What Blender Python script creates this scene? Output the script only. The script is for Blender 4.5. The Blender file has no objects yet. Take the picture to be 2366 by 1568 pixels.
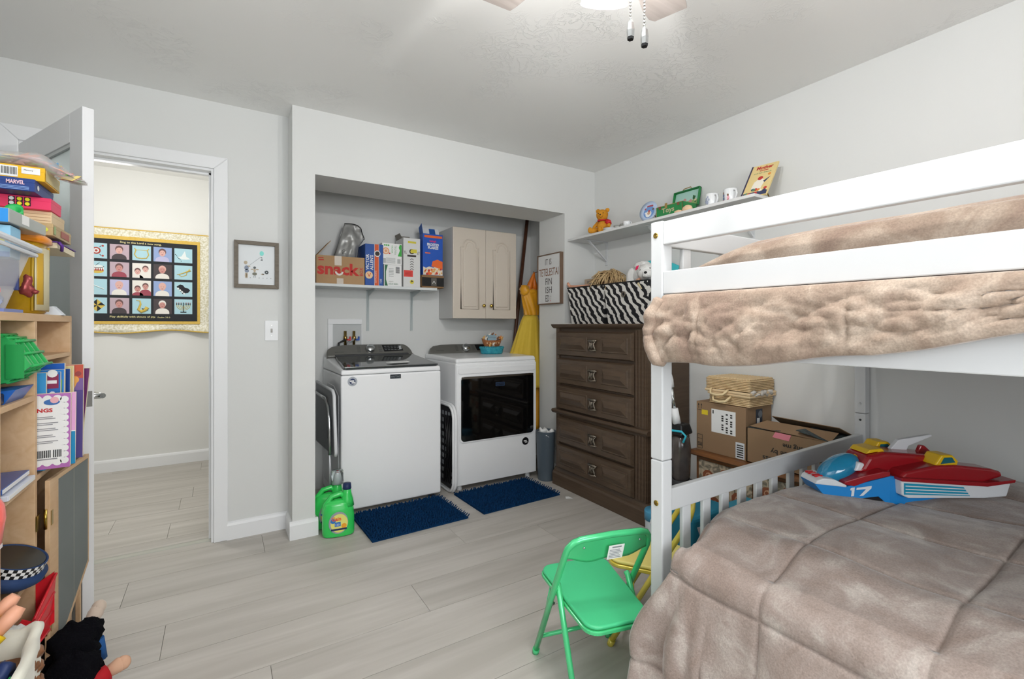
import bpy, bmesh, math, random
from mathutils import Vector, Matrix, noise
PI = math.pi
random.seed(7)
sc = bpy.context.scene
C = sc.collection

# ------------------------------------------------------------------ camera
cam = bpy.data.cameras.new('camera'); camo = bpy.data.objects.new('camera', cam); C.objects.link(camo)
cam.sensor_fit = 'HORIZONTAL'; cam.sensor_width = 36.0
cam.lens = 36.0 * 1089.0 / 2366.0
cam.shift_y = -32.0 / 2366.0
cam.clip_start = 0.02
camo.location = (0, 0, 1.2)
camo.rotation_euler = (PI/2, 0, -math.radians(31.72))
sc.camera = camo

# ------------------------------------------------------------------ view / world / lights
sc.view_settings.view_transform = 'Standard'
try: sc.view_settings.look = 'None'
except Exception: pass
sc.view_settings.exposure = 0.19
sc.view_settings.gamma = 1.0
sc.view_settings.use_curve_mapping = False
W = bpy.data.worlds.new('world'); sc.world = W; W.use_nodes = True
W.node_tree.nodes['Background'].inputs[0].default_value = (0.80, 0.90, 1.0, 1)
W.node_tree.nodes['Background'].inputs[1].default_value = 1.0

def light(name, kind, loc, power, color=(1, 1, 1), size=0.1, size_y=None, rot=(0, 0, 0), spread=None):
    l = bpy.data.lights.new(name, kind); l.energy = power; l.color = color
    if kind == 'AREA':
        l.shape = 'RECTANGLE'; l.size = size; l.size_y = size_y or size
        if spread: l.spread = spread
    else: l.shadow_soft_size = size
    o = bpy.data.objects.new(name, l); o.location = loc; o.rotation_euler = rot; C.objects.link(o)
    return o
FANX, FANY = 0.84, 0.84
for k in range(3):
    a = math.radians(64.5 + 120*k)
    light('bulb_light', 'POINT', (FANX + 0.155*math.cos(a), FANY + 0.155*math.sin(a), 2.165), 15.0, (1.0, 0.985, 0.97), 0.025)
# daylight through the window in the wall behind the camera, and the lamps of the hall
light('window_daylight', 'AREA', (0.30, -1.62, 1.55), 54, (0.96, 0.98, 1.0), 1.9, 1.3, (PI/2, 0, 0))
light('side_window_daylight', 'AREA', (-1.12, 0.2, 1.45), 9, (0.93, 0.97, 1.0), 1.3, 1.2, (0, -PI/2, 0))
light('hall_lamp_light', 'POINT', (-0.60, 3.85, 2.02), 24, (1.0, 0.98, 0.94), 0.12)

# ------------------------------------------------------------------ materials
def lin(c):
    if isinstance(c, str):
        c = c.lstrip('#'); c = [int(c[i:i+2], 16)/255 for i in (0, 2, 4)]
    return tuple((x/12.92 if x <= 0.04045 else ((x+0.055)/1.055)**2.4) for x in c) + (1,)
MATS = {}
def M(name, col, rough=0.55, metal=0.0, spec=0.4, var=None, bump=None, sheen=0.0, trans=0.0, alpha=None, stretch=None, emit=None, coat=0.0, coord='Object', wave=None, rnd=0.0):
    """var=(scale, colour2, contrast)  bump=(scale, strength, distance)"""
    if name in MATS: return MATS[name]
    m = bpy.data.materials.new(name); m.use_nodes = True
    nt = m.node_tree; N = nt.nodes; L = nt.links
    b = N['Principled BSDF']
    b.inputs['Base Color'].default_value = lin(col)
    b.inputs['Roughness'].default_value = rough
    b.inputs['Metallic'].default_value = metal
    b.inputs['Specular IOR Level'].default_value = spec
    if sheen: b.inputs['Sheen Weight'].default_value = sheen; b.inputs['Sheen Roughness'].default_value = 0.4
    if trans: b.inputs['Transmission Weight'].default_value = trans
    if coat: b.inputs['Coat Weight'].default_value = coat; b.inputs['Coat Roughness'].default_value = 0.1
    if alpha is not None: b.inputs['Alpha'].default_value = alpha
    if emit: b.inputs['Emission Color'].default_value = lin(emit[0]); b.inputs['Emission Strength'].default_value = emit[1]
    tc = N.new('ShaderNodeTexCoord'); mp = N.new('ShaderNodeMapping'); L.new(tc.outputs[coord], mp.inputs[0])
    if stretch: mp.inputs['Scale'].default_value = stretch
    src = mp.outputs[0]
    if rnd:
        oi = N.new('ShaderNodeObjectInfo'); ad = N.new('ShaderNodeVectorMath'); ad.operation = 'MULTIPLY_ADD'
        cx = N.new('ShaderNodeCombineXYZ')
        for i in range(3): L.new(oi.outputs['Random'], cx.inputs[i])
        ad.inputs[1].default_value = (37, 23, 11); L.new(cx.outputs[0], ad.inputs[0]); L.new(mp.outputs[0], ad.inputs[2]); src = ad.outputs[0]
    last = None
    if var:
        n = N.new('ShaderNodeTexNoise'); n.inputs['Scale'].default_value = var[0]; n.inputs['Detail'].default_value = 6
        if wave: n.inputs['Distortion'].default_value = wave
        L.new(src, n.inputs['Vector'])
        r = N.new('ShaderNodeValToRGB'); c = var[2] if len(var) > 2 else 0.2
        r.color_ramp.elements[0].position = 0.5-c; r.color_ramp.elements[1].position = 0.5+c
        r.color_ramp.elements[0].color = lin(col); r.color_ramp.elements[1].color = lin(var[1])
        L.new(n.outputs['Fac'], r.inputs[0]); last = r.outputs[0]
        if rnd:
            hs = N.new('ShaderNodeHueSaturation'); mr = N.new('ShaderNodeMapRange')
            mr.inputs[3].default_value = 1-rnd; mr.inputs[4].default_value = 1+rnd
            L.new(oi.outputs['Random'], mr.inputs[0]); L.new(mr.outputs[0], hs.inputs['Value']); L.new(last, hs.inputs['Color']); last = hs.outputs[0]
        L.new(last, b.inputs['Base Color'])
    if bump:
        n2 = N.new('ShaderNodeTexNoise'); n2.inputs['Scale'].default_value = bump[0]; n2.inputs['Detail'].default_value = 5
        L.new(src, n2.inputs['Vector'])
        bp = N.new('ShaderNodeBump'); bp.inputs['Strength'].default_value = bump[1]; bp.inputs['Distance'].default_value = bump[2] if len(bump) > 2 else 0.003
        L.new(n2.outputs['Fac'], bp.inputs['Height']); L.new(bp.outputs[0], b.inputs['Normal'])
    MATS[name] = m
    return m

wall_m = M('wall_paint', '#dadbd9', 0.85, spec=0.15, bump=(60, 0.06, 0.002))
hall_m = M('hall_paint', '#e2e2df', 0.85, spec=0.15, bump=(60, 0.06, 0.002))
trim_m = M('trim_paint', '#e9eaeb', 0.4)
wht = M('white_paint', '#d0d2d3', 0.42, spec=0.35, bump=(8, 0.05, 0.002), stretch=(1, 1, 1))
# troweled ceiling
ceil_m = M('ceiling_paint', '#efefed', 0.8, spec=0.2)
nt = ceil_m.node_tree; N_ = nt.nodes; L_ = nt.links; b_ = N_['Principled BSDF']
tc = N_.new('ShaderNodeTexCoord')
n1 = N_.new('ShaderNodeTexNoise'); n1.inputs['Scale'].default_value = 2.3; n1.inputs['Detail'].default_value = 2
n2 = N_.new('ShaderNodeTexNoise'); n2.inputs['Scale'].default_value = 13; n2.inputs['Detail'].default_value = 5; n2.inputs['Roughness'].default_value = 0.6; n2.inputs['Distortion'].default_value = 1.6
r1 = N_.new('ShaderNodeValToRGB'); r1.color_ramp.elements[0].position = 0.50; r1.color_ramp.elements[1].position = 0.62
r2 = N_.new('ShaderNodeValToRGB'); r2.color_ramp.elements[0].position = 0.465; r2.color_ramp.elements[1].position = 0.535; r2.color_ramp.elements[0].color = r2.color_ramp.elements[1].color = (0, 0, 0, 1); r2.color_ramp.elements.new(0.50).color = (1, 1, 1, 1)
mu = N_.new('ShaderNodeMath'); mu.operation = 'MULTIPLY'
for n in (n1, n2): L_.new(tc.outputs['Object'], n.inputs['Vector'])
L_.new(n1.outputs['Fac'], r1.inputs[0]); L_.new(n2.outputs['Fac'], r2.inputs[0]); L_.new(r1.outputs[0], mu.inputs[0]); L_.new(r2.outputs[0], mu.inputs[1])
bp = N_.new('ShaderNodeBump'); bp.inputs['Strength'].default_value = 0.55; bp.inputs['Distance'].default_value = 0.003
L_.new(mu.outputs[0], bp.inputs['Height']); L_.new(bp.outputs[0], b_.inputs['Normal'])

plank_m = M('plank_vinyl', '#b2ada5', 0.45, spec=0.3, var=(3.0, '#c4bfb8', 0.16), stretch=(0.45, 5, 5), rnd=0.035, wave=0.6, bump=(12, 0.05, 0.001))
base_m = M('subfloor', '#77746f', 0.8)
chrome = M('chrome', '#c9cccd', 0.18, 1.0)
brass = M('brass', '#b59a4f', 0.25, 1.0)
black = M('black_plastic', '#121214', 0.35)
wplast = M('white_plastic', '#e8e9ea', 0.35)
paper = M('paper', '#ececea', 0.7)
ink = M('black_ink', '#17171a', 0.6)
card = M('cardboard', '#ad8c68', 0.8, spec=0.15, var=(5, '#b5946f', 0.3))
cardl = M('cardboard_dark', '#8a6c4d', 0.85, spec=0.1)
tape = M('packing_tape', '#cfc3b4', 0.25)
red = M('red', '#c4252b', 0.45); blue = M('blue', '#1d4fa5', 0.4); yellow = M('yellow', '#f0c40e', 0.45)
green = M('green', '#2fb25c', 0.4); orange = M('orange', '#f0921e', 0.35); pink = M('pink', '#ec2e63', 0.45); teal = M('teal', '#1c7f9c', 0.5)
skin = M('doll_skin', '#dda184', 0.5); lblue = M('light_blue', '#8fc8e6', 0.45); purple = M('purple', '#8a4f8f', 0.4); cream = M('cream', '#e9ddc0', 0.6)
navy = M('navy', '#1a2c57', 0.5)

# ------------------------------------------------------------------ geometry helpers
class Fr:
    """a flat frame: origin, right, up; normal = right x up"""
    def __init__(s, O, R, U):
        s.O = Vector(O); s.R = Vector(R).normalized(); s.U = Vector(U).normalized(); s.N = s.R.cross(s.U)
    def p(s, u, v, w=0.0): return s.O + s.R*u + s.U*v + s.N*w
XF = lambda x, y, z: Fr((x, y, z), (1, 0, 0), (0, 0, 1))        # faces -Y
YF = lambda x, y, z: Fr((x, y, z), (0, -1, 0), (0, 0, 1))       # faces -X

class MB:
    def __init__(s): s.v = []; s.f = []; s.m = []; s.s = []
    def add(s, vs, fs, mi=0, sm=False):
        n = len(s.v); s.v += [Vector(v) for v in vs]
        for f in fs: s.f.append(tuple(i+n for i in f)); s.m.append(mi); s.s.append(sm)
        return s
    def hexa(s, p, mi=0):
        return s.add(p, [(0, 3, 2, 1), (4, 5, 6, 7), (0, 1, 5, 4), (1, 2, 6, 5), (2, 3, 7, 6), (3, 0, 4, 7)], mi)
    def box(s, x0, x1, y0, y1, z0, z1, mi=0):
        return s.hexa([(x0, y0, z0), (x1, y0, z0), (x1, y1, z0), (x0, y1, z0), (x0, y0, z1), (x1, y0, z1), (x1, y1, z1), (x0, y1, z1)], mi)
    def fbox(s, fr, u0, u1, v0, v1, w0, w1, mi=0):
        return s.hexa([fr.p(u0, v0, w0), fr.p(u1, v0, w0), fr.p(u1, v0, w1), fr.p(u0, v0, w1), fr.p(u0, v1, w0), fr.p(u1, v1, w0), fr.p(u1, v1, w1), fr.p(u0, v1, w1)], mi)
    def prism(s, fr, poly, w0, w1, mi=0, sm=False):
        n = len(poly); vs = [fr.p(u, v, w0) for u, v in poly] + [fr.p(u, v, w1) for u, v in poly]
        k = len(s.v); s.add(vs, [tuple(range(n-1, -1, -1)), tuple(range(n, 2*n))], mi)
        for i in range(n): s.f.append((k+i, k+(i+1) % n, k+n+(i+1) % n, k+n+i)); s.m.append(mi); s.s.append(sm)
        return s
    def poly(s, fr, pts, mi=0, w=0.0006): return s.prism(fr, pts, 0.0, w, mi)
    def rect(s, fr, u0, u1, v0, v1, mi=0, w=0.0006): return s.fbox(fr, u0, u1, v0, v1, 0, w, mi)
    def disc(s, fr, u, v, r, mi=0, w=0.0006, n=20, ry=None, a0=0, a1=2*PI):
        ry = ry or r
        k = n if a1-a0 >= 2*PI-1e-6 else n+1
        return s.prism(fr, [(u+r*math.cos(a0+(a1-a0)*i/n), v+ry*math.sin(a0+(a1-a0)*i/n)) for i in range(k)], 0, w, mi)
    def tube(s, pts, r, n=8, mi=0, closed=False, sm=True, ell=1.0):
        pts = [Vector(p) for p in pts]; m = len(pts); rr = r if isinstance(r, (list, tuple)) else [r]*m
        rings = []; up = None
        for i, p in enumerate(pts):
            if closed: t = pts[(i+1) % m]-pts[i-1]
            else: t = pts[min(i+1, m-1)]-pts[max(i-1, 0)]
            if t.length < 1e-9: t = Vector((0, 0, 1))
            t.normalize()
            if up is None: up = Vector((0, 0, 1)) if abs(t.z) < 0.9 else Vector((1, 0, 0))
            a = t.cross(up)
            if a.length < 1e-6: a = t.cross(Vector((0.3, 0.8, 0.1)))
            a.normalize(); b = a.cross(t).normalized(); up = b
            rings.append([p + a*rr[i]*math.cos(2*PI*j/n) + b*rr[i]*ell*math.sin(2*PI*j/n) for j in range(n)])
        k = len(s.v); s.v += [q for g in rings for q in g]
        for i in range(m if closed else m-1):
            for j in range(n):
                a0 = k+i*n+j; a1 = k+i*n+(j+1) % n; b0 = k+((i+1) % m)*n+j; b1 = k+((i+1) % m)*n+(j+1) % n
                s.f.append((a0, a1, b1, b0)); s.m.append(mi); s.s.append(sm)
        if not closed:
            s.f.append(tuple(k+j for j in range(n-1, -1, -1))); s.m.append(mi); s.s.append(False)
            s.f.append(tuple(k+(m-1)*n+j for j in range(n))); s.m.append(mi); s.s.append(False)
        return s
    def lathe(s, prof, c, n=20, mi=0, R=None, sx=1.0, sy=1.0, sm=True):
        R = R or Matrix.Identity(3); c = Vector(c); k = len(s.v); m = len(prof)
        for r, z in prof:
            for j in range(n): s.v.append(c + R @ Vector((r*sx*math.cos(2*PI*j/n), r*sy*math.sin(2*PI*j/n), z)))
        for i in range(m-1):
            for j in range(n):
                s.f.append((k+i*n+j, k+i*n+(j+1) % n, k+(i+1)*n+(j+1) % n, k+(i+1)*n+j)); s.m.append(mi); s.s.append(sm)
        if prof[0][0] > 1e-6: s.f.append(tuple(k+j for j in range(n-1, -1, -1))); s.m.append(mi); s.s.append(False)
        if prof[-1][0] > 1e-6: s.f.append(tuple(k+(m-1)*n+j for j in range(n))); s.m.append(mi); s.s.append(False)
        return s
    def ell(s, c, r, mi=0, n=14, m=9, R=None, bump=0.0, bs=20.0):
        R = R or Matrix.Identity(3); c = Vector(c); k = len(s.v)
        for i in range(m+1):
            t = PI*i/m
            for j in range(n):
                a = 2*PI*j/n
                q = Vector((r[0]*math.sin(t)*math.cos(a), r[1]*math.sin(t)*math.sin(a), r[2]*math.cos(t)))
                q = c + R @ q
                if bump: q += (q-c).normalized()*bump*noise.noise(q*bs)
                s.v.append(q)
        for i in range(m):
            for j in range(n):
                s.f.append((k+i*n+j, k+(i+1)*n+j, k+(i+1)*n+(j+1) % n, k+i*n+(j+1) % n)); s.m.append(mi); s.s.append(True)
        return s
    def grid(s, fn, nu, nv, mi=0, sm=True):
        k = len(s.v)
        for i in range(nu+1):
            for j in range(nv+1): s.v.append(Vector(fn(i/nu, j/nv)))
        for i in range(nu):
            for j in range(nv):
                a = k+i*(nv+1)+j; s.f.append((a, a+1, a+nv+2, a+nv+1)); s.m.append(mi); s.s.append(sm)
        return s
    def text(s, fr, txt, u, v, w, h, mi=0, off=0.0008, rot=0, bold=0.0):
        cu = bpy.data.curves.new('t', 'FONT'); cu.body = txt; cu.resolution_u = 2; cu.offset = bold
        o = bpy.data.objects.new('t', cu); C.objects.link(o)
        me = bpy.data.meshes.new_from_object(o.evaluated_get(bpy.context.evaluated_depsgraph_get()))
        bpy.data.objects.remove(o); bpy.data.curves.remove(cu)
        if len(me.vertices):
            xs = [q.co.x for q in me.vertices]; ys = [q.co.y for q in me.vertices]
            x0, x1, y0, y1 = min(xs), max(xs), min(ys), max(ys)
            vs = []
            for q in me.vertices:
                a = (q.co.x-x0)/max(x1-x0, 1e-6); b = (q.co.y-y0)/max(y1-y0, 1e-6)
                if rot == 90: a, b = 1-b, a
                elif rot == 180: a, b = 1-a, 1-b
                elif rot == -90: a, b = b, 1-a
                vs.append(fr.p(u+a*w, v+b*h, off))
            s.add(vs, [tuple(p.vertices) for p in me.polygons], mi)
        bpy.data.meshes.remove(me)
        return s
    def build(s, name, mats, parent=None, bevel=0.0, seg=2, world=True, kind=None, label=None, recalc=True, solid=0.0, subdiv=0, auto=True):
        me = bpy.data.meshes.new(name)
        inv = WM[parent].inverted() if (parent is not None and world) else None
        vs = [inv @ v for v in s.v] if inv else s.v
        me.from_pydata([tuple(v) for v in vs], [], s.f)
        if not isinstance(mats, (list, tuple)): mats = [mats]
        for m in mats: me.materials.append(m)
        me.polygons.foreach_set('material_index', s.m); me.polygons.foreach_set('use_smooth', s.s)
        if recalc:
            bm = bmesh.new(); bm.from_mesh(me); bmesh.ops.recalc_face_normals(bm, faces=bm.faces); bm.to_mesh(me); bm.free()
        me.update()
        o = bpy.data.objects.new(name, me); C.objects.link(o)
        if parent is not None: o.parent = parent; WM[o] = WM[parent] if world else WM[parent].copy()
        else: WM[o] = Matrix.Identity(4)
        if solid: q = o.modifiers.new('s', 'SOLIDIFY'); q.thickness = solid; q.offset = 0
        if bevel:
            q = o.modifiers.new('b', 'BEVEL'); q.width = bevel; q.segments = seg; q.limit_method = 'ANGLE'; q.angle_limit = math.radians(35); q.harden_normals = False
        if subdiv: q = o.modifiers.new('d', 'SUBSURF'); q.levels = subdiv; q.render_levels = subdiv
        if kind: o['kind'] = kind
        if label: o['label'] = label
        return o
WM = {}
def thing(name, label, cat, loc=(0, 0, 0), rz=0.0, group=None):
    o = bpy.data.objects.new(name, None); C.objects.link(o); o.empty_display_size = 0.05
    o.location = loc; o.rotation_euler = (0, 0, rz); o['label'] = label; o['category'] = cat
    if group: o['group'] = group
    WM[o] = Matrix.Translation(Vector(loc)) @ Matrix.Rotation(rz, 4, 'Z')
    return o
def tag(o, label, cat, group=None):
    o['label'] = label; o['category'] = cat
    if group: o['group'] = group
    return o
def bx(x0, x1, y0, y1, z0, z1): return MB().box(x0, x1, y0, y1, z0, z1)
def rrect(x0, x1, y0, y1, r, n=5):
    out = []
    for cx, cy, a in ((x1-r, y1-r, 0), (x0+r, y1-r, PI/2), (x0+r, y0+r, PI), (x1-r, y0+r, 1.5*PI)):
        out += [(cx+r*math.cos(a+PI/2*i/n), cy+r*math.sin(a+PI/2*i/n)) for i in range(n+1)]
    return out
def rotz(a): return Matrix.Rotation(a, 3, 'Z')
def locfr(o): # world-from-local helper
    return lambda x, y, z: WM[o] @ Vector((x, y, z))

exec_order = []
# ================================================================== STRUCTURE
YC, YB, YH, XR, XL, ZC, YFr = 2.90, 3.09, 5.03, 2.58, -1.0, 2.44, -1.5
OX0, OX1, OZ = 0.462, 2.273, 2.07
DX0, DX1, DZ = -0.79, -0.045, 2.055
def struct(name, mb, m, parent=None, bevel=0.0, **k): return mb.build(name, m, parent, bevel=bevel, kind='structure', **k)

fl = struct('floor', bx(XL-1.5, XR+0.1, YFr, YH+0.1, -0.06, -0.006), base_m)
PW = 0.2365
joints = {1: [-0.365, 1.44], 2: [1.15, -0.66], 3: [-0.187, 1.62], 4: [0.75, -1.06], 0: [0.20, 2.0], 5: [1.95, 0.15], 6: [-0.5, 1.3], -1: [-0.6, 1.21], -5: [-0.17, 1.6]}
pk = 0
for k in range(-9, 20):
    y1 = 3.049 - PW*(k-0); y0 = y1-PW
    if y0 < YFr: continue
    xs0, xs1 = (XL, XR) if y1 < 3.3 else (XL-1.5, XR)
    random.seed(100+k)
    js = sorted(joints.get(k, [random.uniform(-0.9, 0.9)]))
    if len(js) == 1: js = [js[0], js[0]+1.81]
    js = [xs0] + [j for j in js if xs0+0.1 < j < xs1-0.1] + [xs1]
    for a, b in zip(js[:-1], js[1:]):
        o = MB().box(a+0.0008, b-0.0008, max(y0, YFr)+0.0012, y1-0.0012, -0.006, 0.0)
        o.build('plank', plank_m, fl)
struct('ceiling', bx(XL-0.1, XR+0.1, YFr-0.1, YB+0.05, ZC, ZC+0.1).box(XL-1.5, 0.4, YB+0.05, YH+0.1, 2.50, 2.6).box(0.342, XR+0.1, YB+0.05, 3.85, ZC, ZC+0.1), ceil_m)
struct('wall_right', bx(XR, XR+0.1, YFr-0.1, 3.85, 0, ZC), wall_m)
# back wall with the doorway
struct('wall_back', bx(XL, DX0-0.02, YB, YB+0.12, 0, ZC).box(DX0-0.02, DX1+0.02, YB, YB+0.12, DZ+0.02, ZC).box(DX1+0.02, 0.342, YB, YB+0.12, 0, ZC), wall_m)
# closet front, jambs, soffit, inside
struct('wall_closet_left', bx(0.342, OX0, YC, 3.24, 0, ZC), wall_m)
struct('wall_closet_header', bx(OX0, OX1, YC, 3.24, OZ, ZC), wall_m)
struct('wall_closet_right', bx(OX1, XR, YC, 3.24, 0, ZC), wall_m)
struct('wall_closet_back', bx(0.342, XR, 3.70, 3.80, 0, ZC), wall_m)
struct('wall_closet_side_left', bx(0.342, 0.442, 3.24, 3.70, 0, ZC), wall_m)
struct('wall_closet_side_right', bx(2.49, XR, 3.24, 3.70, 0, ZC), wall_m)
struct('trim_1', bx(2.4755, 2.4895, 3.40, 3.60, 1.35, 1.39), trim_m)
struct('wall_left', bx(XL-0.1, XL, YFr-0.1, -0.5, 0, ZC).box(XL-0.1, XL, 0.9, YB, 0, ZC).box(XL-0.1, XL, -0.5, 0.9, 0, 0.85).box(XL-0.1, XL, -0.5, 0.9, 2.05, ZC), wall_m)
wx0, wx1, wz0, wz1 = -0.65, 1.25, 0.85, 2.15
struct('wall_front', bx(XL, wx0, YFr-0.1, YFr, 0, ZC).box(wx1, XR, YFr-0.1, YFr, 0, ZC).box(wx0, wx1, YFr-0.1, YFr, 0, wz0).box(wx0, wx1, YFr-0.1, YFr, wz1, ZC), wall_m)
wf = MB()
for a, b, c, d in ((wx0, wx1, wz0, wz0+0.05), (wx0, wx1, wz1-0.05, wz1), (wx0, wx0+0.05, wz0, wz1), (wx1-0.05, wx1, wz0, wz1), (wx0, wx1, 1.43, 1.47)): wf.box(a, b, YFr-0.07, YFr-0.03, c, d)
struct('window_1', wf, trim_m)
wf = MB()
for a, b, c, d in ((-0.5, 0.9, 0.85, 0.90), (-0.5, 0.9, 2.0, 2.05), (-0.5, -0.45, 0.85, 2.05), (0.85, 0.9, 0.85, 2.05), (-0.5, 0.9, 1.43, 1.47)): wf.box(XL-0.07, XL-0.03, a, b, c, d)
struct('window_2', wf, trim_m)
# hall
struct('wall_hall_back', bx(XL-1.5, 0.342, YH, YH+0.1, 0, 2.5), hall_m)
struct('wall_hall_right', bx(0.242, 0.342, YB+0.12, YH, 0, 2.5), hall_m)
struct('wall_hall_left', bx(XL-1.6, XL-1.5, YB, YH, 0, 2.5).box(XL-1.5, XL, YB, YB+0.12, 0, 2.5), hall_m)
def baseb(name, p0, p1, nrm, h=0.10, t=0.016):
    p0 = Vector(p0); p1 = Vector(p1); d = (p1-p0); fr = Fr((p0.x, p0.y, 0), (nrm[0], nrm[1], 0), (0, 0, 1))
    L = d.length; dn = d.normalized(); k = 1 if fr.N.dot(dn) > 0 else -1
    mb = MB().prism(fr, [(0, 0), (t, 0), (t, h-0.02), (t*0.75, h-0.007), (t*0.3, h), (0, h)], 0, k*L)
    return struct(name, mb, trim_m)
baseb('baseboard_back', (DX1+0.075, YB, 0), (0.342, YB, 0), (0, -1))
baseb('baseboard_closet_side', (0.342, YB, 0), (0.342, YC, 0), (-1, 0))
baseb('baseboard_closet_front', (0.327, YC, 0), (OX0+0.015, YC, 0), (0, -1))
baseb('baseboard_closet_jamb', (OX0, YC, 0), (OX0, 3.24, 0), (1, 0))
baseb('baseboard_closet_right', (OX1-0.015, YC, 0), (XR, YC, 0), (0, -1))
baseb('baseboard_closet_jamb_right', (OX1, YC, 0), (OX1, 3.24, 0), (-1, 0))
baseb('baseboard_hall', (XL-1.5, YH, 0), (0.242, YH, 0), (0, -1))
baseb('baseboard_right', (XR, YFr, 0), (XR, YC, 0), (-1, 0))
baseb('baseboard_left', (XL, YFr, 0), (XL, YB, 0), (1, 0))
baseb('baseboard_front', (XL, YFr, 0), (XR, YFr, 0), (0, 1))
# door casing, jamb lining and stops
def casing(name, yy, sgn):
    mb = MB(); w = 0.068
    fr = Fr((0, yy, 0), (1, 0, 0), (0, 0, 1))
    a, b = (0.0, 0.014) if sgn > 0 else (-0.014, 0.0)
    zt = DZ+0.012; xl, xr = DX0-0.012, DX1+0.012
    mb.prism(fr, [(xl-w, 0), (xl, 0), (xl, zt), (xl-w, zt+w)], a, b)
    mb.prism(fr, [(xr, 0), (xr+w, 0), (xr+w, zt+w), (xr, zt)], a, b)
    mb.prism(fr, [(xl-w, zt+w), (xl, zt), (xr, zt), (xr+w, zt+w)], a, b)
    struct(name, mb, trim_m, bevel=0.004)
casing('trim_2', YB, 1)
jm = MB().box(DX0-0.02, DX0, YB, YB+0.12, 0, DZ+0.02).box(DX1, DX1+0.02, YB, YB+0.12, 0, DZ+0.02).box(DX0, DX1, YB, YB+0.12, DZ, DZ+0.02)
jm.box(DX1-0.012, DX1, YB+0.05, YB+0.085, 0, DZ).box(DX0, DX0+0.012, YB+0.05, YB+0.085, 0, DZ).box(DX0, DX1, YB+0.05, YB+0.085, DZ-0.012, DZ)
struct('trim_3', jm, trim_m, bevel=0.001)
struct('trim_4', MB().prism(Fr((DX0, 0, 0), (0, 1, 0), (0, 0, 1)), [(3.115, 0.0), (3.120, 0.004), (3.135, 0.007), (3.15, 0.007), (3.165, 0.004), (3.17, 0)], 0, DX1-DX0), M('threshold_strip', '#b9b9b0', 0.3, 0.4))
# strike plate on the right jamb
MB().box(DX1-0.0015, DX1, YB+0.02, YB+0.045, 0.90, 0.96).build('strike_plate', chrome, None)
o = bpy.data.objects['strike_plate']; o['kind'] = 'structure'

# door leaf, open into the room
H = Vector((-0.782, 3.070, 0)); dd = Vector((0.465, -0.885, 0)).normalized(); nn = Vector((0.885, 0.465, 0)).normalized()
fr = Fr((H.x, H.y, 0.012), dd, (0, 0, 1))       # N = dd x z
T = 0.018; LW = 0.745; LH = 2.03
C0 = fr.N*0.0
dl = MB(); sw = 0.115
for a, b, c, d in ((0, sw, 0, LH), (LW-sw-0.01, LW, 0, LH), (sw, LW-sw-0.01, LH-0.115, LH), (sw, LW-sw-0.01, 0, 0.22)): dl.fbox(fr, a, b, c, d, -T, T)
door = dl.build('door_1', trim_m, None, bevel=0.0015); door['kind'] = 'structure'
gm = MB().fbox(fr, sw, LW-sw-0.01, 0.22, LH-0.115, -0.003, 0.003)
reed = M('reeded_glass', '#dfeaea', 0.28, trans=0.25, spec=0.7)
gm.build('glass_pane', reed, door)
bd = MB(); u0, u1, v0, v1 = sw, LW-sw-0.01, 0.22, LH-0.115
for a, b, c, d in ((u0, u0+0.014, v0, v1), (u1-0.014, u1, v0, v1), (u0, u1, v0, v0+0.014), (u0, u1, v1-0.014, v1)):
    bd.fbox(fr, a, b, c, d, 0.004, 0.013); bd.fbox(fr, a, b, c, d, -0.013, -0.004)
bd.build('glazing_bead', M('bead_paint', '#c9cdcc', 0.4), door, bevel=0.001)
hd = MB(); hz = 0.905
side = -1 if fr.N.dot(nn) > 0 else 1
for sgn, L in ((1, 0.05), (-1, 0.05)):
    c = fr.p(LW-0.065, hz, 0); n_ = fr.N*sgn
    R = n_.to_track_quat('Z', 'Y').to_matrix()
    hd.fbox(fr, LW-0.085, LW-0.045, hz-0.055, hz+0.055, sgn*T, sgn*(T+0.006)) if sgn*fr.N.dot(nn) > 0 else hd.lathe([(0.026, T), (0.026, T+0.006), (0.02, T+0.009)], c, 20, 0, R)
    hd.lathe([(0.011, T), (0.011, T+0.045)], c, 14, 0, R)
    e = c + n_*(T+0.045); hd.tube([e+dd*0.01, e-dd*0.03, e-dd*0.105], 0.0105, 12)
hd.build('lever_handle', chrome, door)
MB().fbox(Fr(fr.p(LW, hz-0.03, 0), fr.N, (0, 0, 1)), -0.012, 0.012, 0, 0.06, -0.0015, 0.0015).build('latch_plate', chrome, door)
for z in (0.25, 1.05, 1.80):
    MB().tube([fr.p(-0.004, z, side*-0.016), fr.p(-0.004, z+0.09, side*-0.016)], 0.006, 8).build('hinge', chrome, door)

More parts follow.
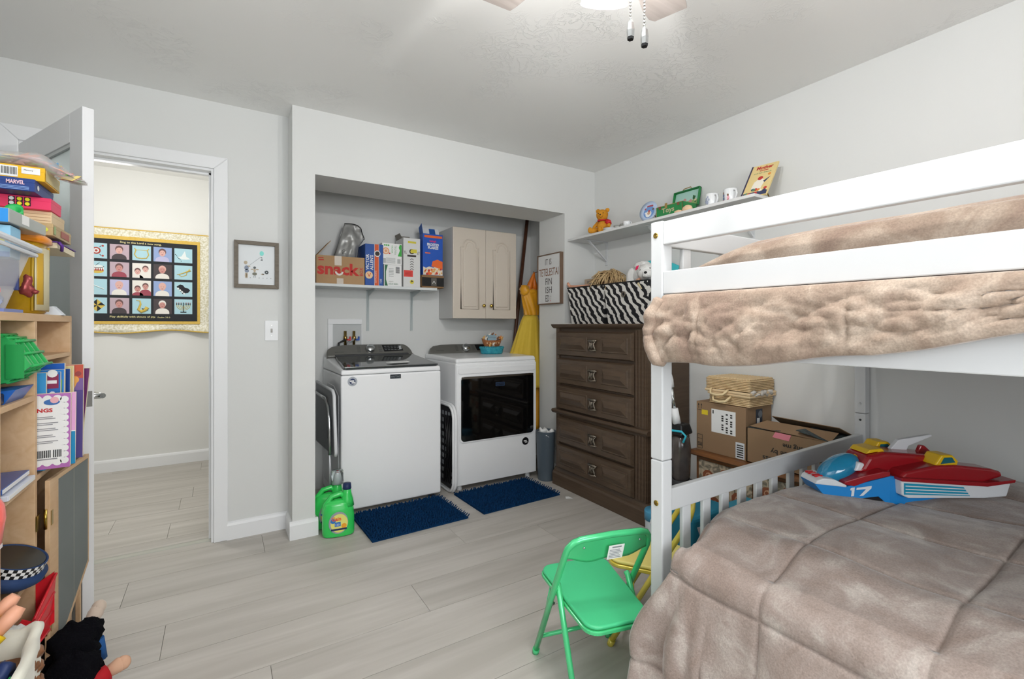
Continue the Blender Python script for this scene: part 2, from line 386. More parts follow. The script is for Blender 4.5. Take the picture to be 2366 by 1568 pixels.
# ================================================================== LAUNDRY
enamel = M('white_enamel', '#f1f2f3', 0.22, spec=0.5)
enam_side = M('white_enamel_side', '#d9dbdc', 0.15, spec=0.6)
console_m = M('grey_console', '#83827d', 0.35, 0.6)
lidglass = M('tinted_lid_glass', '#4e5152', 0.06, 0.2, spec=0.8)
grey_d = M('dark_grey', '#3b3c3e', 0.5)
def badge(mb, fr, u, v, r, a=0, b=1, c=2):
    mb.disc(fr, u, v, r, a, 0.0015); mb.disc(fr, u, v, r*0.62, b, 0.0020)
    mb.rect(fr, u-r*0.55, u+r*0.35, v-r*0.05, v+r*0.25, c, 0.0024); mb.rect(fr, u-r*0.2, u+r*0.55, v-r*0.4, v-r*0.15, c, 0.0024)
def console(par, x0, x1, yb, zb, h, dep, lab):
    # rounded-end sloped control console
    L = x1-x0; prof = []
    fr = Fr((x0, yb, zb), (1, 0, 0), (0, 0.62, 0.78)); v = h/0.78
    n = 10; pts = [(0, 0), (L, 0)]
    pts += [(L-0.012-0.075*(1-math.cos(t)) , v*math.sin(t)*0.97) for t in [PI/2*i/n for i in range(1, n)]]
    pts += [(L-0.12, v*0.985), (0.33*L, v), (0.11, v*0.97), (0.04, v*0.85), (0.008, v*0.62), (0, v*0.4)]
    o = MB().prism(fr, pts, -0.05, 0.0).build('control_console', console_m, par, bevel=0.008, seg=3)
    return fr, v, L, o
def washer():
    X0, X1, Y0, Y1 = 0.642, 1.318, 3.08, 3.695
    t = thing('washing_machine', 'white top-loading washing machine with grey console and tinted glass lid', 'washing machine', ((X0+X1)/2, 3.38, 0))
    bx(X0, X1, Y0, Y1, 0.028, 0.884).build('body', [enamel], t, bevel=0.012, seg=3)
    # side embossing
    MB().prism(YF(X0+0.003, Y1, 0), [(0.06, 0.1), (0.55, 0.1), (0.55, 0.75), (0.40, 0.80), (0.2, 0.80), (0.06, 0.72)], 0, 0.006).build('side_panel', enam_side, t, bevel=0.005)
    dk = MB().hexa([(X0, Y0, 0.886), (X1, Y0, 0.886), (X1, Y1, 0.886), (X0, Y1, 0.886), (X0+0.004, Y0+0.004, 0.918), (X1-0.004, Y0+0.004, 0.918), (X1-0.006, Y1, 0.975), (X0+0.006, Y1, 0.975)])
    dk.build('top_deck', enamel, t, bevel=0.012, seg=3)
    sl = (0.972-0.922)/(3.585-3.086); lf = Fr((X0+0.02, 3.086, 0.921), (1, 0, 0), (0, 1, sl))
    W_ = X1-X0-0.04; D = 0.47
    ld = MB().prism(lf, [(0.0, 0.012), (0.012, 0), (W_-0.012, 0), (W_, 0.012), (W_-0.02, D), (0.04, D)], -0.002, 0.014)
    lid = ld.build('lid', lidglass, t, bevel=0.004, label='tinted glass lid')
    MB().prism(lf, [(0.002, 0.0), (W_-0.002, 0.0), (W_-0.002, 0.012), (0.002, 0.012)], 0.002, 0.016).build('lid_trim', M('grey_metal', '#8d9092', 0.25, 0.9), lid, bevel=0.003)
    MB().fbox(lf, 0.04, W_-0.05, D-0.005, D+0.03, 0.0, 0.02).build('lid_hinge_cover', grey_d, t, bevel=0.004)
    fr, v, L, o = console(t, X0+0.008, X1-0.02, 3.56, 0.978, 0.082, 0.1, '')
    MB().lathe([(0.036, 0), (0.034, 0.018), (0.028, 0.03), (0, 0.031)], fr.p(0.31, v*0.52, 0), 24, 0, fr.N.to_track_quat('Z', 'Y').to_matrix()).build('knob', chrome, t)
    dp = MB().prism(fr, [(0.415, v*0.30), (0.565, v*0.34), (0.55, v*0.86), (0.405, v*0.86)], 0, 0.002, 0)
    for i in range(3):
        for j in range(5): dp.rect(fr, 0.42+0.025*j, 0.438+0.025*j, v*(0.42+0.15*i), v*(0.46+0.15*i), 1, 0.0028)
    dp.rect(fr, 0.535, 0.553, v*0.45, v*0.78, 2, 0.003)
    dp.build('display', [black, M('display_text', '#8d9090', 0.5), M('display_button', '#b7babb', 0.4)], t)
    pr = MB().text(fr, 'MAYTAG', 0.055, v*0.30, 0.06, 0.008, 0)
    for s_ in (0.215, 0.375):
        for j in range(6): pr.rect(fr, s_, s_+0.025, v*(0.3+0.1*j), v*(0.32+0.1*j), 0)
    ff = XF(X0, Y0-0.0005, 0)
    pr.build('console_lettering', grey_d, t, kind='stuff')
    MB().rect(ff, 0.313, 0.385, 0.848, 0.876, 0, 0.002).text(ff, 'MAYTAG', 0.320, 0.855, 0.058, 0.013, 1, 0.0026).build('name_plate', [M('badge_dark', '#2a3036', 0.3), M('badge_text', '#8a9094', 0.4)], t)
    b_ = MB(); badge(b_, ff, 0.070, 0.845, 0.030); b_.build('round_sticker', [M('sticker_silver', '#a9aeb5', 0.3), navy, paper], t)
    ft = MB()
    for x in (X0+0.05, X1-0.05):
        for y in (Y0+0.06, Y1-0.06): ft.lathe([(0.022, 0), (0.022, 0.02), (0.012, 0.03)], (x, y, 0), 10)
    ft.build('levelling_feet', grey_d, t)
washer()
def dryer():
    X0, X1, Y0, Y1 = 1.432, 2.128, 3.072, 3.695
    t = thing('tumble_dryer', 'white front-loading dryer with a large black glass door', 'dryer', ((X0+X1)/2, 3.38, 0))
    bx(X0, X1, Y0+0.012, Y1, 0.045, 0.93).build('body', enamel, t, bevel=0.01, seg=3)
    MB().hexa([(X0, Y0+0.006, 0.928), (X1, Y0+0.006, 0.928), (X1, Y1, 0.928), (X0, Y1, 0.928), (X0+0.006, Y0+0.014, 0.962), (X1-0.006, Y0+0.014, 0.962), (X1-0.006, Y1, 0.972), (X0+0.006, Y1, 0.972)]).build('top', enamel, t, bevel=0.014, seg=3)
    ff = XF(X0, Y0+0.012, 0)
    MB().prism(ff, [(0.002, 0.047), (0.694, 0.047), (0.694, 0.915), (0.002, 0.915)], 0, 0.008).build('front_panel', enamel, t, bevel=0.006, seg=3)
    MB().prism(ff, rrect(0.012, 0.684, 0.85, 0.895, 0.02), 0.008, 0.016).build('front_moulding', enamel, t, bevel=0.008, seg=3)
    d = MB().prism(ff, rrect(0.022, 0.672, 0.352, 0.842, 0.035), 0.006, 0.016).build('door', enamel, t, bevel=0.005)
    MB().prism(ff, rrect(0.034, 0.660, 0.364, 0.830, 0.028), 0.015, 0.022).build('door_glass', M('black_glass', '#08090a', 0.05, spec=0.7), d, bevel=0.003, seg=3)
    MB().prism(ff, rrect(0.036, 0.658, 0.815, 0.829, 0.006), 0.020, 0.0235).build('door_handle', M('chrome_trim', '#a7a49c', 0.2, 1.0), d)
    fr, v, L, o = console(t, X0+0.012, X1-0.02, 3.58, 0.968, 0.078, 0.1, '')
    MB().lathe([(0.036, 0), (0.034, 0.018), (0.028, 0.03), (0, 0.031)], fr.p(0.325, v*0.5, 0), 24, 0, fr.N.to_track_quat('Z', 'Y').to_matrix()).build('knob', chrome, t)
    MB().prism(fr, [(0.43, v*0.25), (0.58, v*0.25), (0.57, v*0.85), (0.42, v*0.85)], 0, 0.002).build('display', black, t)
    pr = MB().text(fr, 'MAYTAG', 0.06, v*0.3, 0.06, 0.008, 0)
    for s_ in (0.23, 0.385):
        for j in range(6): pr.rect(fr, s_, s_+0.025, v*(0.3+0.1*j), v*(0.32+0.1*j), 0)
    f2 = XF(X0, Y0-0.0105, 0)
    pr.build('console_lettering', grey_d, t, kind='stuff')
    MB().rect(f2, 0.318, 0.393, 0.748, 0.775, 0, 0.0008).rect(f2, 0.322, 0.389, 0.751, 0.772, 1, 0.0012).text(f2, 'MAYTAG', 0.326, 0.756, 0.059, 0.011, 0, 0.0016).build('name_plate', [M('badge_blue', '#39557c', 0.4), black], t)
    f3 = XF(X0, Y0+0.0038, 0)
    b_ = MB(); badge(b_, f3, 0.592, 0.300, 0.030); b_.build('round_sticker', [black, black, paper], t)
    ft = MB()
    for x in (X0+0.05, X1-0.05):
        for y in (Y0+0.06, Y1-0.06): ft.lathe([(0.02, 0), (0.02, 0.02), (0.012, 0.046)], (x, y, 0), 10)
    ft.build('levelling_feet', wplast, t)
dryer()
tag(MB().prism(Fr((0.985, 3.14, 0.9475), (1, 0.05, 0), (0, 1, 0.1)), [(0, 0), (0.13, 0.01), (0.125, 0.05), (0.02, 0.05), (-0.03, 0.035)], 0, 0.002).build('dryer_sheet', paper), 'folded white sheet lying on the glass lid of the washing machine', 'sheet')

# collapsible laundry basket between the machines
t = thing('laundry_basket', 'collapsed laundry basket with white rim standing on end between washer and dryer', 'basket', (1.39, 3.34, 0))
yf = YF(1.42, 3.62, 0.0)
rim = rrect(0.0, 0.575, 0.005, 0.63, 0.09)
MB().tube([yf.p(u, v, 0.004) for u, v in rim], 0.011, 8, closed=True).tube([yf.p(u, v, 0.022) for u, v in rrect(0.006, 0.569, 0.011, 0.624, 0.085)], 0.009, 8, closed=True).build('rim', wplast, t)
sl = MB(); sl.prism(yf, rrect(0.02, 0.555, 0.025, 0.61, 0.07), -0.004, 0.0)
for i in range(9):
    for j in range(10):
        sl.fbox(yf, 0.05+0.055*i, 0.075+0.055*i, 0.06+0.053*j, 0.09+0.053*j, 0.0, 0.003, 1)
sl.build('perforated_wall', [M('basket_grey', '#3c3d40', 0.5), M('basket_hole', '#a9adb0', 0.6)], t)
for k in range(4):
    MB().tube([yf.p(0.50-0.02*k, 0.55, 0.012+0.005*k), yf.p(0.545-0.03*k, 0.3, 0.016), yf.p(0.48-0.02*k, 0.06, 0.012+0.005*k)], 0.008, 6).build('folded_rib', black, t)

# folded ironing board beside the washer
t = thing('folded_board', 'folded metal-legged board leaning in the gap left of the washing machine', 'ironing board', (0.58, 3.2, 0))
yf = YF(0.585, 3.60, 0)
MB().prism(yf, [(0.0, 0.38), (0.62, 0.41), (0.655, 0.45), (0.60, 0.775), (0.56, 0.80), (0.0, 0.80)], -0.006, 0.006).build('top_panel', M('board_grey', '#8b8d90', 0.4), t, bevel=0.003)
MB().tube([yf.p(0.0, 0.80, 0), yf.p(0.565, 0.80, 0), yf.p(0.603, 0.775, 0), yf.p(0.655, 0.45, 0), yf.p(0.645, 0.42, 0)], 0.010, 8).build('edge_rim', M('board_rim', '#d6d8da', 0.3), t)
MB().tube([yf.p(0.0, 0.74, 0.022), yf.p(0.45, 0.74, 0.022), yf.p(0.53, 0.70, 0.022), yf.p(0.57, 0.62, 0.022), yf.p(0.60, 0.42, 0.022)], 0.011, 10).build('leg_frame', chrome, t)
MB().tube([yf.p(0.54, 0.62, 0.018), yf.p(0.60, 0.012, 0.018)], 0.008, 8).build('leg', M('leg_white', '#c5c7c9', 0.3, 0.5), t)
MB().fbox(yf, 0.50, 0.52, 0.5, 0.62, 0.008, 0.02).build('latch', black, t)

# mats
def mat_rug(x, y, w, d, rz, lab):
    t = thing('bath_mat', lab, 'mat', (x, y, 0), rz, 'navy chenille mats before the machines')
    nv = M('navy_chenille', '#0c2b4c', 0.95, spec=0.05, var=(40, '#0f3760', 0.2))
    MB().box(-w/2, w/2, -d/2, d/2, 0.0, 0.008).build('backing', nv, t, world=False)
    mb = MB(); random.seed(int(x*100))
    nx, ny = int(w/0.0125), int(d/0.021)
    for j in range(ny):
        for i in range(nx):
            px = -w/2+0.006+i*(w-0.012)/(nx-1)+random.uniform(-.002, .002); py = -d/2+0.01+j*(d-0.02)/(ny-1)+random.uniform(-.003, .003)
            ax, ay = random.uniform(-.009, .009), random.uniform(-.008, .004)
            if i == 0: ax = -0.012
            if i == nx-1: ax = 0.014
            h = random.uniform(0.018, 0.026)
            k = len(mb.v); r = 0.006
            for q in ((r, 0), (0, r), (-r, 0), (0, -r)): mb.v.append(Vector((px+q[0], py+q[1], 0.006)))
            for q in ((r, 0), (0, r), (-r, 0), (0, -r)): mb.v.append(Vector((px+ax+q[0]*0.8, py+ay+q[1]*0.8, h)))
            for a in range(4): mb.f.append((k+a, k+(a+1) % 4, k+4+(a+1) % 4, k+4+a)); mb.m.append(0); mb.s.append(True)
            mb.f.append((k+4, k+5, k+6, k+7)); mb.m.append(0); mb.s.append(True)
    mb.build('chenille_tufts', nv, t, world=False, kind='stuff', recalc=False)
mat_rug(1.005, 2.85, 0.60, 0.44, math.radians(2), 'navy blue chenille mat lying before the white washing machine')
mat_rug(1.725, 2.86, 0.62, 0.42, math.radians(2), 'navy blue chenille mat lying before the dryer with the black glass door')
tag(MB().poly(Fr((2.03, 2.575, 0.003), (1, -0.2, 0), (0.15, 1, 0.15)), [(0, 0), (0.05, -0.01), (0.035, 0.025), (0.012, 0.03)], 0, 0.001).build('paper_scrap', paper), 'tiny white paper scrap on the floor at the corner of the right navy mat', 'paper')

# detergent bottles
def jug(x, y, rz, lab, capkind):
    t = thing('detergent_bottle', lab, 'bottle', (x, y, 0), rz)
    g = M('bottle_green', '#35cf5e', 0.25, spec=0.5, coat=0.4)
    k = [(0.075, 0.0), (0.088, 0.012), (0.090, 0.06), (0.088, 0.12), (0.078, 0.17), (0.060, 0.205)]
    mb = MB()
    prof = [(0.30, 0.0), (0.96, 0.004), (1.0, 0.015), (1.0, 0.10), (0.96, 0.15), (0.80, 0.185), (0.5, 0.2)]
    rings = 24; base = len(mb.v)
    def f(u, v):
        i = v*(len(prof)-1); a = int(min(i, len(prof)-2)); w = i-a; r = prof[a][0]*(1-w)+prof[a+1][0]*w; z = prof[a][1]*(1-w)+prof[a+1][1]*w
        th = 2*PI*u; c, s_ = math.cos(th), math.sin(th)
        ex = lambda q: math.copysign(abs(q)**0.75, q)
        return Vector((0.088*r*ex(c)-0.004*v, 0.05*r*ex(s_), z))
    mb.grid(f, rings, 24)
    mb.ell((0, 0, 0.19), (0.045, 0.028, 0.014))
    mb.build('body', g, t, world=False)
    MB().lathe([(0.040, 0.16), (0.034, 0.20), (0.024, 0.235), (0.021, 0.26)], (0.046, 0, 0), 16).build('neck', g, t, world=False)
    MB().tube([(0.040, 0, 0.205), (0.01, 0, 0.232), (-0.035, 0, 0.222), (-0.068, 0, 0.18), (-0.078, 0, 0.13)], [0.014, 0.015, 0.015, 0.016, 0.018], 10).build('handle', g, t, world=False)
    if capkind == 'navy':
        MB().lathe([(0.0225, 0.255), (0.024, 0.258), (0.0215, 0.288), (0.0, 0.289)], (0.046, 0, 0), 20).build('cap', navy, t, world=False, label='navy screw cap')
    else:
        MB().lathe([(0.021, 0.25), (0.024, 0.262), (0.018, 0.272), (0.014, 0.30), (0.010, 0.315), (0, 0.316)], (0.046, 0, 0), 16).build('spout', wplast, t, world=False)
        MB().lathe([(0.006, 0.3165), (0.006, 0.322), (0, 0.322)], (0.046, 0, 0), 10).build('spout_tip', red, t, world=False)
        MB().lathe([(0.036, 0.252), (0.034, 0.328), (0.032, 0.330), (0.0, 0.330)], (0.046, 0, 0), 20).build('clear_cap', M('clear_plastic', '#e6f0f0', 0.08, trans=0.95), t, world=False)
    fr = Fr((-0.004, -0.0508, 0.085), (1, 0, 0), (0, 0, 1))
    p = MB()
    p.disc(fr, 0, 0, 0.052, 0, 0.0006, 24, 0.062); p.disc(fr, 0.004, -0.003, 0.046, 1, 0.0012, 24, 0.052)
    p.disc(fr, -0.028, 0.012, 0.014, 2, 0.0016); p.disc(fr, 0.03, -0.02, 0.014, 3, 0.0016)
    p.rect(fr, -0.02, 0.012, -0.020, 0.004, 2, 0.0020); p.rect(fr, -0.04, 0.045, -0.042, -0.032, 6, 0.002)
    p.text(fr, 'Gain', -0.036, 0.012, 0.05, 0.022, 5, 0.0026, bold=0.03); p.text(fr, '120', -0.015, -0.016, 0.02, 0.012, 4, 0.0026)
    p.build('printed_label', [M('label_grey', '#9aa0a8', 0.4), M('label_yellow', '#e8e37a', 0.4), M('label_blue', '#2e78c0', 0.4), M('label_orange', '#f0a52c', 0.4), paper, M('label_orange_red', '#e8582e', 0.4), navy], t, world=False)
jug(0.578, 2.835, math.radians(-8), 'bright green detergent bottle with navy cap standing by the washing machine', 'navy')
jug(0.553, 2.975, math.radians(-12), 'green detergent bottle with clear dosing cap, half hidden behind the navy-capped bottle', 'clear')

# ---- closet shelf
t = thing('closet_shelf', 'white shelf with two metal brackets mounted above the washing machine', 'shelf', (0.95, 3.70, 1.47))
bx(0.444, 1.444, 3.45, 3.699, 1.474, 1.494).build('board', M('shelf_white', '#d8dcdc', 0.5), t, bevel=0.002)
bkm = M('bracket_enamel', '#b4bcbc', 0.5)
for x in (0.970, 1.322):
    MB().box(x-0.010, x+0.010, 3.694, 3.699, 1.16, 1.472).box(x-0.010, x+0.010, 3.47, 3.699, 1.468, 1.473).prism(YF(x-0.002, 3.697, 0), [(0, 1.20), (0.0, 1.468), (0.22, 1.468), (0.035, 1.43), (0.012, 1.30)], 0, -0.004).build('bracket', bkm, t)

SZ = 1.494
def carton(name, lab, cat, x0, x1, y0, y1, z0, z1, m, flaps=None, rz=0.0, hollow=False):
    """a box, its base centre at the Empty; returns (thing, front frame facing -Y, side frame facing +X)"""
    t = thing(name, lab, cat, ((x0+x1)/2, (y0+y1)/2, z0), rz)
    w, d, h = (x1-x0)/2, (y1-y0)/2, z1-z0
    mb = MB()
    if hollow:
        e = 0.004
        mb.box(-w, w, -d, -d+e, 0, h).box(-w, w, d-e, d, 0, h).box(-w, -w+e, -d+e, d-e, 0, h).box(w-e, w, -d+e, d-e, 0, h).box(-w+e, w-e, -d+e, d-e, 0, e)
    else: mb.box(-w, w, -d, d, 0, h)
    mb.build('body', m, t, world=False, bevel=0.0012)
    return t, Fr((-w, -d-0.0003, 0), (1, 0, 0), (0, 0, 1)), w, d, h

ts, fr, w, d, h = carton('snack_box', 'open brown cardboard box with red snack lettering on the closet shelf', 'box', 0.56, 0.888, 3.47, 3.68, SZ, 1.690, card, hollow=True)
MB().rect(fr, 0.12, 0.168, 0.13, 0.196, 0).rect(fr, 0.135, 0.18, 0.0, 0.04, 0).build('packing_tape', tape, ts, world=False)
p = MB()
p.text(fr, 'snack', 0.006, 0.062, 0.285, 0.085, 0, 0.001, bold=0.035)
p.text(fr, 'BOX', 0.292, 0.065, 0.026, 0.06, 0, 0.001, rot=90, bold=0.01)
p.prism(fr, [(0.015, 0.158), (0.05, 0.160), (0.048, 0.168), (0.013, 0.166)], 0, 0.0009, 0)
p.prism(fr, [(0.013, 0.172), (0.048, 0.174), (0.046, 0.180), (0.011, 0.178)], 0, 0.0009, 0)
p.prism(fr, [(0.122, 0.087)] + [(0.151+0.029*math.cos(a), 0.087+0.028*math.sin(a)) for a in [PI+PI*i/10 for i in range(11)]] + [(0.168+0*i, 0.087) for i in range(1)] + [(0.151+0.017*math.cos(a), 0.087+0.015*math.sin(a)) for a in [2*PI-PI*i/8 for i in range(1, 9)]], 0, 0.0018, 1)
p.build('printing', [M('snack_red', '#c02a22', 0.6), M('snack_white', '#e2ddd4', 0.6)], ts, world=False)
MB().hexa([WM[ts].inverted() @ Vector(v) for v in ((0.566, 3.48, 1.69), (0.570, 3.48, 1.69), (0.570, 3.67, 1.69), (0.566, 3.67, 1.69), (0.660, 3.50, 1.80), (0.664, 3.50, 1.80), (0.664, 3.66, 1.80), (0.660, 3.66, 1.80))]).build('flap', card, ts, world=False)
# foil bag standing in the box
t = thing('foil_bag', 'crumpled grey foil bag with black edge standing in the snack box', 'bag', (0.76, 3.57, 1.50))
def fb(u, v):
    # u around the bag (front then back), v from bottom to mouth
    k = u*2 if u < 0.5 else (1-u)*2; sd = -1 if u < 0.5 else 1
    L = Vector((0.635+0.137*v, 0, 1.50+0.445*v)); Rt = Vector((0.850+0.022*v+0.040*max(0.0, (v-0.80)/0.20), 0, 1.50+0.345*v))
    p = L.lerp(Rt, k); arch = math.sin(PI*k)
    p += Vector((0.35, 0, 0.65))*0.055*arch*v
    th = 0.062*(1-0.72*v)*arch**0.7 + 0.004
    n_ = noise.noise(Vector((p.x*14, sd*2.0, p.z*12)))*0.030 + 0.012*noise.noise(Vector((p.x*40, sd*3.0, p.z*30)))
    return Vector((p.x+n_*0.15, 3.575+sd*(th+n_*arch), p.z))
MB().grid(fb, 64, 34).build('pouch', M('foil', '#8f8f8d', 0.38, 0.35, var=(9, '#b9b9b6', 0.2)), t, recalc=False, solid=0.0015)
MB().tube([fb(i/40, 1.0) for i in range(40)], 0.0035, 6, closed=True).build('black_edge', black, t)
MB().text(Fr((0.70, 3.502, 1.69), (1, 0, 0), (0, 0.05, 1)), 'OZ', 0.04, 0.02, 0.02, 0.035, 0, rot=-90).build('printing', ink, t)

# blue coffee carton
t, fr, w, d, h = carton('coffee_carton', 'tall blue and orange coffee carton standing right of the snack box', 'carton', 0.892, 1.024, 3.47, 3.68, SZ, 1.797, M('carton_blue', '#1d4f9e', 0.45))
p = MB(); p.rect(fr, 0.068, 0.098, 0.0, 0.303, 0); p.rect(fr, 0.066, 0.068, 0, 0.303, 1, 0.0009); p.rect(fr, 0.098, 0.100, 0, 0.303, 1, 0.0009)
p.disc(fr, 0.088, 0.235, 0.023, 1, 0.0012); p.disc(fr, 0.088, 0.235, 0.017, 2, 0.0016)
p.disc(fr, 0.028, 0.075, 0.027, 3, 0.0012)
p.text(fr, 'V', 0.014, 0.06, 0.028, 0.03, 0, 0.0018, bold=0.02)
p.text(fr, 'VICTOR', -0.0+0.004, 0.112, 0.024, 0.115, 1, rot=90, bold=0.02); p.text(fr, 'ALLEN\'S', 0.034, 0.112, 0.024, 0.11, 1, rot=90, bold=0.02)
p.text(fr, 'SEATTLE BLEND', 0.073, 0.02, 0.008, 0.09, 1, 0.0012, rot=90); p.text(fr, '100', 0.107, 0.02, 0.014, 0.03, 1, rot=90)
p.build('printing', [M('carton_orange', '#d5592a', 0.45), paper, M('coffee_dark', '#33251d', 0.5), M('carton_beige', '#e8c79a', 0.5)], t, world=False)
# two white cartons, stacked
t, fr, w, d, h = carton('tea_carton', 'lower white and green carton of the pair stacked on the closet shelf', 'carton', 1.030, 1.164, 3.47, 3.66, SZ, 1.655, paper)
p = MB(); p.prism(fr, [(0.005, 0.004), (0.028, 0.004), (0.014, 0.05), (0.014, 0.11), (0.028, 0.158), (0.005, 0.158)], 0, 0.0008, 0)
for i in range(8): p.rect(fr, 0.088, 0.118, 0.10+0.006*i, 0.1035+0.006*i, 1)
p.text(fr, 'organic', 0.035, 0.03, 0.035, 0.012, 2); p.text(fr, 'DECAF GREEN', 0.035, 0.012, 0.07, 0.012, 0); 
for i in range(6): p.rect(fr, 0.036, 0.072, 0.075+0.011*i, 0.078+0.011*i, 2)
p.build('printing', [M('tea_green', '#2f6b44', 0.5), ink, M('grey_ink', '#7d8280', 0.6)], t, world=False)
t, fr, w, d, h = carton('sweetener_carton', 'upper white carton with an orange cup and green lettering, on the lower green-striped carton', 'carton', 1.016, 1.166, 3.472, 3.66, 1.656, 1.815, paper)
p = MB(); p.disc(fr, 0.028, 0.10, 0.026, 0); p.disc(fr, 0.028, 0.10, 0.018, 1, 0.0010); p.disc(fr, 0.028, 0.10, 0.010, 0, 0.0014); p.disc(fr, 0.056, 0.083, 0.006, 4)
p.text(fr, 'TRUVIA', 0.092, 0.075, 0.016, 0.07, 2, rot=-90); p.text(fr, 'TRUVIA', 0.070, 0.085, 0.010, 0.06, 3, rot=-90)
p.prism(fr, [(0.118, 0.065), (0.148, 0.065), (0.148, 0.150), (0.135, 0.155), (0.126, 0.13), (0.135, 0.11)], 0, 0.001, 3)
for i in range(3): p.disc(fr, 0.02+0.014*i, 0.143, 0.006, 3)
for i in range(7): p.rect(fr, 0.03, 0.10, 0.01+0.006*i, 0.013+0.006*i, 5)
p.rect(fr, 0.008, 0.028, 0.01, 0.045, 5); p.rect(fr, 0.115, 0.14, 0.01, 0.045, 5)
p.build('printing', [M('cup_orange', '#e9a577', 0.5), M('cup_cream', '#f4d8bd', 0.5), M('text_green', '#8fb08e', 0.5), M('leaf_green', '#3fae46', 0.5), red, M('faint_ink', '#b5b8b6', 0.6)], t, world=False)
# tall white carton
t, fr, w, d, h = carton('dispenser_carton', 'tall white carton with yellow and black print and a red sticker', 'carton', 1.178, 1.311, 3.47, 3.66, SZ, 1.868, M('carton_grey_white', '#dcdcda', 0.5), hollow=True)
p = MB(); p.rect(fr, 0.035, 0.10, 0.335, 0.35, 0); p.disc(fr, 0.066, 0.272, 0.020, 1); p.disc(fr, 0.066, 0.272, 0.012, 0, 0.001); p.rect(fr, 0.06, 0.105, 0.262, 0.29, 0, 0.0014)
p.rect(fr, 0.03, 0.10, 0.232, 0.246, 1)
for s_ in (-1, 1):
    for k in range(2): p.prism(fr, [(0.066+s_*(0.042+0.010*k), 0.25), (0.066+s_*(0.045+0.010*k), 0.25), (0.066+s_*(0.052+0.010*k), 0.275), (0.066+s_*(0.049+0.010*k), 0.275)], 0, 0.0008, 1)
for i in range(5):
    z = 0.13+0.019*i
    p.prism(fr, [(0.052, z), (0.066, z+0.009), (0.080, z), (0.080, z+0.005), (0.066, z+0.014), (0.052, z+0.005)], 0, 0.0008, 1)
p.rect(fr, 0.003, 0.074, 0.078, 0.128, 2, 0.001); p.disc(fr, 0.066, 0.04, 0.016, 0, 0.0008, 12); p.disc(fr, 0.066, 0.045, 0.011, 1, 0.0012, 3)
for i in range(3): p.rect(fr, 0.012, 0.062, 0.09+0.01*i, 0.093+0.01*i, 4, 0.0014)
p.build('printing', [M('pale_yellow', '#d9ca3f', 0.5), M('brown_ink', '#3a3130', 0.5), M('sticker_red', '#e0463e', 0.5), ink, M('red_dark', '#a52a25', 0.5)], t, world=False)
MB().hexa([(-0.066, -0.06, 0.374), (-0.064, -0.06, 0.374), (-0.064, 0.06, 0.374), (-0.066, 0.06, 0.374), (-0.085, -0.06, 0.41), (-0.083, -0.06, 0.41), (-0.083, 0.06, 0.41), (-0.085, 0.06, 0.41)]).build('flap', M('carton_inside', '#8f8a82', 0.8), t, world=False)
MB().hexa([(-0.06, 0.09, 0.374), (0.06, 0.09, 0.374), (0.06, 0.092, 0.374), (-0.06, 0.092, 0.374), (-0.06, 0.10, 0.42), (0.05, 0.10, 0.42), (0.05, 0.102, 0.42), (-0.06, 0.102, 0.42)]).build('flap', M('carton_inside'  , '#8f8a82', 0.8), t, world=False)
# black and brown carton with the cereal box on it
t, fr, w, d, h = carton('coffee_pod_carton', 'low black and brown carton under the blue cereal box', 'carton', 1.318, 1.499, 3.45, 3.67, SZ, 1.592, cardl)
p = MB(); p.rect(fr, 0.0, 0.181, 0.012, 0.080, 0); p.rect(fr, 0.075, 0.12, 0.016, 0.076, 1, 0.001); p.prism(fr, [(0.085, 0.03), (0.098, 0.05), (0.111, 0.03), (0.111, 0.036), (0.098, 0.057), (0.085, 0.036)], 0, 0.0014, 2)
p.build('printing', [black, M('pod_grey', '#5c5852', 0.5), paper], t, world=False)
t, fr, w, d, h = carton('cereal_box', 'blue cereal box with orange band, open top flaps, on the black and brown carton', 'box', 1.330, 1.495, 3.462, 3.532, 1.593, 1.915, M('cereal_blue', '#1f56b8', 0.4), hollow=True)
p = MB(); p.rect(fr, 0.012, 0.160, 0.292, 0.310, 0); p.text(fr, 'Kellogg\'s', 0.055, 0.255, 0.055, 0.02, 1, bold=0.02)
p.text(fr, 'FROSTED', 0.034, 0.228, 0.098, 0.022, 2, bold=0.04); p.text(fr, 'FLAKES', 0.042, 0.204, 0.086, 0.022, 2, bold=0.04)
p.rect(fr, 0.018, 0.06, 0.168, 0.176, 0)
pf = [(0.002, 0.002), (0.163, 0.002), (0.163, 0.045), (0.14, 0.062), (0.11, 0.07), (0.085, 0.06), (0.05, 0.068), (0.025, 0.055), (0.002, 0.065)]
p.prism(fr, pf, 0, 0.0008, 3)
random.seed(3)
for i in range(26): p.disc(fr, random.uniform(0.012, 0.155), random.uniform(0.008, 0.05), random.uniform(0.006, 0.011), random.choice([4, 4, 5, 0]), 0.0012+0.0001*i, 7)
p.prism(fr, [(0.07, 0.07), (0.163, 0.05), (0.163, 0.11), (0.12, 0.125), (0.08, 0.11)], 0, 0.0009, 0)
p.build('printing', [M('cereal_orange', '#ee6b2a', 0.45), pink, paper, M('milk', '#e6d9c6', 0.5), M('flake', '#e0a85a', 0.5), M('berry', '#c4392f', 0.5)], t, world=False)
cb_ = M('cereal_flap', '#2c5da8', 0.5)
MB().hexa([(-w, -d, h), (-w+0.002, -d, h), (-w+0.002, d, h), (-w, d, h), (-w-0.012, -d, h+0.075), (-w-0.010, -d, h+0.075), (-w-0.010, d-0.01, h+0.05), (-w-0.012, d-0.01, h+0.05)]).build('flap', cb_, t, world=False)
